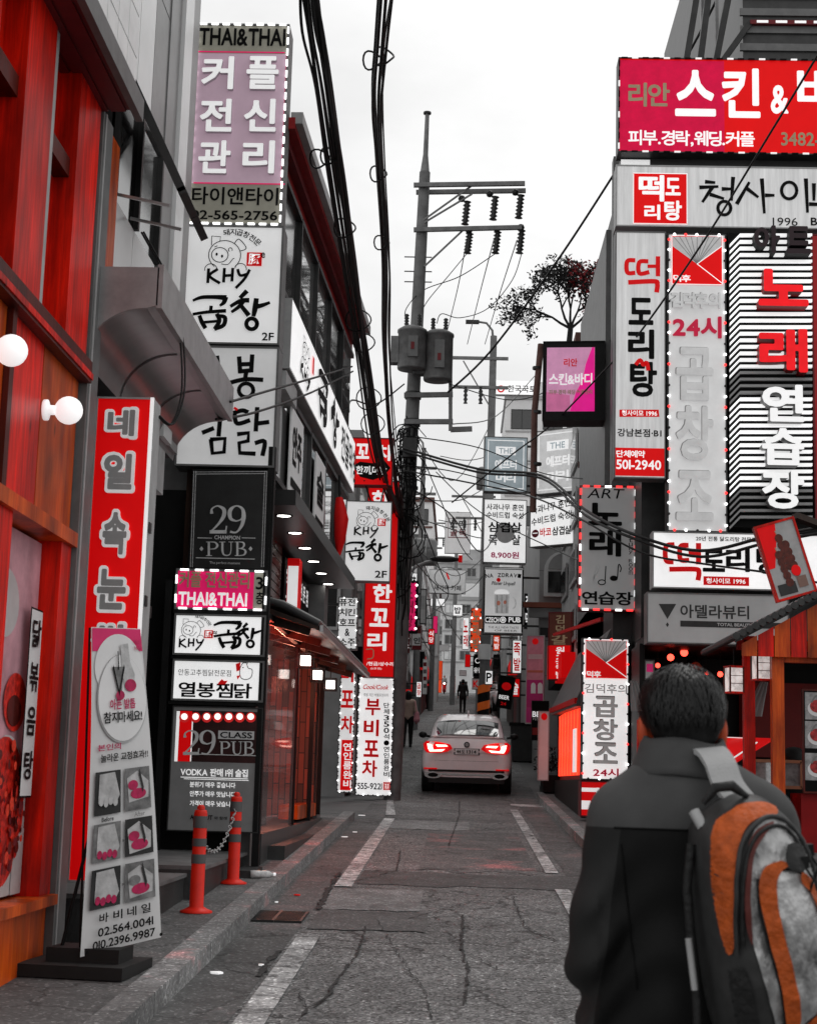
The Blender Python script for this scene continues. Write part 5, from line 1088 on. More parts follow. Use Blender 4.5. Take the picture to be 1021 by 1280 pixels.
s.R(606, 770, 652, 780, INK, 1); s.T('CZECH', 615, 775, 17, 6.5, LETW, .05, 3); s.C(628.5, 775, 4, LETW, l=3); s.O(628.5, 775, 2.4, INK, .7, l=5); s.T('PUB', 643, 775, 15, 6.5, LETW, .05, 3); s.T('THE ALL NEW TASTE', 629, 784.5, 38, 2.6, MGREY, .01); s.T('OF BEER', 632, 788.5, 28, 2.2, MGREY, .01); s.done(.9)
s = Sign('vertical_sign', 'brown over red vertical sign with white and tan letters on the stone building', (685, 765, 714, 850), 36, yaw=R(-20), t=.25, face=M('sign_brown', (.09, .022, .012), .45, emit=.12), case=DRED)
s.R(684, 807, 714, 850, RED, 1); s.V('김덕', 700, 768, 793, 11, TAN, .04); s.T('갈', 699, 800, 20, 12, TAN, .05); s.V('원조족발', 700, 808, 849, 11, LETW, .05); s.done()
s = Sign('poster_banner', 'tall pink poster banner with two arched windows drawn at its middle', (657, 794, 680, 905), 37, yaw=R(-12), t=.08, face=M('poster_rose', (.50, .17, .22), .5, emit=.06, var=.25, scale=3), case=LGREY)
s.C(669, 802, 4, REDL, l=2); s.R(660, 818, 678, 824, M('poster_light', (.6, .4, .42), .5)); s.R(659, 838, 680, 841, M('poster_band', (.5, .12, .08), .5)); s.R(658, 850, 680, 885, M('poster_deep_pink', (.48, .02, .16), .5), 1)
for x in (666.5, 675): s.C(x, 858, 3, PAPER, 4.5, 3); s.R(x-3, 858, x+3, 867, PAPER, 3)
s.R(657.5, 885, 664, 903, M('poster_pink2', (.55, .03, .2), .5), 3); s.done()
s = Sign('board_sign', 'black board sign with white lettering beside the pink poster banner', (664, 876, 686, 926), 35, t=.08, face=INK, case=BLK); s.T('BE', 670, 893, 10, 7, LETW, .03); s.T('FEST', 671, 899, 10, 3, LETG, .01); s.R(664, 910, 684, 919, M('board_red_band', (.2, .01, .01))); s.done()
s = Sign('standee_sign', 'white narrow standee board with a red fruit mark at its top', (672, 889, 686, 976), 33.2, t=.06, face=PAPER, case=LGREY); s.C(680, 896, 4, REDL, 4.5, 2); s.done()
# stone building with an arched window
SB = empty('stone_building', 'pale stone building with an arched window behind the grey ART sign', 'building', (2.2, 41, g(41)))
def sb(name, mb, par=None): o = mb.build(name, par or SB); o.location = -Vector(SB.location) if par is None else (0, 0, 0); return o
STONE = M('pale_stone', .32, .7, var=.15, scale=1.2, bump=.15); m = MB(); m.box((2.0, 41, 1), (9, 52, 9.3), STONE); m.box((3.3, 33.8, 1), (12, 41, 10.5), MGREY)
for i in range(7): m.box((1.992, 40.995, 2.6+.9*i), (6, 41.02, 2.612+.9*i), MGREY)
sb('wall', m)
c = at(705, 720, 41); m = MB(); w_, h_ = .42, .52
m.prism([(c.x-w_-.1, c.z-.55), (c.x+w_+.1, c.z-.55)]+[(c.x+(w_+.1)*math.cos(R(a)), c.z+.12+(w_+.1)*math.sin(R(a))) for a in range(0, 181, 15)], 40.9, 41.0, PAPER); o = sb('window', m)
m = MB(); m.box((c.x-w_, 40.88, c.z-.45), (c.x+w_, 40.895, c.z+.1), GLASSD); m.prism([(c.x+w_*math.cos(R(a)), c.z+.16+w_*math.sin(R(a))) for a in range(0, 181, 15)], 40.88, 40.895, LGREY); m.build('pane', o).location = (0, 0, 0)
m = MB(); m.box((c.x-1.1, 40.78, c.z-.85), (c.x+1.2, 41.0, c.z-.72), M('terracotta_ledge', (.35, .11, .07), .6)); m.box((c.x-.9, 40.84, c.z-1.1), (c.x+1.1, 41.0, c.z-.86), STONE); m.box((c.x-.6, 40.97, c.z-1.6), (c.x+1.1, 41.0, c.z-1.35), DGREY); sb('ledge', m)
# red neon shop with sloped fascia
NS = empty('neon_shop_front', 'shop front glowing with red neon tubes under a sloped grey fascia along the right kerb', 'shopfront', (2.2, 29, g(29)))
def ns(name, mb, par=None): o = mb.build(name, par or NS); o.location = -Vector(NS.location) if par is None else (0, 0, 0); return o
m = MB(); m.box((2.45, 25.8, 0), (2.8, 33.6, 5.0), DGREY); m.box((2.0, 26.2, .9), (2.06, 33.4, g(29)+.62), BLK); m.box((2.06, 26.2, .9), (2.45, 33.4, g(29)+.5), DGREY); ns('wall', m)
FSC = M('sloped_fascia_grey', .10, .4, var=.35, scale=3); m = MB(); m.add([(1.90, 26.1, 3.05), (1.90, 33.4, 3.2), (2.45, 33.4, 4.35), (2.45, 26.1, 4.2), (1.90, 26.1, 2.93), (1.90, 33.4, 3.08), (2.45, 33.4, 3.1), (2.45, 26.1, 2.95)], [(0,1,2,3),(4,7,6,5),(0,4,5,1),(1,5,6,2),(2,6,7,3),(3,7,4,0)], FSC)
m.bar((1.89, 26.1, 3.02), (1.89, 33.4, 3.17), .05, .09, REDP); m.bar((2.3, 26.1, 4.35), (1.95, 33.4, 4.75), .05, .06, REDP); fs_ = ns('fascia', m)
m = MB(); random.seed(3)
for i in range(30):
    y = 26.6+.21*i; zz = 3.45+random.uniform(0, .25); x = 1.90+(zz-3.05)*.48-.012
    m.bar((x, y, zz), (x+.12, y, zz+.25), .05, .012, LETG)
ns('fascia_lettering', m)
NEON = M('neon_tube_red', (1, .035, .015), .3, emit=1.5, var=0); NEONO = M('neon_tube_orange', (1, .07, .02), .3, emit=2.0, var=0)
m = MB(); m.box((2.10, 26.3, g(29)+.62), (2.13, 33.3, 3.0), M('neon_back_red', (.16, .004, .003), .4, emit=.12)); ns('back_panel', m)
for i in range(34):
    y = 26.45+.2*i; m = MB(); m.tube([(2.07, y+.03*math.sin(k*1.1), g(29)+.7+k*.1) for k in range(13)], .015, NEON if i % 4 else NEONO, 6); ns('neon_tube', m)
m = MB(); m.box((2.03, 28.1, g(29)+.75), (2.06, 28.7, g(29)+1.5), LETW); ns('menu_sheet', m)
# ================================================================== smooth bodies: distance fields meshed by surface nets
def rcone(a, b, ra, rb, sc=(1, 1, 1)): return ('c', np.array(a, float), np.array(b, float), ra, rb, np.array(sc, float))
def elli(c, r): return ('e', np.array(c, float), np.array(r, float))
def sdf(prims, P, k):
    out = None
    for p in prims:
        if p[0] == 'c':
            _, a, b, ra, rb, sc = p; Q = (P-a)/sc; d = (b-a)/sc; t = np.clip(Q@d/max(d@d, 1e-12), 0, 1); v = np.linalg.norm(Q-t[:, None]*d, axis=1)-(ra+(rb-ra)*t)
        else: q = (P-p[1])/p[2]; L = np.linalg.norm(q, axis=1); v = (L-1)*p[2].min()*1.0
        if out is None: out = v
        else: h = np.clip(.5+.5*(v-out)/k, 0, 1); out = v*(1-h)+out*h-k*h*(1-h)      # smooth minimum of out and v
    return out
def smin_fix(prims, P, k):
    out = None
    for p in prims:
        v = sdf([p], P, k)
        if out is None: out = v
        else: h = np.clip(.5+.5*(out-v)/k, 0, 1); out = out*(1-h)+v*h-k*h*(1-h)
    return out
def nets(prims, h, k=.03, extra=None, pad=.06):
    lo = np.min([np.minimum(p[1]-(p[3]*p[5] if p[0] == 'c' else p[2]), (p[2]-p[4]*p[5]) if p[0] == 'c' else p[1]-p[2]) for p in prims], 0)-pad
    hi = np.max([np.maximum(p[1]+(p[3]*p[5] if p[0] == 'c' else p[2]), (p[2]+p[4]*p[5]) if p[0] == 'c' else p[1]+p[2]) for p in prims], 0)+pad
    n = np.ceil((hi-lo)/h).astype(int)+1; ax = [lo[i]+h*np.arange(n[i]) for i in range(3)]
    G = np.stack(np.meshgrid(*ax, indexing='ij'), -1).reshape(-1, 3); F = smin_fix(prims, G, k)
    if extra is not None: F = F+extra(G)
    F = F.reshape(n); S = F < 0
    A = np.zeros(n-1); Pm = np.zeros((*(n-1), 3)); ii = np.indices(n-1).transpose(1, 2, 3, 0).astype(float)
    cs = [(0,0,0),(1,0,0),(0,1,0),(1,1,0),(0,0,1),(1,0,1),(0,1,1),(1,1,1)]
    sl = lambda X, c: X[c[0]:n[0]-1+c[0], c[1]:n[1]-1+c[1], c[2]:n[2]-1+c[2]]
    for i, a in enumerate(cs):
        for b in cs[i+1:]:
            if sum(abs(x-y) for x, y in zip(a, b)) != 1: continue
            fa, fb = sl(F, a), sl(F, b); m = (fa < 0) != (fb < 0); t = np.where(m, fa/np.where(m, fa-fb, 1), 0)
            pos = ii+np.array(a)+t[..., None]*(np.array(b)-np.array(a)); A += m; Pm += np.where(m[..., None], pos, 0)
    act = A > 0; idx = -np.ones(n-1, int); idx[act] = np.arange(act.sum()); V_ = Pm[act]/A[act][:, None]*h+lo
    fs = []
    for d in range(3):
        u, v = (d+1) % 3, (d+2) % 3
        s0 = [slice(1, n[i]-1) for i in range(3)]; s1 = list(s0); s0[d] = slice(0, n[d]-1); s1[d] = slice(1, n[d])
        a, b = S[tuple(s0)], S[tuple(s1)]; base = np.argwhere(a != b); 
        for i in range(3):
            if i != d: base[:, i] += 1
        fl = S[tuple(base.T)]
        def q(du, dv): c = base.copy(); c[:, u] -= du; c[:, v] -= dv; return idx[tuple(c.T)]
        quad = np.stack([q(1, 1), q(0, 1), q(0, 0), q(1, 0)], 1); quad[~fl] = quad[~fl][:, ::-1]; fs.append(quad)
    return V_, np.concatenate(fs)
def blob(prims, h, mat, k=.03, extra=None, mb=None):
    V_, F_ = nets(prims, h, k, extra); m = mb or MB(); m.add(V_.tolist(), F_.tolist(), mat, True); return m
SKIN = M('skin', (.42, .09, .045), .5, var=.08, scale=12); HAIR = M('hair_black', .004, .5, spec=.25, var=.5, scale=60, stretch=(1, 1, .1))
def limb(a, b, c, ra, rb, rc): return [rcone(a, b, ra, rb), rcone(b, c, rb, rc)]
def fingers(w, d, s=1.0, side=1):
    """palm, four unequal curled fingers and a thumb, hanging from wrist w along d"""
    w = np.array(w); d = np.array(d)/np.linalg.norm(d); x = np.cross(d, [1., 0, 0]); x = x/np.linalg.norm(x); n = np.cross(x, d)
    o = [rcone(w, w+d*.085*s, .024*s, .028*s, (.7, 1.1, 1))]
    for i, L in enumerate((.066, .075, .070, .054)):
        b = w+d*.09*s+x*(.030-.02*i)*s; m_ = b+d*L*.55*s+n*side*.010*s; o += [rcone(b, m_, .0095*s, .0085*s), rcone(m_, m_+d*L*.45*s+n*side*.024*s, .0085*s, .007*s)]
    b = w+d*.03*s+x*.03*s; m_ = b+d*.035*s+x*.022*s; o += [rcone(b, m_, .012*s, .011*s), rcone(m_, m_+d*.03*s+n*side*.012*s, .011*s, .009*s)]
    return o
def pedestrian(label, loc, rz, H, top, leg, pose, hair=0, h=.016, coat=0.0, shoe=RUBBER):
    S_ = H/1.72; q = lambda *p: tuple(v*S_ for v in p); st, sw = pose
    r = empty('person', label, 'person', loc, rz)
    hip = {s: q(.09*s, 0, .90) for s in (-1, 1)}; kn = {s: q(.10*s, .10*s*st+.03, .49) for s in (-1, 1)}; an = {s: q(.10*s, .20*s*st-.04*abs(st), .085) for s in (-1, 1)}
    sh = {s: q(.19*s, 0, 1.40) for s in (-1, 1)}; el = {s: q(.25*s, -.10*s*sw-.02, 1.12) for s in (-1, 1)}; wr = {s: q(.25*s, -.14*s*sw+.06, .88) for s in (-1, 1)}
    tor = [rcone(q(0, 0, .95), q(0, .01, 1.15), .125*S_, .12*S_, (1.15, .8, 1)), rcone(q(0, .01, 1.15), q(0, 0, 1.36), .12*S_, .13*S_, (1.25, .85, 1)), rcone(q(-.15, 0, 1.40), q(.15, 0, 1.40), .065*S_, .065*S_)]
    body = tor+[rcone(q(0, 0, 1.38), q(0, .015, 1.54), .052*S_, .05*S_), elli(q(0, .02, 1.63), q(.078, .098, .112)), elli(q(0, .09, 1.57), q(.05, .04, .05)), rcone(q(0, .115, 1.64), q(0, .135, 1.61), .012*S_, .016*S_)]
    for s in (-1, 1):
        body += limb(hip[s], kn[s], an[s], .085*S_, .055*S_, .038*S_)+limb(sh[s], el[s], wr[s], .05*S_, .038*S_, .027*S_)+[elli(q(.079*s, .02, 1.62), q(.012, .022, .03)), rcone(an[s], (an[s][0], an[s][1]+.13*S_, .04*S_), .035*S_, .028*S_)]
        d = np.array(wr[s])-np.array(el[s]); body += fingers(wr[s], d, S_, 1)
    blob(body, h*.8, SKIN, .02).build('body', r)
    t = [rcone(p[1], p[2], p[3]+.022, p[4]+.022, p[5]) for p in tor]+sum([[rcone(sh[s], el[s], .062*S_, .052*S_), rcone(el[s], tuple(np.array(el[s])*.1+np.array(wr[s])*.9), .052*S_, .042*S_)] for s in (-1, 1)], [])
    if coat > 0: t += [rcone(q(0, 0, .95), q(0, -.01, .95-coat), .15*S_, .17*S_, (1.15, .85, 1))]
    blob(t, h, top, .03).build('jacket', r)
    blob([rcone(hip[s], kn[s], .098*S_, .072*S_) for s in (-1, 1)]+[rcone(kn[s], (an[s][0], an[s][1], an[s][2]+.02), .072*S_, .056*S_) for s in (-1, 1)]+[rcone(hip[-1], hip[1], .10*S_, .10*S_)], h, leg, .03).build('trousers', r)
    for s in (-1, 1): blob([rcone((an[s][0], an[s][1]-.03*S_, .045*S_), (an[s][0], an[s][1]+.15*S_, .04*S_), .05*S_, .042*S_)], h*.8, shoe, .02).build('shoe', r)
    hp = [elli(q(0, .0, 1.665), q(.092, .105, .10)), elli(q(0, -.03, 1.61), q(.086, .08, .085))]
    if hair: hp += [rcone(q(0, -.05, 1.6), q(0, -.06, 1.6-hair), .08*S_, .075*S_, (1.1, .6, 1))]
    blob(hp, h, HAIR, .03).build('hair', r); return r
# ================================================================== car
CARP = M('car_silver_paint', (.84, .76, .77), .25, metal=.0, var=.05, coat=.7); CARD = M('car_dark_plastic', .012, .5); CHR = M('car_chrome', .7, .15, metal=1, var=.05)
TAIL = M('tail_lamp_red', (.55, .004, .006), .15, emit=.55, var=.05); TAILW = M('tail_lamp_lit', (1, .5, .4), .2, emit=4, var=0); CGL = M('car_glass', .05, .04, metal=.55, var=.3, spec=1)
def loft(rings, mat, mb, smooth=True, cap=True):
    n = len(rings[0]); vs = [p for r_ in rings for p in r_]
    mb.add(vs, [(i*n+k, i*n+(k+1) % n, (i+1)*n+(k+1) % n, (i+1)*n+k) for i in range(len(rings)-1) for k in range(n)], mat, smooth)
    if cap: mb.add(rings[0], [tuple(reversed(range(n)))], mat); mb.add(rings[-1], [tuple(range(n))], mat)
def make_car(label, loc, rz, paint=CARP, pitch=0.0, lit=True):
    r = empty('car', label, 'car', loc, rz); r.rotation_euler = (pitch, 0, rz)
    half = [(0, .24), (.45, .24), (.74, .27), (.88, .36), (.93, .48), (.955, .62), (.955, .76), (.94, .90), (.905, 1.02), (.86, 1.12), (.80, 1.19), (.70, 1.215), (.35, 1.23), (0, 1.235)]
    def ring(y, w, zt, zb=.24, sq=1.0):
        pts = []
        for x, z in half:
            f = (z-.24)/(1.235-.24); pts.append((x*w, y, zb+(zt-zb)*f))
        return [(-x, yy, z) for x, yy, z in reversed(pts[1:-1])][::1]+[pts[0]]+pts[1:-1]+[pts[-1]] if False else [(x, yy, z) for x, yy, z in pts]+[(-x, yy, z) for x, yy, z in reversed(pts[1:-1])]
    m = MB(); loft([ring(.02, .72, .86, .40), ring(.0, .84, .90, .36), ring(.03, .93, .98, .30), ring(.07, .965, 1.13, .27), ring(.12, .985, 1.185, .25), ring(.22, 1.0, 1.205), ring(.6, 1.0, 1.19), ring(1.4, .985, 1.16), ring(2.6, .985, 1.12), ring(3.6, .985, 1.08), ring(4.3, .96, 1.0), ring(4.7, .86, .86, .3), ring(4.86, .70, .70, .36)], paint, m)
    body = m.build('body', r)
    gh = [(0, 1.0), (.60, .985), (.82, .93), (.93, .80), (.97, .5), (1.0, .0)]     # greenhouse half section (w, h)
    def gring(y, w, z0, z1): P = [(x*w, y, z0+(z1-z0)*h_) for x, h_ in gh]; return P+[(-x, yy, z) for x, yy, z in reversed(P[1:])]
    m = MB(); st = [(.20, .80, 1.16, 1.20), (.45, .80, 1.15, 1.32), (.85, .79, 1.14, 1.47), (1.3, .77, 1.12, 1.585), (1.8, .765, 1.1, 1.625), (2.5, .77, 1.1, 1.62), (3.0, .78, 1.08, 1.50), (3.7, .80, 1.05, 1.12)]
    loft([gring(*a) for a in st], paint, m, True, False); roof = m.build('roof', r)
    m = MB(); a, b = st[0], st[2]
    def rw(x, t): 
        y = .24+t*.72; zc = np.interp(y, [s_[0] for s_ in st], [s_[3] for s_ in st]); return (x, y-.012, zc+.03-.10*(x/.8)**4)
    N = 10; vs = [rw(-.66+(1.32)*i/N*1.0, t/4) for t in range(5) for i in range(N+1)]
    m.add(vs, [(t*(N+1)+i, t*(N+1)+i+1, (t+1)*(N+1)+i+1, (t+1)*(N+1)+i) for t in range(4) for i in range(N)], CGL, True); m.build('rear_window', r)
    for s in (-1, 1):
        m = MB(); m.add([(s*.80, .75, 1.20), (s*.80, 3.1, 1.15), (s*.70, 2.7, 1.50), (s*.72, 1.2, 1.49)], [(0,1,2,3)], CGL); m.build('side_window', r)
        m = MB(); f = Face(lambda x, y: (x, y), -.0, m)                                        # tail lamps wrap the corner
        def lamp(pts, mt, off):
            vs = []
            for x, z in pts: vs.append((s*x, -.012+.075*max(0, (x-.62)/.3)**2+max(0, z-.98)*.55-off*.6, z))
            n = len(vs); m.add(vs+[(x, y+.06, z) for x, y, z in vs], [tuple(range(n)), tuple(range(n, 2*n))]+[(i, (i+1) % n, n+(i+1) % n, n+i) for i in range(n)], mt)
        lamp([(.30, .96), (.36, 1.045), (.60, 1.09), (.86, 1.10), (.925, 1.04), (.90, .92), (.84, .86), (.62, .86), (.42, .885)], TAIL, .02); 
        if lit: lamp([(.46, .94), (.70, .92), (.74, 1.02), (.84, 1.05), (.82, .95), (.78, .885), (.52, .895)], TAILW, .045); lamp([(.40, 1.0), (.44, 1.03), (.66, 1.03), (.62, .99)], TAILW, .045)
        m.build('tail_lamp', r)
        m = MB(); m.prism([(s*(.70+.16*math.cos(R(a))*(1.15 if abs(math.cos(R(a))) > .5 else 1)), .40+.075*math.sin(R(a))) for a in range(0, 360, 30)], -.035, .05, CHR); m.prism([(s*(.70+.11*math.cos(R(a))), .40+.045*math.sin(R(a))) for a in range(0, 360, 30)], -.039, -.03, INK); m.build('exhaust', r)
        m = MB(); m.box((s*.62, -.012, .515), (s*.90, .05, .545), TAIL); m.build('reflector', r)
        m = MB(); m.ball((s*1.04, 2.75, 1.12), .10, CARD, 10, (1.0, .7, .75)); m.bar((s*.88, 2.8, 1.08), (s*1.02, 2.75, 1.10), .04, .05, CARD); m.build('mirror', r)
        for y in (.78, 3.75):
            w = MB(); prof = [(.20, -.13), (.33, -.13), (.355, -.10), (.36, 0), (.355, .10), (.33, .13), (.20, .13)]; w.lathe(prof, RUBBER, (s*.83, y, .36), 24, 'X'); o = w.build('wheel', r)
            w = MB(); w.lathe([(0, s*.125), (.20, s*.13), (.22, s*.10)], CHR, (s*.83, y, .36), 16, 'X'); w.build('rim', o)
            w = MB(); w.lathe([(.385, s*.93-.02), (.385, s*.93+.025)], CARD, (0, y, .37), 24, 'X'); w.build('wheel_arch', r)
    m = MB(); m.box((-.80, -.015, .47), (.80, .05, .515), CARD); m.box((-.62, -.02, .40), (.62, .03, .44), CHR); m.box((-.80, -.004, .24), (.80, .12, .36), CARD); m.build('bumper_trim', r)
    m = MB(); m.box((-.27, .005, .83), (.27, .02, .965), CARD); p_ = m.build('plate_recess', r)
    m = MB(); f = Face(lambda x, y: (x, y), -.008, m); m.box((-.245, -.006, .84), (.245, .004, .955), PAPER)
    for (tx, cx, w_) in (('44', -.17, .085), ('도', -.075, .07), ('1314', .10, .20)):
        vs, fs, (a, b, c, d) = glyph(tx, .03); f.flat([(cx+(x-(a+b)/2)*w_/(b-a), .898+(y-(c+d)/2)*.075/(d-c)) for x, y in vs], fs, INK, 1)
    m.build('number_plate', r)
    m = MB(); m.tube([(.05*math.cos(R(30*k)), .02, 1.045+.05*math.sin(R(30*k))) for k in range(13)], .012, CARD, 6); m.lathe([(0, .018), (.035, .018)], LGREY, (0, 0, 1.045), 12, 'Y'); m.build('badge', r)
    m = MB(); m.box((-.72, .10, 1.19), (.72, .30, 1.215), paint); m.bar((0, 1.75, 1.63), (0, 1.55, 1.70), .03, .05, paint); m.build('spoiler', r)
    m = MB(); m.box((-.70, .02, .70), (.70, .028, .705), CARD); m.build('boot_seam', r)
    m = MB()
    for x in (-.38, .38): m.box((x-.13, 1.35, 1.05), (x+.13, 1.5, 1.42), CARD)
    m.build('seat', r); return r
carx = at(581, 990, 34.3); car = make_car('silver luxury coupe SUV seen from behind with its tail lamps lit', (carx.x+.02, 34.25, g(34.25)+.01), R(-1), pitch=math.atan(.07))
car2 = dup(car, (2.35, 84, g(84)), R(184), 'pale car parked nose outward far up the right side past the striped pole')
# ================================================================== pedestrians and scooter up the street
DKC = M('cloth_black', .012, .8, var=.3); BEIGE = M('cloth_beige', (.42, .30, .25), .8); DNM = M('cloth_dark_denim', .03, .8)
w = at(509, 921, 47.5); pw = pedestrian('person with long dark hair in a beige top walking up the left side', (w.x, 47.5, g(47.5)), 0, 1.62, BEIGE, DKC, (.7, .5), .28)
bg_ = empty('shoulder_bag', 'pale pink shoulder bag hanging at the side of the person in the beige top', 'bag', (w.x+.26, 47.45, g(47.5)+.80)); m = blob([rcone((0, 0, 0), (0, 0, .2), .09, .06, (1.1, 1.4, 1))], .02, M('bag_pink', (.55, .22, .26), .7)); m.build('pouch', bg_); m = MB(); m.tube([(0, -.06, .24), (-.06, -.04, .55), (-.06, .05, .55), (0, .06, .24)], .012, MATS['bag_pink'], 6); m.build('strap', bg_)
w = at(578, 887, 86); pedestrian('person dressed all in black walking away in the middle of the road', (w.x, 86, g(86)), 0, 1.75, DKC, DKC, (.8, .5), 0, coat=.1)
w = at(527, 881, 92); pedestrian('person in dark clothes standing far up the left side by the shop fronts', (-1.75, 92, g(92)), R(40), 1.7, M('cloth_grey', .08, .8), DKC, (.2, .2), .1, h=.03)
sy = 150; w = at(555, 868, sy); sc = empty('scooter', 'red delivery scooter with its headlamp lit, coming down the far end of the street', 'scooter', (w.x, sy, g(sy)), R(180))
m = MB(); m.tube([(0, .55, .55), (0, .35, .35), (0, -.1, .3), (0, -.5, .6), (0, -.7, .7)], [.14, .16, .18, .2, .1], REDP, 10); m.tube([(0, .6, .3), (0, .5, .7), (0, .4, 1.05)], [.1, .16, .08], REDP, 10); m.build('body', sc)
for y in (.65, -.55): m = MB(); m.lathe([(.14, -.05), (.23, -.05), (.25, 0), (.23, .05), (.14, .05)], RUBBER, (0, y, .25), 14, 'X'); m.build('wheel', sc)
m = MB(); m.bar((-.32, .35, 1.08), (.32, .35, 1.08), .03, .03, BLK); m.build('handlebar', sc); m = MB(); m.ball((0, .62, .95), .09, M('headlamp', (1, .9, .8), .2, emit=6), 10); m.build('headlamp', sc); m = MB(); m.box((-.2, -.9, .75), (.2, -.45, 1.15), REDP); m.build('box', sc)
pedestrian('rider in a pale helmet seated on the red delivery scooter', (w.x, sy+.1, g(sy)+.25), R(180), 1.45, M('cloth_pale', .35, .8), DKC, (.0, .3), 0, h=.03)
# ================================================================== market stall and open shop on the right
ST = empty('food_stall', 'orange timber food stall with a tiled roof at the right edge behind the man', 'stall', (4.2, 20.6, g(20.6)))
def stp(name, mb, par=None): o = mb.build(name, par or ST); o.location = -Vector(ST.location) if par is None else (0, 0, 0); return o
YS = 20.4; gz = g(YS)
L = lambda px, py, y=YS: at(px, py, y)
for (px, y, w_) in ((937, 20.9, .14), (973, 20.3, .15)):
    c = L(px, 900, y); m = MB(); m.box((c.x-w_/2, y, gz), (c.x+w_/2, y+w_, L(px, 795, y).z), WORG if px > 950 else WRED); stp('post', m)
a, b = L(916, 802, 20.2), L(1100, 706, 20.2)
m = MB(); m.bar((a.x, 20.1, a.z), (b.x, 20.1, b.z), .05, .05, DGREY)
for k in range(24):
    p = Vector((a.x, 20.1, a.z)).lerp(Vector((b.x, 20.1, b.z)), k/23); m.tube([(p.x, 19.95, p.z+.05), (p.x, 22.6, p.z+.05)], .05, AW, 6)
m.bar((a.x, 20.1, a.z+.01), (b.x, 20.1, b.z+.01), .16, .03, AW); o = stp('roof', m)
m = MB(); d = (Vector((b.x, 0, b.z))-Vector((a.x, 0, a.z)))
for k in range(9):
    p0_ = Vector((a.x+.12, 20.16, a.z-.02)); t0, t1 = k/9, (k+1)/9
    m.add([(a.x+.1+d.x*t0, 20.16, L(925, 822).z), (a.x+.1+d.x*t1-.012, 20.16, L(925, 822).z), (a.x+.1+d.x*t1-.012, 20.16, a.z+d.z*t1-.03), (a.x+.1+d.x*t0, 20.16, a.z+d.z*t0-.03)], [(0,1,2,3)], (WORG, WRED)[k % 2])
stp('gable_board', m)
m = MB(); c0_, c1_ = L(978, 819), L(1110, 832); m.box((c0_.x, 20.3, c1_.z), (c1_.x, 20.42, c0_.z), WORG); m.box((L(930, 806).x, 20.9, L(930, 812, 20.9).z), (L(1110, 806).x, 21.0, L(930, 800, 20.9).z), WRED); stp('beam', m)
c0_, c1_ = L(941, 951, 21), L(1002, 985, 21); m = MB()
for (x0, z0, x1, z1) in ((c0_.x, c0_.z, c1_.x, c0_.z), (c0_.x, c1_.z, c1_.x, c1_.z), (c0_.x, c0_.z, c0_.x, c1_.z), (c1_.x, c0_.z, c1_.x, c1_.z)): m.bar((x0, 21, z0), (x1, 21, z1), .04, .04, M('pale_wood_frame', (.36, .16, .09), .5))
o = stp('glass_case', m); m = MB(); m.box((c0_.x, 21.0, c1_.z), (c1_.x, 21.012, c0_.z), M('display_glass', .35, .1, metal=.4, var=.6, scale=7)); m.build('pane', o)
m = MB(); m.box((c0_.x-.1, 21.05, gz), (c1_.x+1.4, 22.3, c1_.z-.03), BLK); m.box((L(1000, 1000).x, 20.35, gz), (L(1100, 1000).x, 21.0, L(1000, 992).z), M('stall_red_panel', (.24, .004, .005), .5, spec=.15)); stp('counter', m)
m = MB(); c = L(992, 945, 21.6); m.ball((c.x, 21.6, c.z-.06), .2, BLK, 16, (1, 1, .9)); stp('grill_dome', m)
mb_ = Sign('menu_board', 'dark menu board with three food photographs on the stall front at the right border', (1003, 862, 1060, 992), 20.25, t=.04, face=INK, case=WDRK, cat='menu board')
for y in (866, 902, 942):
    mb_.R(1006, y, 1052, y+34, M('menu_grey', .3, .5, var=.5, scale=9)); mb_.C(1022, y+20, 13, PAPER, 10, 2); mb_.C(1021, y+17, 9, M('menu_food', (.35, .03, .03), .5, var=.8, scale=22), 8, 3); mb_.K([(1014, y+12), (1020, y+4), (1027, y+10)], M('menu_green', .2), 2, 4)
mb_.done()
ps = Sign('picture_sign', 'tilted picture sign of grilled skewers in a red wooden frame on the stall roof', (955, 650, 1008, 748), 20.0, t=.10, face=M('picture_paper', .42, .5, var=.2, scale=4), case=WRED, trim=.03)
ps.G([(956, 652), (982, 652), (978, 672), (966, 706), (956, 706)], REDL, 1)
for (x, y, w_) in ((982, 680, 5), (988, 690, 5), (976, 700, 5)):
    for k in range(5): ps.C(x-1+k*.8, y+k*9-8, w_, M('skewer_brown', (.10, .015, .008), .4, var=.6, scale=20), 5.5, 3)
    ps.K([(x-3, y-18), (x+4, y+40)], M('skewer_stick', (.4, .3, .2)), 1.2, 2)
ps.C(990, 716, 6, REDL, 7, 4); ps.R(962, 728, 985, 742, DGREY, 2); ps.R(988, 724, 1000, 738, M('picture_label', (.25, .15, .12)), 2)
o = ps.done(); o.rotation_euler = (0, R(-17), 0); m = MB(); m.bar((.3, .1, .5), (1.3, .6, -.1), .12, .08, WBRN); m.build('strut', o)
def lantern(px, py, y, lab):
    p = at(px, py, y); k = empty('hanging_lantern', lab, 'lantern', tuple(p), R(15), 'paper lanterns by the stall'); PL = M('lantern_paper', (.66, .60, .58), .5, emit=.62, var=.45, scale=9)
    m = MB(); m.box((-.085, -.085, -.15), (.085, .085, .15), PL); m.build('lamp_shade', k); m = MB()
    for x in (-.092, .092):
        for yy in (-.092, .092): m.bar((x, yy, -.17), (x, yy, .17), .018, .018, WDRK)
    for z in (-.165, .165): m.box((-.1, -.1, z-.012), (.1, .1, z+.012), WRED)
    for z in (-.05, .05): m.box((-.09, -.09, z-.004), (.09, -.087, z+.004), WDRK)
    m.bar((0, 0, .17), (0, 0, .4), .012, .012, BLK); m.build('frame', k)
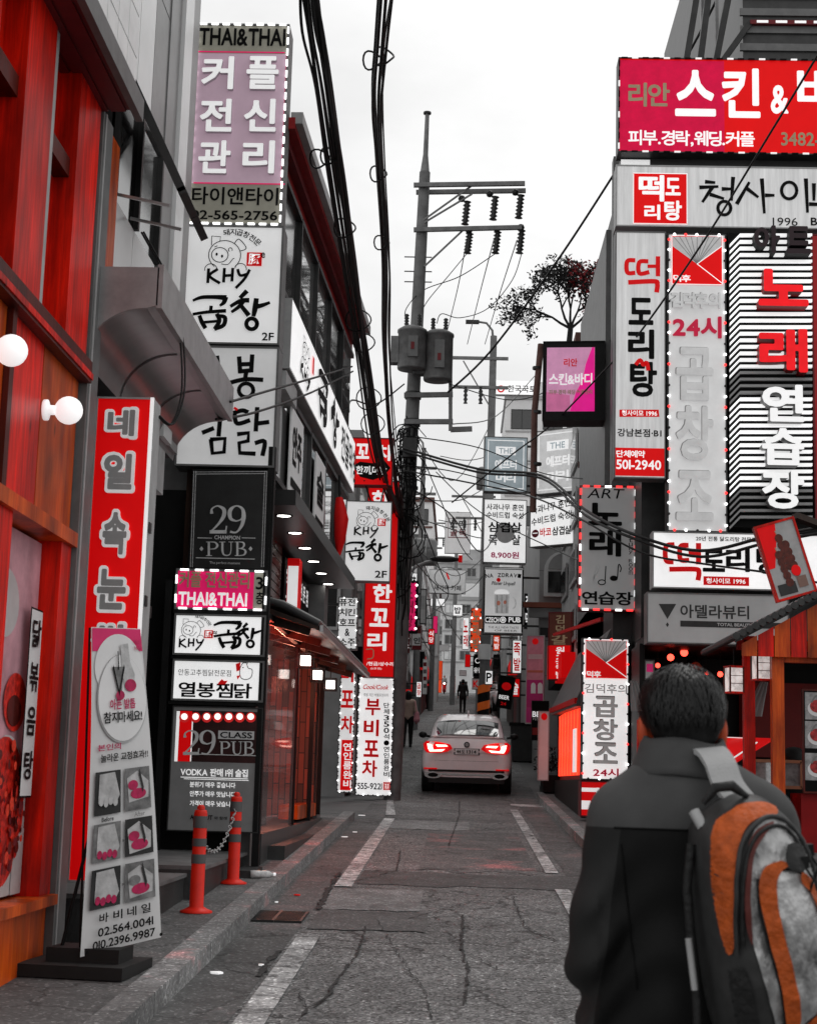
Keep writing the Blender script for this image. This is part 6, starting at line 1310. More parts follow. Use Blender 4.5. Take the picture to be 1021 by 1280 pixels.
lantern(917, 850, 20.75, 'lit paper lantern hanging left of the two orange stall posts'); lantern(951, 834, 20.6, 'lit paper lantern hanging between the two orange stall posts')
# open shop behind: dark room, red bulbs, cook, red counter sheet, hanging cloths
m = MB(); m.box((2.75, 26.6, g(YF)), (9, 26.7, 3.8), BLK); m.box((2.70, YF+.2, 0), (2.78, 26.6, 3.8), BLK); m.box((2.75, YF, 0), (9, 26.6, g(YF)+.1), FLOOR); m.box((2.75, YF+.1, 3.78), (9, 26.6, 3.9), BLK); m.box((4.6, 26.3, 2.2), (6.5, 26.6, 3.4), M('shop_back_red', (.10, .006, .005), .6, emit=.1)); cb('shop_room', m)
for i, (px, py, y) in enumerate(((838, 872, 24.6), (855, 866, 25.0), (822, 832, 25.4), (900, 843, 25.2), (883, 842, 26.0))):
    p = at(px, py if py < 860 else py-50+ (0), y); k = empty('red_bulb_lamp', ('red glowing bulb hanging lowest in the open shop above the man', 'red glowing bulb hanging near the middle of the open shop', 'red glowing bulb by the left jamb of the open shop', 'small red bulb hanging by the paper lanterns', 'small dim red bulb at the back of the open shop')[i], 'lamp', tuple(p), 0, 'red bulbs in the open shop')
    m = MB(); m.ball((0, 0, 0), (.055, .06, .04, .045, .035)[i], M('red_bulb', (1, .05, .03), .3, emit=5, var=0), 10); m.build('bulb', k); m = MB(); m.bar((0, 0, .03), (0, 0, 3.78-p.z), .012, .012, BLK); m.build('flex', k)
c = at(868, 830, 25.6); pedestrian('cook with dark hair and a dark apron standing inside the open shop behind the man', (c.x, 25.6, g(25)+.12), R(180), 1.72+(c.z-g(25)-.12-1.66), M('cloth_brown', (.05, .02, .015), .8), DKC, (.0, .1), 0, h=.02)
rc = empty('red_counter_sheet', 'sloping red counter sheet with white lines between the man and the stall posts', 'counter', tuple(at(905, 940, 22)))
q_ = [at(898, 921, 22.6), at(966, 923, 21.6), at(912, 956, 21.2), at(898, 960, 22.2)]; b0 = Vector(rc.location); m = MB(); m.add([tuple(p-b0) for p in q_]+[tuple(p-b0-Vector((0, 0, .03))) for p in q_], [(0,3,2,1),(4,5,6,7)]+[(i, (i+1) % 4, 4+(i+1) % 4, 4+i) for i in range(4)], RED)
m.bar(tuple(at(912, 952, 21.15)-b0+Vector((0, 0, .012))), tuple(at(946, 931, 21.5)-b0+Vector((0, 0, .03))), .02, .012, LETW); m.bar(tuple(at(908, 923, 22.3)-b0+Vector((0, 0, .012))), tuple(at(948, 925, 21.9)-b0+Vector((0, 0, .016))), .02, .012, LETW); m.build('sheet', rc)
m = MB(); m.box((-.25, -.1, -1.4), (.5, .6, -.2), BLK); m.build('base', rc)
for i, (px, py, y, lab) in enumerate(((791, 868, 24.2, 'folded grey cloth banner hanging at the left jamb of the open shop'), (955, 872, 21.2, 'folded white cloth hanging from the orange stall post'))):
    p = at(px, py, y); k = empty('hanging_cloth', lab, 'cloth', tuple(p)); m = MB(); n = 9
    vs = [((-.13+.26*j/n)*(.4+.6*t/6)+(.1*(t/6) if i == 0 else -.16*t/6), .03*math.sin(j*2.1), .2-.45*t/6) for t in range(7) for j in range(n+1)]
    m.add(vs, [(t*(n+1)+j, (t+1)*(n+1)+j, (t+1)*(n+1)+j+1, t*(n+1)+j+1) for t in range(6) for j in range(n)], M('cloth_white', .55 if i else .25, .8), True); m.build('cloth', k)
s = Sign('notice_board', 'small tilted white notice with a pink square by the head of the man', (805, 825, 818, 850), 24.3, t=.03, face=PAPER, cat='notice'); s.R(808, 830, 816, 840, PINKL); s.done()
s = Sign('menu_stand', 'small red framed menu stand glimpsed left of the head of the man', (796, 900, 812, 960), 23.5, t=.04, face=PAPER, case=REDP, cat='menu board', trim=.05); s.R(800, 910, 809, 920, MGREY); s.done()
# ================================================================== the man in the foreground
YM = 3.7
base = at(862, 1010, YM); gm = g(YM); HD = at(851, 836, YM).z-gm          # his standing height
MAN = empty('person', 'man with short black hair in a grey and black jacket, seen from behind', 'person', (base.x, YM, gm), 0)
lx = lambda px, y=YM: at(px, 1000, y).x-base.x
lz = lambda py, y=YM: at(860, py, y).z-gm
hx = at(853, 880, YM).x-base.x; hz = lz(836)
SKM = M('skin_neck', (.46, .065, .02), .5, var=.1, scale=20, bump=.08, bscale=90)
zs_ = lz(1000); cxs = at(858, 1010, YM).x-base.x
J = lambda px, py, y=0.0: (at(px, py, YM+y).x-base.x, y, at(px, py, YM+y).z-gm)
shL, shR = J(782, 1030), J(950, 1030); elL, elR = J(752, 1165, -.03), J(985, 1150, -.03); wrL, wrR = J(752, 1262, .10), J(1000, 1250, .16)
hipz = .93*HD/1.76
tor = [rcone((cxs, 0, hipz), (cxs, 0, hipz+.22), .155, .155, (1.15, .72, 1)), rcone((cxs, 0, hipz+.22), (cxs, -.005, zs_-.10), .155, .165, (1.22, .72, 1)), rcone(shL, shR, .062, .062)]
neck = [rcone((hx, -.01, zs_-.02), (hx, .015, hz-.16), .062, .056)]
head = [elli((hx, .02, hz-.115), (.078, .098, .113)), elli((hx, .085, hz-.175), (.055, .045, .055)), rcone((hx, .115, hz-.11), (hx, .137, hz-.145), .012, .017), elli((hx, .1, hz-.195), (.022, .018, .008))]
ears = [elli((hx+s*.085, .012, hz-.150), (.012, .024, .038)) for s in (-1, 1)]+[elli((hx+s*.094, .0, hz-.140), (.008, .016, .030)) for s in (-1, 1)]
legs = sum([limb((cxs+s*.10, 0, hipz-.02), (cxs+s*.11, .06*s+.02, .50), (cxs+s*.11, .16*s-.03, .09), .10, .062, .042)+[rcone((cxs+s*.11, .16*s-.03, .06), (cxs+s*.11, .16*s+.11, .045), .04, .034)] for s in (-1, 1)], [])
arms = limb(shL, elL, wrL, .055, .043, .030)+limb(shR, elR, wrR, .055, .043, .030)
hands = fingers(wrL, np.array(wrL)-np.array(elL)+np.array([.02, .03, -.02]), 1.0, 1)+fingers(wrR, np.array(wrR)-np.array(elR), 1.0, 1)
blob(tor+neck+head+ears+legs+arms+hands, .0085, SKM, .012).build('body', MAN)
# face details (turned away up the street)
m = MB()
for s in (-1, 1): m.ball((hx+s*.032, .103, hz-.118), .012, LETW, 10); m.ball((hx+s*.032, .112, hz-.118), .006, INK, 8)
m.build('eye', MAN)
# jacket: yoke grey, lower body black, by height on the cloth
JM = bpy.data.materials.new('two_tone_jacket'); JM.use_nodes = True; t = JM.node_tree; b = t.nodes['Principled BSDF']; Lk = t.links.new
co = t.nodes.new('ShaderNodeTexCoord'); sx = t.nodes.new('ShaderNodeSeparateXYZ'); Lk(co.outputs['Object'], sx.inputs[0])
def math_(op, a, b_=None):
    k = t.nodes.new('ShaderNodeMath'); k.operation = op
    for i, v in enumerate((a, b_)):
        if v is None: continue
        if isinstance(v, (int, float)): k.inputs[i].default_value = v
        else: Lk(v, k.inputs[i])
    return k.outputs[0]
yz = lz(1036); isyoke = math_('GREATER_THAN', sx.outputs['Z'], yz)
arml = math_('LESS_THAN', math_('ADD', sx.outputs['X'], math_('MULTIPLY', math_('SUBTRACT', sx.outputs['Z'], yz), -.12)), lx(770)); armr = math_('GREATER_THAN', sx.outputs['X'], lx(962)); arm = math_('MAXIMUM', arml, armr)
nz_ = t.nodes.new('ShaderNodeTexNoise'); nz_.inputs['Scale'].default_value = 6; nz_.inputs['Detail'].default_value = 4; Lk(co.outputs['Object'], nz_.inputs['Vector'])
v_ = math_('ADD', math_('MULTIPLY', arm, .012), math_('MULTIPLY', isyoke, .054)); v_ = math_('MINIMUM', math_('ADD', v_, .003), .057); v_ = math_('MULTIPLY', v_, math_('ADD', math_('MULTIPLY', nz_.outputs[0], 1.3), .35))
cc = t.nodes.new('ShaderNodeCombineColor'); [Lk(v_, cc.inputs[i]) for i in range(3)]; Lk(cc.outputs[0], b.inputs['Base Color']); b.inputs['Roughness'].default_value = .72; b.inputs['Specular IOR Level'].default_value = .2
wv = t.nodes.new('ShaderNodeTexNoise'); wv.inputs['Scale'].default_value = 320; Lk(co.outputs['Object'], wv.inputs['Vector']); bp = t.nodes.new('ShaderNodeBump'); bp.inputs['Strength'].default_value = .15; bp.inputs['Distance'].default_value = .003; Lk(wv.outputs[0], bp.inputs['Height']); Lk(bp.outputs[0], b.inputs['Normal'])
def folds(P):
    x, y, z = P[:, 0], P[:, 1], P[:, 2]; a = np.abs(x-cxs)
    w_ = np.clip((yz+.05-z)/.3, 0, 1)
    f = .011*np.sin(26*z+14*x+6*np.sin(9*x+4*z))*w_+.007*np.sin(48*z-22*x+3*np.sin(17*x))*w_
    f += .011*np.sin(40*z+10*x)*(a > .20)*np.clip((zs_-.12-z)/.15, 0, 1)+.003*np.sin(30*x+20*z)
    return f
jk = [rcone((cxs, 0, hipz-.14), (cxs, 0, hipz+.2), .192, .188, (1.16, .78, 1)), rcone((cxs, 0, hipz+.2), (cxs, -.01, zs_-.08), .188, .188, (1.17, .74, 1)), rcone(tuple(np.array(shL)+(.02, -.005, -.005)), tuple(np.array(shR)+(-.02, -.005, -.005)), .074, .074), rcone((hx-.03, -.015, zs_+.005), (hx+.03, -.015, zs_+.005), .085, .085, (1, .85, .9)),
      rcone(shL, elL, .074, .070), rcone(elL, wrL, .070, .055), rcone(shR, elR, .074, .070), rcone(elR, wrR, .070, .055)]
jo = blob(jk, .0095, JM, .045, folds).build('jacket', MAN)
# stand-up collar, folded over
COL = M('jacket_grey', .050, .72, var=.18, scale=8); m = MB(); N = 40; rows = []
for k, (dz, dr) in enumerate(((-.06, -.02), (.0, -.012), (.05, -.012), (.068, -.008), (.070, .002), (.050, .010), (.022, .018), (.0, .026), (-.014, .031), (-.020, .026), (-.018, .010))):
    rows.append([(hx+(.086+dr)*math.cos(2*math.pi*i/N)*1.02, -.012+(.078+dr)*math.sin(2*math.pi*i/N), lz(958)+dz*.95+.006*math.sin(2*math.pi*i/N*3+.6)-.004*math.cos(2*math.pi*i/N)+.012*math.sin(2*math.pi*i/N)) for i in range(N)])
m.add([p for r_ in rows for p in r_], [(k*N+i, k*N+(i+1) % N, (k+1)*N+(i+1) % N, (k+1)*N+i) for k in range(len(rows)-1) for i in range(N)], COL, True); m.build('collar', jo)
sm_ = MB()
def jback(x, z):
    lo, hi = -.45, .0
    for _ in range(18):
        md = (lo+hi)/2
        if float(smin_fix(jk, np.array([[x, md, z]]), .045)[0]+folds(np.array([[x, md, z]]))[0]) > 0: lo = md
        else: hi = md
    return (x, hi-.0015, z)
x0_, x1_ = lx(762), lx(960)
sm_.tube([jback(x0_+(x1_-x0_)*i/24, yz) for i in range(25)], .0022, INK, 5)
sm_.tube([jback(lx(768)+.004*i, yz-.001-.034*i) for i in range(1, 11)], .002, INK, 5)
sm_.build('seam', jo)
blob([rcone((cxs+s*.10, 0, hipz), (cxs+s*.11, .06*s+.02, .50), .118, .085) for s in (-1, 1)]+[rcone((cxs+s*.11, .06*s+.02, .50), (cxs+s*.11, .16*s-.03, .10), .085, .07) for s in (-1, 1)], .016, DNM, .03).build('trousers', MAN)
for s in (-1, 1): blob([rcone((cxs+s*.11, .16*s-.07, .055), (cxs+s*.11, .16*s+.13, .05), .055, .046)], .012, RUBBER, .02).build('shoe', MAN)
# hair: scalp cap plus combed strands
cap = [elli((hx, .008, hz-.080), (.092, .104, .086)), elli((hx, -.035, hz-.125), (.076, .064, .080))]
hm = blob(cap, .008, HAIR, .03, lambda P: .0035*np.sin(60*P[:, 0]+40*P[:, 1])*np.sin(50*P[:, 2]+30*P[:, 1]))
random.seed(5); HS = M('hair_strand', .005, .42, spec=.3, var=.6, scale=30); vs, fs = [], []
def dcap(p): return float(smin_fix(cap, np.array([p]), .03)[0])
for i in range(1500):
    th = random.uniform(-math.pi, math.pi); ph = math.acos(random.uniform(-.35, 1)); 
    if math.sin(th) > .35 and ph > 1.25: continue
    d = Vector((math.sin(ph)*math.cos(th), math.sin(ph)*math.sin(th), math.cos(ph))); c = Vector((hx, 0, hz-.09)); p = c+Vector((d.x*.096, d.y*.106, d.z*.094))
    for _ in range(2): p -= d*dcap(p)
    fl = Vector((d.x*.5+.25*math.sin(i), d.y*.4-.25, -.9)); fl -= d*fl.dot(d); fl = fl.normalized() if fl.length > .05 else Vector((0, -1, 0)); side = d.cross(fl)*random.uniform(.0012, .0026); ln_ = random.uniform(.02, .045); o = len(vs)
    for k in range(4):
        t_ = k/3; q = p+fl*ln_*t_+d*(.004+.006*math.sin(t_*2.4)-.010*t_*t_)+Vector((0, 0, -.006*t_*t_)); ww = side*(1-.8*t_); vs += [q-ww, q+ww]
    fs += [(o+2*k, o+2*k+1, o+2*k+3, o+2*k+2) for k in range(3)]
hm.add(vs, fs, HS, True); hm.build('hair', MAN)
# ================================================================== backpack on his right shoulder
BP = empty('backpack', 'orange, silver and black backpack hanging by one pale strap', 'backpack', (0, 0, 0))
YB = YM-.20
c0 = at(935, 1150, YB); BP.location = c0; BP.rotation_euler = (R(4), R(-7), R(10))
KB = F_PX/YB; tl = R(-7)
def bl(px, py):                                        # photo px -> pack plane metres (tilted with the pack)
    x, y = (px-935)/KB*1.0, -(py-1150)/KB; return (x*math.cos(tl)+y*math.sin(tl)*-1*(-1)*0+x*0, y) if False else (x*math.cos(tl)-y*math.sin(tl), x*math.sin(tl)+y*math.cos(tl))
outline = [(893, 1012), (915, 1001), (938, 1000), (958, 1008), (980, 1028), (996, 1060), (1008, 1105), (1016, 1160), (1020, 1215), (1018, 1262), (1005, 1290), (975, 1305), (935, 1306), (905, 1290), (890, 1250), (880, 1200), (872, 1150), (866, 1100), (863, 1062), (868, 1035)]
OL = catmull([bl(*p) for p in outline]+[bl(*outline[0])], 6)[:-1]
def inside(p, poly):
    c = False; n = len(poly); x, y = p
    for i in range(n):
        (x0, y0), (x1, y1) = poly[i], poly[i-1]
        if (y0 > y) != (y1 > y) and x < (x1-x0)*(y-y0)/(y1-y0)+x0: c = not c
    return c
cxo, cyo = sum(p[0] for p in OL)/len(OL), sum(p[1] for p in OL)/len(OL)
ORN = M('pack_orange', (.42, .075, .010), .6, var=.3, scale=26, bump=.5, bscale=60); SLV = M('pack_silver', .38, .36, metal=.35, var=.85, scale=7, bump=1.0, bscale=14, stretch=(1.6, 1, 1)); SLD2 = M('pack_dark_grey', .028, .5, var=.3, scale=20); BLN = M('pack_black', .012, .55, var=.4, scale=20, bump=.3)  # silver's strong noise paints crease highlights and shade into the colour
_an = [(math.atan2(p[1]-cyo, p[0]-cxo), math.hypot(p[0]-cxo, p[1]-cyo)) for p in OL]
RT = [min(_an, key=lambda q: abs((q[0]-((i+.5)/720*2*math.pi-math.pi)+math.pi) % (2*math.pi)-math.pi))[1] for i in range(720)]
def bulge(x, y):                                       # how far the pack stands off its back at a point of the plane
    dx, dy = x-cxo, y-cyo; r_ = math.hypot(dx, dy); R_ = RT[int((math.atan2(dy, dx)+math.pi)/(2*math.pi)*720) % 720]
    t = min(1, r_/R_); b = .15*math.sqrt(max(0, 1-t**3.2))
    return b+.010*noise.noise(Vector((x*11, y*8, 0)))+.005*noise.noise(Vector((x*30, y*24, 3)))
m = MB(); NR, NT = 24, len(OL); vs = [(cxo, -bulge(cxo, cyo), cyo)]
for k in range(1, NR+1):
    for (x, y) in OL: t = k/NR; px_, py_ = cxo+(x-cxo)*t, cyo+(y-cyo)*t; vs.append((px_, -bulge(px_, py_) if k < NR else 0, py_))
fs = [(0, 1+(i+1) % NT, 1+i) for i in range(NT)]+[(1+(k-1)*NT+i, 1+(k-1)*NT+(i+1) % NT, 1+k*NT+(i+1) % NT, 1+k*NT+i) for k in range(1, NR) for i in range(NT)]
o = len(vs); vs += [(x, .03, y) for x, y in OL]; fs += [(1+(NR-1)*NT+i, 1+(NR-1)*NT+(i+1) % NT, o+(i+1) % NT, o+i) for i in range(NT)]+[tuple(o+i for i in range(NT))]
m.add(vs, fs, SLD2, True); m.build('body', BP, fix=True)
def panel(name, pts, mat, off=.004, smooth=True, st=.006):
    P = [bl(*p) for p in pts]
    if smooth: P = catmull(P+[P[0]], 5)[:-1]
    x0, x1 = min(p[0] for p in P), max(p[0] for p in P); y0, y1 = min(p[1] for p in P), max(p[1] for p in P); bm = bmesh.new()
    gx, gy = int((x1-x0)/st)+1, int((y1-y0)/st)+1
    f = bm.faces.new([bm.verts.new((x, 0, y)) for x, y in P])
    for i in range(1, gx): bmesh.ops.bisect_plane(bm, geom=bm.verts[:]+bm.edges[:]+bm.faces[:], plane_co=(x0+i*st*1.0, 0, 0), plane_no=(1, 0, 0))
    for i in range(1, gy): bmesh.ops.bisect_plane(bm, geom=bm.verts[:]+bm.edges[:]+bm.faces[:], plane_co=(0, 0, y0+i*st*1.0), plane_no=(0, 0, 1))
    for v in bm.verts: v.co.y = -bulge(v.co.x, v.co.z)-off
    bmesh.ops.recalc_face_normals(bm, faces=bm.faces)
    me = bpy.data.meshes.new(name); bm.to_mesh(me); bm.free(); me.materials.append(mat); me.polygons.foreach_set('use_smooth', [True]*len(me.polygons)); ob = bpy.data.objects.new(name, me); C.objects.link(ob); ob.parent = BP; return ob
def seam(name, pts, mat, r, off=.006):
    P = catmull([bl(*p) for p in pts], 6); mm = MB(); mm.tube([(x, -bulge(x, y)-off, y) for x, y in P], r, mat, 6); return mm.build(name, BP)
panel('orange_panel', [(958, 1012), (940, 1006), (915, 1008), (897, 1017), (881, 1029), (872, 1046), (870, 1075), (873, 1112), (880, 1152), (889, 1182), (894, 1162), (890, 1116), (891, 1078), (898, 1048), (912, 1029), (932, 1020), (950, 1019)], ORN, .004)
panel('dark_mesh', [(890, 1200), (902, 1194), (914, 1228), (925, 1270), (928, 1292), (912, 1284), (898, 1245)], BLN, .006)
panel('silver_panel', [(925, 1026), (950, 1022), (972, 1035), (990, 1070), (1003, 1115), (1012, 1170), (1014, 1220), (1000, 1240), (985, 1255), (975, 1280), (955, 1285), (935, 1240), (915, 1180), (902, 1120), (902, 1070), (912, 1040)], SLV, .006)
panel('maroon_panel', [(905, 1050), (918, 1034), (940, 1026), (925, 1040), (912, 1058), (906, 1085), (905, 1120), (910, 1165), (903, 1150), (898, 1115), (899, 1078)], M('pack_maroon', (.10, .022, .018), .6, var=.3, scale=30), .010)
panel('front_pocket', [(932, 1078), (944, 1082), (965, 1085), (985, 1110), (996, 1160), (1004, 1215), (996, 1235), (978, 1252), (968, 1262), (955, 1220), (942, 1160), (932, 1110)], SLV, .018)
panel('orange_band', [(938, 1068), (948, 1072), (938, 1080), (932, 1095), (935, 1130), (948, 1175), (962, 1220), (968, 1255), (960, 1272), (950, 1250), (938, 1205), (922, 1150), (912, 1110), (912, 1090), (920, 1075)], ORN, .024)
panel('orange_band', [(962, 1080), (974, 1086), (985, 1100), (996, 1125), (1003, 1150), (998, 1148), (988, 1125), (976, 1105), (962, 1092)], ORN, .026)
panel('orange_base', [(978, 1256), (994, 1240), (1014, 1232), (1017, 1260), (1006, 1286), (985, 1296), (972, 1294), (970, 1275)], ORN, .022)
panel('dark_mesh', [(946, 1050), (962, 1048), (972, 1060), (968, 1078), (950, 1080), (942, 1066)], BLN, .028)
for pts, mt, r_ in (([(895, 1180), (890, 1120), (892, 1070), (905, 1040), (930, 1022), (958, 1026), (982, 1055), (1000, 1105), (1010, 1160)], SLD2, .0055), ([(900, 1170), (896, 1120), (899, 1075), (912, 1045), (934, 1031), (956, 1035), (976, 1062)], BLN, .004), ([(930, 1082), (945, 1078), (966, 1082), (988, 1110), (1000, 1165), (1006, 1215)], BLN, .0045), ([(932, 1085), (936, 1130), (950, 1180), (966, 1235), (972, 1270)], SLD2, .004), ([(912, 1090), (916, 1130), (930, 1175), (945, 1225), (955, 1265)], BLN, .0035)): seam('seam', pts, mt, r_, .012)
for (x, y) in ((968, 1070), (990, 1060), (1004, 1120)):
    u, v = bl(x, y); mm = MB(); mm.box((u-.008, -bulge(u, v)-.032, v-.012), (u+.008, -bulge(u, v)-.015, v+.012), BLK); mm.tube([(u, -bulge(u, v)-.03, v-.01), (u+.012, -bulge(u, v)-.036, v-.035), (u+.004, -bulge(u, v)-.03, v-.06)], .003, BLK, 5); mm.build('buckle', BP)
mm = MB(); hu = bl(905, 1000); mm.tube([(bl(872, 1012)[0], -.02, bl(872, 1012)[1]), (bl(885, 998)[0], -.03, bl(885, 998)[1]+.01), (bl(905, 996)[0], -.035, bl(905, 996)[1]+.012), (bl(925, 1002)[0], -.03, bl(925, 1002)[1])], [.006, .012, .012, .006], BLN, 8); mm.tube([(bl(864, 1022)[0], .0, bl(864, 1022)[1]), (bl(872, 1040)[0], -.02, bl(872, 1040)[1])], .012, LGREY, 6); mm.build('grab_handle', BP)
STRP = M('strap_pale_grey', .36, .7, var=.1, scale=6, bump=.2, bscale=200); mm = MB(); W2 = .034
path = [(.02, -.01, bl(925, 1018)[1]), (.0, .04, bl(925, 990)[1]), (-.003, .075, bl(925, 965)[1]+.003), (-.004, .13, bl(925, 957)[1]+.012), (-.004, .19, bl(925, 960)[1]+.004), (.0, .27, bl(925, 985)[1]), (.03, .345, bl(925, 1060)[1]), (.05, .36, bl(925, 1180)[1]), (.07, .30, bl(925, 1290)[1])]
path = catmull(path, 6); n = len(path); vs = []
for i, p in enumerate(path):
    a = Vector(path[max(i-1, 0)]); b2 = Vector(path[min(i+1, n-1)]); d = (b2-a).normalized(); nr = Vector((1, 0, 0)).cross(d).normalized()*.006; P_ = Vector(p)
    vs += [P_+Vector((-W2, 0, 0))-nr, P_+Vector((W2, 0, 0))-nr, P_+Vector((W2, 0, 0))+nr, P_+Vector((-W2, 0, 0))+nr]
mm.add(vs, [(4*i+k, 4*i+(k+1) % 4, 4*i+4+(k+1) % 4, 4*i+4+k) for i in range(n-1) for k in range(4)], STRP, False); mm.build('shoulder_strap', BP, fix=True)
mm = MB(); P_ = [bl(*p) for p in ((866, 1060), (862, 1110), (868, 1170), (876, 1230), (880, 1290))]; mm.tube([(x-.012, -.012, y) for x, y in P_], .010, BLN, 6); mm.tube([(P_[2][0]-.02, -.02, P_[2][1]), (P_[3][0]-.018, -.02, P_[3][1])], .007, LGREY, 6); mm.build('side_strap', BP)
# ================================================================== utility poles, transformers, cables
CONC = M('pole_concrete', .16, .8, var=.25, scale=4, bump=.2); INSUL = M('insulator_dark', .02, .3); GALV = M('galvanised_arm', .16, .5, metal=.3, var=.3); TRF = M('transformer_grey', .15, .5, var=.35, scale=5)
YP = 32.4
pb0 = at(490, 1000, YP); pb0.z = g(YP); pt0 = at(531, 215, YP); ptop = at(534, 142, YP)
PO = empty('utility_pole', 'tall concrete utility pole with crossarms and two grey transformers left of the street', 'utility pole', tuple(pb0))
def po(name, mb, par=None): o = mb.build(name, par or PO); o.location = -pb0 if par is None else (0, 0, 0); return o
m = MB(); m.tube([tuple(pb0), tuple(pb0.lerp(pt0, .5)), tuple(pt0)], [.17, .15, .115], CONC, 16); po('shaft', m)
m = MB(); m.tube([tuple(pt0), tuple(pt0.lerp(ptop, .3)), tuple(ptop)], [.10, .055, .045], GALV, 10); m.lathe([(.085, 0), (.085, .04), (0, .06)], DGREY, tuple(ptop), 10); po('spire', m)
def PX(px, py, y=YP): return tuple(at(px, py, y))
m = MB()
for (a, b, y) in (((517, 231), (656, 229), YP-.16), ((520, 240), (657, 238), YP+.16), ((517, 287), (652, 284), YP-.16)): m.bar(PX(*a, y), PX(*b, y), .075, .09, GALV)
po('crossarm', m)
m = MB()
for a, b in (((526, 277), (592, 230)), ((530, 278), (590, 242)), ((530, 333), (578, 288))): m.bar(PX(*a, YP-.1), PX(*b, YP-.1), .035, .035, GALV)
po('arm_brace', m)
for i, (x, ya, yb) in enumerate(((583, 252, 280), (618, 246, 274), (650, 244, 272), (586, 292, 316), (621, 290, 316), (651, 288, 316))):
    m = MB(); a, b = Vector(PX(x+1, ya)), Vector(PX(x-2, yb)); m.tube([tuple(a.lerp(b, k/12)) for k in range(13)], [.045 if k % 2 else .09 for k in range(13)], INSUL, 8); m.ball(PX(x-6 if i < 3 else x, ya-4), .08, INSUL, 8); po('insulator', m)
for i, (x, y0, y1, r_, yy) in enumerate(((514, 413, 462, .29, YP-.55), (547, 418, 476, .30, YP-.35))):
    c, d = Vector(PX(x, y0, yy)), Vector(PX(x, y1, yy)); H_ = c.z-d.z; tr = MB(); tr.lathe([(0, 0), (r_*.96, 0), (r_, .03), (r_, H_-.06), (r_*1.06, H_-.05), (r_*1.06, H_), (r_*.7, H_+.07), (0, H_+.08)], TRF, tuple(d), 20); o = po('transformer', tr)
    k = MB()
    for j in range(5): k.box((d.x-r_-.14 if i == 0 else d.x-.52, d.y-.12+.06*j, d.z+.12), (d.x-r_+.02 if i == 0 else d.x-r_+.02, d.y-.10+.06*j, d.z+H_-.15), TRF)
    k.box((d.x-.07, d.y-r_-.05, d.z+.2), (d.x+.13, d.y-r_+.04, d.z+H_-.2), MGREY); k.box((d.x-.01, d.y-r_-.06, d.z+.35), (d.x+.06, d.y-r_-.045, d.z+.5), DRED); k.build('cooling_fin', o)
    for bx in (-.12, .14): k = MB(); k.tube([(d.x+bx, d.y-.1, d.z+H_+.05+.03*j) for j in range(10)], [.03 if j % 2 else .055 for j in range(10)], INSUL, 8); k.build('bushing', o)
m = MB()
for (a, b) in (((490, 421), (490, 447)), ((494, 421), (494, 447)), ((498, 421), (498, 447))): m.bar(PX(*a, YP-.5), PX(*b, YP-.5), .04, .06, LGREY)
for a, b in (((505, 494), (566, 493)), ((505, 527), (566, 527)), ((563, 470), (563, 538)), ((563, 537), (590, 536))): m.bar(PX(*a, YP-.25), PX(*b, YP-.25), .08, .10, GALV)
po('bracket', m)
m = MB()
for py in (492, 497, 526, 531, 552, 610, 650): p = Vector(PX(514-.0352*(py-560) if py > 480 else 514, py)); m.lathe([(.17, -.03), (.17, .03)], DGREY, tuple(p), 14)
for py in (322, 340, 353): p = Vector(PX(522, py)); m.bar(tuple(p-Vector((.28, .05, 0))), tuple(p+Vector((.3, -.05, 0))), .02, .02, DGREY)
po('band', m)
m = MB(); random.seed(11)
for i in range(34):                                    # nest of loops and drops on the shaft
    py = random.uniform(530, 720); p = Vector(PX(512-.07*(py-540)+random.uniform(-10, 10), py, YP-.3)); r1, r2 = random.uniform(.1, .42), random.uniform(.15, .6); a0 = random.uniform(0, 6)
    m.tube([tuple(p+Vector((r1*math.cos(a0+k*.5), random.uniform(-.05, .05), r2*math.sin(a0+k*.5)))) for k in range(random.randint(7, 13))], random.uniform(.008, .018), BLK, 5)
for i in range(10):
    x = 502+2.0*i; m.tube([PX(x-.9*k+random.uniform(-2, 2), 535+20*k, YP-.26) for k in range(int(random.uniform(6, 16)))], .014, BLK, 5)
m.box(tuple(Vector(PX(512, 560, YP-.4))-Vector((.14, .1, .2))), tuple(Vector(PX(512, 560, YP-.4))+Vector((.14, .1, .2))), DGREY); po('cable_tangle', m)
CBL = M('cable_black', .012, .55, var=.2)
def cable(label, pts, r=.014, name='overhead_cable', group=None, strands=1, spread=.0, rings=(), y1=None):
    """pts: (px, py, metres up the street)"""
    P = [tuple(at(*p)) for p in pts]; k = empty(name, label, 'cable', P[0], 0, group); b0 = Vector(P[0]); rnd = random.Random(int(pts[0][0]*7+pts[-1][1]))
    for s in range(strands):
        ox, oz = (rnd.uniform(-1, 1)*spread, rnd.uniform(-1, 1)*spread) if strands > 1 else (0, 0)
        Q = [tuple(Vector(p)-b0+Vector((ox*rnd.uniform(.6, 1.3), 0, oz*rnd.uniform(.6, 1.3)))) for p in P]; m = MB(); m.tube(catmull(Q, 7), r*rnd.uniform(.7, 1.3) if strands > 1 else r, CBL, 6); m.build('strand', k)
    for (px, py, y, rr) in rings:
        c = at(px, py, y)-b0; m = MB(); m.tube([tuple(c+Vector((rr*math.cos(R(20*j)), .06*math.sin(R(40*j)), rr*.9*math.sin(R(20*j))))) for j in range(19)], .011, CBL, 5); m.build('loop', k)
    return k
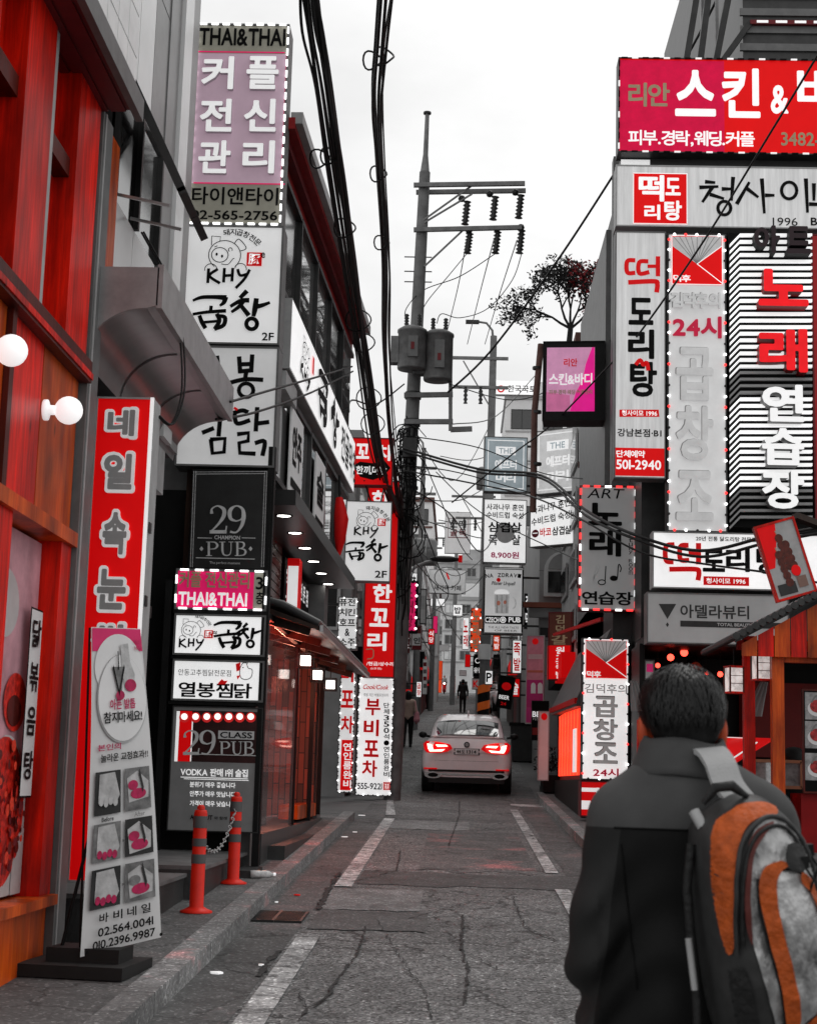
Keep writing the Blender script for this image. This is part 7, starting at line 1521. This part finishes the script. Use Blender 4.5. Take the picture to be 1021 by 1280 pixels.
cable('thick bundle of black cables sweeping down from the top edge to the utility pole', [(382, -25, 13.6), (390, 40, 14.2), (402, 110, 15), (418, 220, 17), (436, 340, 20), (452, 450, 23.5), (468, 560, 28), (482, 610, 30), (498, 650, 32)], .017, 'cable_bundle', strands=13, spread=.105, rings=[(400, 198, 16.5, .11), (412, 195, 16.5, .1), (431, 285, 18.5, .13), (448, 400, 22, .18), (455, 428, 23, .16), (461, 498, 25, .2), (466, 530, 26.5, .2)])
cable('looser bundle of black cables hanging left of the pole top from the top edge', [(478, -25, 14), (472, 60, 15), (468, 130, 16), (474, 215, 18), (480, 330, 21), (481, 430, 25), (486, 520, 28), (494, 600, 30.5), (500, 660, 32)], .014, 'cable_bundle', strands=7, spread=.10, rings=[(473, 217, 18, .1), (477, 303, 20, .1), (466, 75, 15.3, .1), (480, 70, 15.3, .1)])
WR = 'thin wires crossing the street by the utility pole'
cable('diagonal black wire from the top edge behind the red fascia to the utility pole', [(900, -10, 24.6), (856, 74, 25), (768, 216, 26.5), (690, 335, 28.5), (612, 440, 30.5), (560, 490, 32)], .022)
cable('long black wire crossing in front of the corner building signs', [(1030, 55, 19), (965, 162, 20.3), (880, 300, 22), (800, 415, 23.3), (758, 460, 25.5), (690, 530, 28), (640, 568, 30), (565, 628, 32)], .016)
cable('two black cables running from the utility pole across the white food name fascia', [(500, 560, 32), (600, 588, 30.5), (680, 596, 29), (735, 640, 25), (800, 672, 23.4), (880, 692, 23), (960, 676, 22), (1030, 662, 21)], .02, strands=2, spread=.05)
cable('black cable running from the utility pole to the grey music notes sign', [(505, 588, 32), (590, 604, 31), (662, 620, 29.5), (724, 648, 25.1), (800, 690, 23.5), (880, 705, 22.9), (960, 716, 22), (1030, 730, 21)], .016)
cable('slack pair of wires reaching from the steel canopy to the thick bundle', [(288, 502, 13.3), (340, 487, 15), (400, 470, 18), (440, 458, 22)], .012, strands=1)
cable('wire just under the slack one between the steel canopy and the bundle', [(270, 524, 13.3), (320, 515, 14.6), (390, 490, 18), (441, 464, 22.4)], .012)
cable('pair of thin cables drooping in front of the steel canopy to the red vertical sign', [(178, 290, 10.5), (214, 360, 10.9), (226, 420, 11), (228, 490, 11), (215, 530, 10.9), (198, 520, 10.8)], .006, strands=2, spread=.012)
random.seed(21)
wl = [((470, 580, 31), (560, 588, 33), (660, 615, 34), (722, 630, 33)), ((495, 600, 32), (560, 640, 34), (600, 690, 36), (625, 655, 38)), ((508, 520, 32), (540, 600, 36), (575, 680, 42), (590, 700, 50)), ((512, 545, 32), (600, 560, 34), (680, 592, 36), (760, 600, 30)), ((500, 640, 32), (560, 660, 36), (610, 672, 40), (660, 640, 38)),
      ((505, 640, 32), (528, 700, 40), (556, 770, 52), (575, 800, 60)), ((495, 620, 32), (575, 625, 40), (620, 600, 48)), ((516, 700, 34), (560, 742, 46), (590, 735, 54), (618, 700, 52)), ((530, 560, 46), (570, 600, 48), (618, 520, 52)), ((540, 760, 60), (575, 772, 60), (610, 740, 54)), ((525, 690, 50), (570, 720, 54), (612, 690, 56)),
      ((562, 480, 32), (640, 500, 36), (700, 480, 34), (768, 420, 27)), ((566, 530, 32), (620, 520, 40), (668, 470, 44)), ((545, 590, 40), (600, 640, 38), (700, 690, 32), (724, 700, 27)), ((480, 610, 31), (470, 640, 30), (455, 600, 29.6)), ((505, 480, 32), (470, 505, 30), (440, 500, 27), (436, 515, 26)), ((550, 570, 60), (590, 575, 60), (640, 560, 60)), ((548, 650, 60), (590, 655, 60), (640, 640, 62)),
      ((498, 670, 32), (510, 760, 42), (540, 820, 58)), ((512, 610, 33), (545, 700, 40), (560, 745, 48), (530, 775, 46))]
for i, pts in enumerate(wl): cable('thin black wire in the tangle strung across the street beyond the utility pole', [(x, y, d) for x, y, d in pts], .013 if i < 14 else .016, 'overhead_wire', WR)
for i, (a, b, c) in enumerate((((583, 300), (572, 360), (556, 425)), ((617, 300), (600, 365), (584, 430)), ((646, 300), (625, 365), (606, 430)))): cable(('line wire dropping from the inner crossarm insulator of the utility pole', 'line wire dropping from the middle crossarm insulator of the utility pole', 'line wire dropping from the outer crossarm insulator of the utility pole')[i], [(*a, YP), (*b, 40), (*c, 51)], .012, 'line_wire')
for i, pts in enumerate((((584, 316, YP), (560, 345, YP), (535, 375, YP), (524, 395, YP)), ((620, 316, YP), (575, 345, YP), (530, 362, YP), (508, 385, YP-.4), (507, 402, YP-.5)), ((652, 316, YP), (640, 350, YP), (610, 385, YP), (575, 397, YP), (552, 392, YP-.2), (546, 404, YP-.3)))): cable(('thin drop wire curling from the crossarm to the shaft of the utility pole', 'thin drop wire curling from the crossarm to the left transformer', 'thin drop wire curling from the crossarm end to the right transformer')[i], pts, .01, 'drop_wire')
def far_pole(px, ytop, y, r, label, lamp=False, arms=True, base=None):
    a = at(px, ytop, y); k = empty('utility_pole', label, 'utility pole', (a.x-.1, y, g(y))); H_ = a.z-g(y); m = MB(); m.tube([(0, 0, 0), (.1, 0, H_)], [r, r*.6], CONC, 12); m.build('shaft', k)
    if arms:
        m = MB()
        for dz, w_ in ((-.8, 1.5), (-1.8, 1.3)): m.bar((.1-w_, -.1, H_+dz), (.1+.5, -.1, H_+dz), .09, .1, GALV)
        m.bar((.1, -.1, H_-2.6), (-.9, -.1, H_-.9), .04, .04, GALV); m.build('crossarm', k); m = MB()
        for x in (-1.3, -.8, -.3): m.tube([(x, -.1, H_-1.8-.07*j) for j in range(9)], [.04 if j % 2 else .08 for j in range(9)], INSUL, 6)
        m.build('insulator', k)
    if lamp: m = MB(); m.tube([(.1, 0, H_-.3), (.05, 0, H_+.2), (-.15, 0, H_+.45), (-.5, 0, H_+.5)], .04, GALV, 8); m.box((-.85, -.1, H_+.43), (-.4, .1, H_+.53), DGREY); m.build('lamp_arm', k)
    return k
fp = far_pole(617, 420, 52, .19, 'concrete pole with striped orange and black wrap at its foot, right of the car', True)
m = MB(); m.lathe([(.20, .1), (.20, 1.7)], BLK, n=14)
for z in (.2, .75, 1.3): m.add([(.206*math.cos(R(a)), .206*math.sin(R(a)), z+.0022*a*.4+dz) for dz in (0, .26) for a in range(0, 361, 24)], [(i, i+1, 16+i+1, 16+i) for i in range(15)], M('wrap_orange', (.7, .13, .02), .5, emit=.1))
m.lathe([(.21, 2.6), (.21, 3.1)], PAPER, n=14); m.lathe([(.21, 3.6), (.21, 3.9)], M('flyer_orange', (.6, .2, .1), .6), n=14); m.build('wrap', fp)
far_pole(530, 560, 60, .14, 'thin grey pole rising behind the utility pole on the left', True, True); far_pole(572, 640, 105, .18, 'far slim pole with crossarms in the middle of the view', False, True); far_pole(545, 690, 88, .15, 'slim pole with a street lamp over the left side of the far street', True, False); far_pole(606, 600, 72, .15, 'slim pole partly behind the white food price sign', False, True)
for i, (px, py, y) in enumerate(((522, 690, 58), (536, 690, 60), (604, 598, 70), (615, 600, 70))):
    p = at(px, py, y); k = empty('pole_transformer', ('small drum transformer low on the left thin pole', 'small drum transformer beside the left thin pole', 'drum transformer on the pole behind the blue-grey sign, left one', 'drum transformer on the pole behind the blue-grey sign, right one')[i], 'transformer', tuple(p)); m = MB(); m.lathe([(0, -.5), (.3, -.5), (.32, .4), (.2, .5), (0, .52)], TRF, n=14); m.build('drum', k); m = MB(); m.bar((-.3, .3, .2), (.5, .3, .2), .06, .06, GALV); m.build('bracket', k)
sl = empty('street_lamp', 'grey cobra head street lamp reaching over the middle of the far street', 'street lamp', tuple(at(520, 735, 40))); b0 = sl.location.copy()
m = MB(); m.tube([tuple(at(x, y, 40)-b0) for x, y in ((508, 720), (520, 708), (532, 703), (540, 701))], .04, LGREY, 8); m.build('lamp_arm', sl); m = MB(); c = at(556, 699, 40)-b0; m.ball(tuple(c), .2, DGREY, 12, (2.0, 1, .42)); m.box(tuple(c+Vector((.34, -.08, -.07))), tuple(c+Vector((.44, .08, .1))), REDL); m.build('lamp_head', sl)
# ================================================================== far buildings
BW1 = M('render_pale', .72, .8, var=.15, scale=.6); BW2 = M('render_grey', .42, .8, var=.2, scale=.6); BW3 = M('render_dark', .24, .8, var=.3, scale=.6); BW4 = M('render_white', .74, .8, var=.1, scale=.5); BRK = M('brick_brown', (.12, .06, .05), .8, var=.3, scale=3)
def block(label, x0, x1, y0, y1, zt, mat, face=0, nf=4, nw=4, roofm=None, street=0, ledge=True):
    """building: windows on the front (towards the camera) and, with street=+1/-1, on its street wall"""
    gz_ = g(y0); k = empty('building', label, 'building', ((x0+x1)/2, y0, gz_)); b0 = Vector(k.location)
    def put(name, mm, par=None): o = mm.build(name, par or k); o.location = -b0 if par is None else (0, 0, 0); return o
    m = MB(); m.box((x0, y0, gz_-2), (x1, y1, zt), mat); put('wall', m)
    m = MB(); m.box((x0-.15, y0-.15, zt), (x1+.15, y1, zt+.35), roofm or mat); m.box((x0+(x1-x0)*.3, y0+1, zt+.35), (x0+(x1-x0)*.6, y0+3.5, zt+1.9), mat); put('roof', m)
    fh = (zt-gz_-3.2)/nf
    for f in range(nf):
        zb_ = gz_+3.4+fh*f
        if ledge: m = MB(); m.box((x0-.06, y0-.1, zb_-.25), (x1+.06, y0, zb_-.12), roofm or LGREY); put('ledge', m)
        for w_ in range(nw):
            ww = (x1-x0)/nw; a = x0+ww*w_+ww*.16; b = x0+ww*(w_+1)-ww*.16; m = MB(); zz = zb_+fh*.62
            for q1, q2 in (((a, zb_), (b, zb_+.07)), ((a, zz-.07), (b, zz)), ((a, zb_+.07), (a+.07, zz-.07)), ((b-.07, zb_+.07), (b, zz-.07)), (((a+b)/2-.03, zb_+.07), ((a+b)/2+.03, zz-.07))): m.box((q1[0], y0-.06, q1[1]), (q2[0], y0+.01, q2[1]), LGREY if mat is not BW4 else DGREY)
            o = put('window', m); p = MB(); p.box((a+.06, y0-.03, zb_+.06), (b-.06, y0-.012, zz-.06), GLASSD if (w_+f) % 3 else SKYG); p.build('pane', o)
        if street:
            xs = x1 if street > 0 else x0; n = max(2, int((y1-y0)/3.2))
            for w_ in range(n):
                a = y0+(y1-y0)/n*(w_+.2); b = y0+(y1-y0)/n*(w_+.8); m = MB(); m.box((xs-.02, a, zb_), (xs+.06*street, b, zb_+fh*.6), LGREY); o = put('window', m); p = MB(); p.box((xs+.0, a+.1, zb_+.1), (xs+.07*street, b-.1, zb_+fh*.6-.1), GLASSD); p.build('pane', o)
    if street:
        xs = x1 if street > 0 else x0; m = MB(); random.seed(int(y0)); y = y0+.3
        while y < y1-1: L2 = random.uniform(1.6, 3); m.box((xs-.05, y, gz_+.1), (xs+.10*street, min(y1, y+L2), gz_+2.5), random.choice((BLK, WBRN, DGREY, DRED))); m.box((xs-.05, y, gz_+2.55), (xs+.35*street, min(y1, y+L2-.1), gz_+3.1), random.choice((PAPER, RED, INK, DGREY, LGREY))); y += L2
        put('shop_front', m)
    return k
def zr(py, y): return 1.66+(978-py)/2000*y
block('dark narrow building with ground floor shops just beyond the utility pole', -9, -2.3, 33.2, 47, zr(612, 38), BW3, nf=2, nw=5, street=1)
block('grey building with ledges in the left row beyond the pole', -10, -2.25, 48, 72, zr(655, 50), BW2, nf=2, nw=5, street=1, roofm=BRK)
block('pale building with many small windows far up the left row', -10, -2.0, 74, 104, zr(700, 78), BW1, nf=2, nw=6, street=1)
block('white block with a brown parapet above the far left roofs', -9.5, -2.3, 118, 140, zr(628, 118), BW4, nf=6, nw=4, roofm=BRK)
block('grey stepped building closing the far left end of the street', -9, -1.5, 108, 117, zr(742, 108), BW2, nf=2, nw=5, street=0)
block('pale apartment block closing the view at the far end of the street', -1.9, 4.5, 166, 180, zr(752, 166), BW1, nf=4, nw=4, roofm=BW2)
block('grey tower block behind the far end of the street', -3, 7, 190, 205, zr(706, 190), BW2, nf=7, nw=6)
block('dark grey building in the right row beyond the stone building', 2.3, 11, 56, 74, zr(702, 56), BW3, nf=2, nw=5, street=-1)
block('grey building with bays far up the right row', 2.0, 11, 78, 100, zr(728, 80), BW2, nf=2, nw=5, street=-1)
block('brown brick building at the upper right end of the street', 2.1, 12, 104, 150, zr(745, 106), BRK, nf=2, nw=5, street=-1)
ob = block('white office block with grey bands far behind the blue-grey sign', 3.6, 12, 138, 152, zr(492, 138), BW4, nf=8, nw=3, roofm=BW2)
s = Sign('rooftop_sign', 'white rooftop sign with a red ring mark and dark lettering on the office block', (620, 476, 670, 493), 137.5, t=.8, face=WHITE2, case=LGREY, trim=0); s.O(626, 486, 3.6, REDL, 2); s.T('한국국토', 652, 486, 36, 9, DGREY, .03); s.done()
block('tall grey building with a brown edge behind the magenta lightbox', 2.55, 12, 34.5, 40.5, zr(424, 34.5), BW2, nf=5, nw=4, roofm=BRK, street=-1)
k = empty('downpipe', 'dark brown downpipe running down the tall grey building behind the magenta lightbox', 'pipe', tuple(at(672, 560, 34))); m = MB(); b0 = k.location; m.tube([tuple(at(676, 430, 34)-b0), tuple(at(668, 515, 34)-b0), tuple(at(666, 640, 34)-b0)], .07, BRK, 8); m.build('pipe', k); m = MB()
for y in (460, 515, 580): m.lathe([(.10, -.03), (.10, .03)], DGREY, tuple(at(671, y, 34)-b0), 8)
m.build('clip', k)
# far signs and street clutter
def fsign(lab, rect, y, face, txt=None, tm=LETW, case=DGREY, bulbs=False, name='hanging_sign', arm=None, bold=.05):
    s = Sign(name, lab, rect, y, t=.2, face=face, case=case)
    if txt: x0, y0, x1, y1 = rect; s.V(txt, (x0+x1)/2, y0+2, y1-2, (x1-x0)*.7, tm, bold)
    if bulbs: s.lights(.22, .04, mats=(BULB, INK), inset=.04)
    return s.done(arm)
ORF = M('sign_orange_red', (.75, .06, .01), .4, emit=.5)
fsign('orange red vertical sign with dotted edge left of the beer sign', (588, 760, 602, 815), 62, ORF, '노래방', TAN, bulbs=True, arm=.8)
fsign('black vertical sign with a white ring mark below the orange red one', (592, 818, 604, 848), 64, INK, None, arm=.8); 
s = Sign('hanging_sign', 'small dark board with two white letters right of the far pedestrian in black', (591, 820, 603, 846), 63.5, t=.1, face=INK, case=BLK); s.O(597, 826, 3, LETW, .9); s.T('유림', 597, 838, 10, 7, LETW, .03); s.done()
fsign('small white sign with a red mark low on the right side of the far street', (590, 848, 599, 862), 66, PAPER, 'K', REDL, arm=.8)
fsign('wide orange lit shop front behind the red scooter', (538, 842, 552, 866), 152, ORF, None, name='shop_front_sign'); fsign('red lit sign panel over the far orange shop front', (530, 826, 542, 840), 140, RED, None); fsign('orange lit shop sign near the headlamp of the red scooter', (543, 826, 553, 850), 120, ORF, None); fsign('orange lit shop front panel right of the red scooter', (562, 845, 569, 866), 122, ORF, None); fsign('small orange sign hanging high over the far middle of the street', (564, 824, 568, 842), 118, ORF, None)
fsign('small orange sign behind the beer sign post', (616, 794, 625, 814), 60, ORF, '족발', LETW, arm=.8); fsign('thin pale vertical sign to the right of the concrete pole', (627, 812, 633, 850), 54, M('pale_grey_board', .5), None, case=LGREY, arm=.8)
fsign('white shop sign with dark window pictures high in the far middle', (556, 640, 588, 692), 96, PAPER, None); s = Sign('hanging_sign', 'framed white sign with four red and black picture letters far up the street', (560, 648, 585, 672), 94, t=.2, face=PAPER, case=DRED); 
for x, y, ch in ((567, 655, '쏘'), (578, 655, '맥'), (567, 666, '골'), (578, 666, '목')): s.T(ch, x, y, 9, 9, DRED if y > 660 else INK, .05)
s.done()
s = Sign('round_arch_sign', 'pale arched shop sign with small red mark and dark lettering over the far street', (536, 712, 582, 742), 84, t=.2, face=M('sign_arch_pale', .55, .4, emit=.15), case=MGREY); s.O(559, 722, 16, MGREY, 1.2, 13); s.T('새기미 카페', 559, 735, 34, 7, DGREY, .02); s.K([(558, 716), (561, 724)], REDL, 2); s.done()
for i, (rect, y, mt, tx, lab) in enumerate((((574, 838, 583, 845), 110, PAPER, None, 'small white plate sign far up the right side'), ((574, 852, 584, 857), 108, DGREY, None, 'small grey plate sign under the white one far up the right side'), ((545, 806, 561, 814), 130, PAPER, None, 'white roller awning box over a far shop'), ((507, 700, 513, 726), 50, PAPER, '주점', 'narrow white vertical sign just right of the red vertical sign'), ((516, 816, 524, 850), 66, M('sign_far_grey', .2), '맥주', 'grey vertical sign low on the left far side'), ((500, 830, 508, 846), 52, DRED, None, 'dark red board sign on the far left side by the stone pole foot'))): fsign(lab, rect, y, mt, tx, INK)
for i, (px0, py0, px1, py1, y, lab) in enumerate(((622, 845, 641, 886, 44, 'tilted black board sign with red food picture right of the concrete pole'), (615, 886, 632, 925, 43, 'dark grey bin standing right of the concrete pole'))):
    if i == 0: s = Sign('board_sign', lab, (px0, py0, px1, py1), y, yaw=R(-15), t=.08, face=INK, case=BLK); s.C(632, 858, 6, REDL, 5); s.T('BEER', 631, 872, 13, 5, LETW, .03); s.T('24', 631, 880, 7, 4, REDL, .03); o = s.done(); o.rotation_euler = (0, R(8), R(-15))
    else: c = gp(622, 935); k = empty('bin', lab, 'bin', (1.75, 44, g(44))); m = MB(); m.prism([(-.28, 0), (.28, 0), (.33, .95), (-.33, .95)], -.3, .3, DGREY); m.build('body', k); m = MB(); m.box((-.36, -.34, .95), (.36, .34, 1.03), BLK); m.build('lid', k)
for args in (
 ('tall narrow white sign with black letters on the grey left row', (514, 716, 521, 776), 54, WHITE2, '호프집', INK), ('red sign with white letters above the far left shops', (535, 786, 543, 806), 72, RED, '식당', LETW), ('white sign with red letters over the far left pavement', (520, 852, 527, 872), 58, WHITE2, '곱창', REDL),
 ('bright magenta sign deep in the left row', (541, 770, 547, 792), 84, PINK, None, LETW), ('long white sign reaching over the lane beside the slim grey pole', (538, 748, 556, 758), 90, WHITE2, None, INK), ('pale yellow-white sign under the arched far sign', (566, 756, 578, 770), 92, WHITE2, '밥', INK),
 ('white vertical sign with red letters by the orange red one', (578, 772, 586, 812), 86, WHITE2, '노래', REDL), ('small red sign low on the right far row', (581, 818, 588, 834), 88, RED, None, LETW), ('black sign with white letters right of the beer sign', (655, 742, 664, 786), 48, INK, '주막', LETW), ('white banner sign with a red foot above the pink poster banner', (640, 800, 652, 842), 46, WHITE2, '족발', REDL),
 ('small white sign with dark letters above the striped pole wrap', (606, 838, 616, 856), 50.5, WHITE2, 'P', INK), ('red sign with a white letter behind the black board sign', (636, 848, 650, 872), 47, RED, '술', LETW)):
    fsign(args[0], args[1], args[2], args[3], args[4], args[5], arm=(-.7 if args[1][0] < 560 else .7))
rs = random.Random(4)
for i in range(7):
    y = 38+7*i; s_ = -1; x = -2.15; k = empty('air_conditioner', 'grey outdoor air conditioner unit on a wall bracket in the left row', 'air conditioner', (x, y, g(y)+rs.uniform(3.4, 5)), 0, 'air conditioner units on the left row'); m = MB(); m.box((-.35, -.4, 0), (.12, .4, .6), LGREY); m.build('case', k); m = MB(); m.lathe([(0, -.405), (.2, -.405), (.2, -.40)], DGREY, (-.1, 0, .3), 14, 'Y'); m.bar((-.3, -.3, -.03), (.1, -.3, -.03), .04, .05, DGREY); m.build('fan_grille', k)
hy = empty('hydrant_box', 'low dark shrub box standing by the right kerb beside the white standee board', 'planter', (1.98, 34.2, g(34.2)+.12)); m = MB(); m.box((-.2, -.5, 0), (.25, .5, .35), BLK); m.build('box', hy)
m = MB(); rs = random.Random(9)
for i in range(260):
    p = Vector((rs.gauss(0, .17), rs.gauss(0, .34), .45+abs(rs.gauss(0, .18)))); a = Vector((rs.uniform(-1, 1), rs.uniform(-1, 1), rs.uniform(-.3, 1))).normalized()*.05; b = a.orthogonal().normalized()*.03; m.add([p-a, p+b, p+a, p-b], [(0,1,2,3)], M('shrub_dark', .02, .7))
m.build('foliage', hy)
# tree on the roofs
TY = 42.0; tb0 = at(712, 424, TY); TR = empty('tree', 'sparse dark tree with red tinged leaves standing above the roofs right of centre', 'tree', tuple(tb0))
BARK = M('bark_dark', .02, .9, var=.3); LFD = M('leaf_black', .014, .7, var=.4); LFR = M('leaf_dark_red', (.20, .010, .014), .7, var=.4)
rs = random.Random(14); tr = MB(); tips = []
def grow(p, d, L3_, r_, n):
    q_ = p+d*L3_; mid = p.lerp(q_, .5)+Vector((rs.uniform(-1, 1), rs.uniform(-1, 1), 0))*L3_*.06; tr.tube([tuple(p), tuple(mid), tuple(q_)], [r_, r_*.85, r_*.7], BARK, 6)
    if n <= 3: tips.append((p.lerp(q_, .5), q_))
    if n == 0: return
    for i in range(3 if n > 2 else 2):
        e = (d+Vector((rs.uniform(-1, 1)*.95, rs.uniform(-1, 1)*.7, rs.uniform(-.6, .5)))).normalized(); grow(q_, e, L3_*rs.uniform(.68, .9), r_*.66, n-1)
m = MB(); m.tube([(0, 0, -1.5), (-.03, 0, -.3), (.02, 0, .35)], [.10, .085, .07], BARK, 8); m.build('trunk', TR)
for e in ((-.95, .1, .62), (.0, .2, 1), (.75, -.1, .75), (-.45, -.3, .9), (.35, .3, .95)): grow(Vector((.02, 0, .3)), Vector(e).normalized(), .60, .04, 4)
tr.build('branch', TR); m = MB()
for a, b in tips:
    for i in range(rs.randint(9, 18)):
        p = a.lerp(b, rs.uniform(.3, 1.3))+Vector((rs.gauss(0, .07), rs.gauss(0, .07), rs.gauss(0, .07))); u = Vector((rs.uniform(-1, 1), rs.uniform(-1, 1), rs.uniform(-1, .4))).normalized(); v = u.orthogonal().normalized(); v.rotate(Matrix.Rotation(rs.uniform(0, 6), 3, u)); s_ = rs.uniform(.035, .065)
        m.add([p-u*s_, p+v*s_*.55, p+u*s_, p-v*s_*.55], [(0,1,2,3)], LFR if p.x > -.1 and rs.random() < .42 else LFD)
m.build('crown', TR)
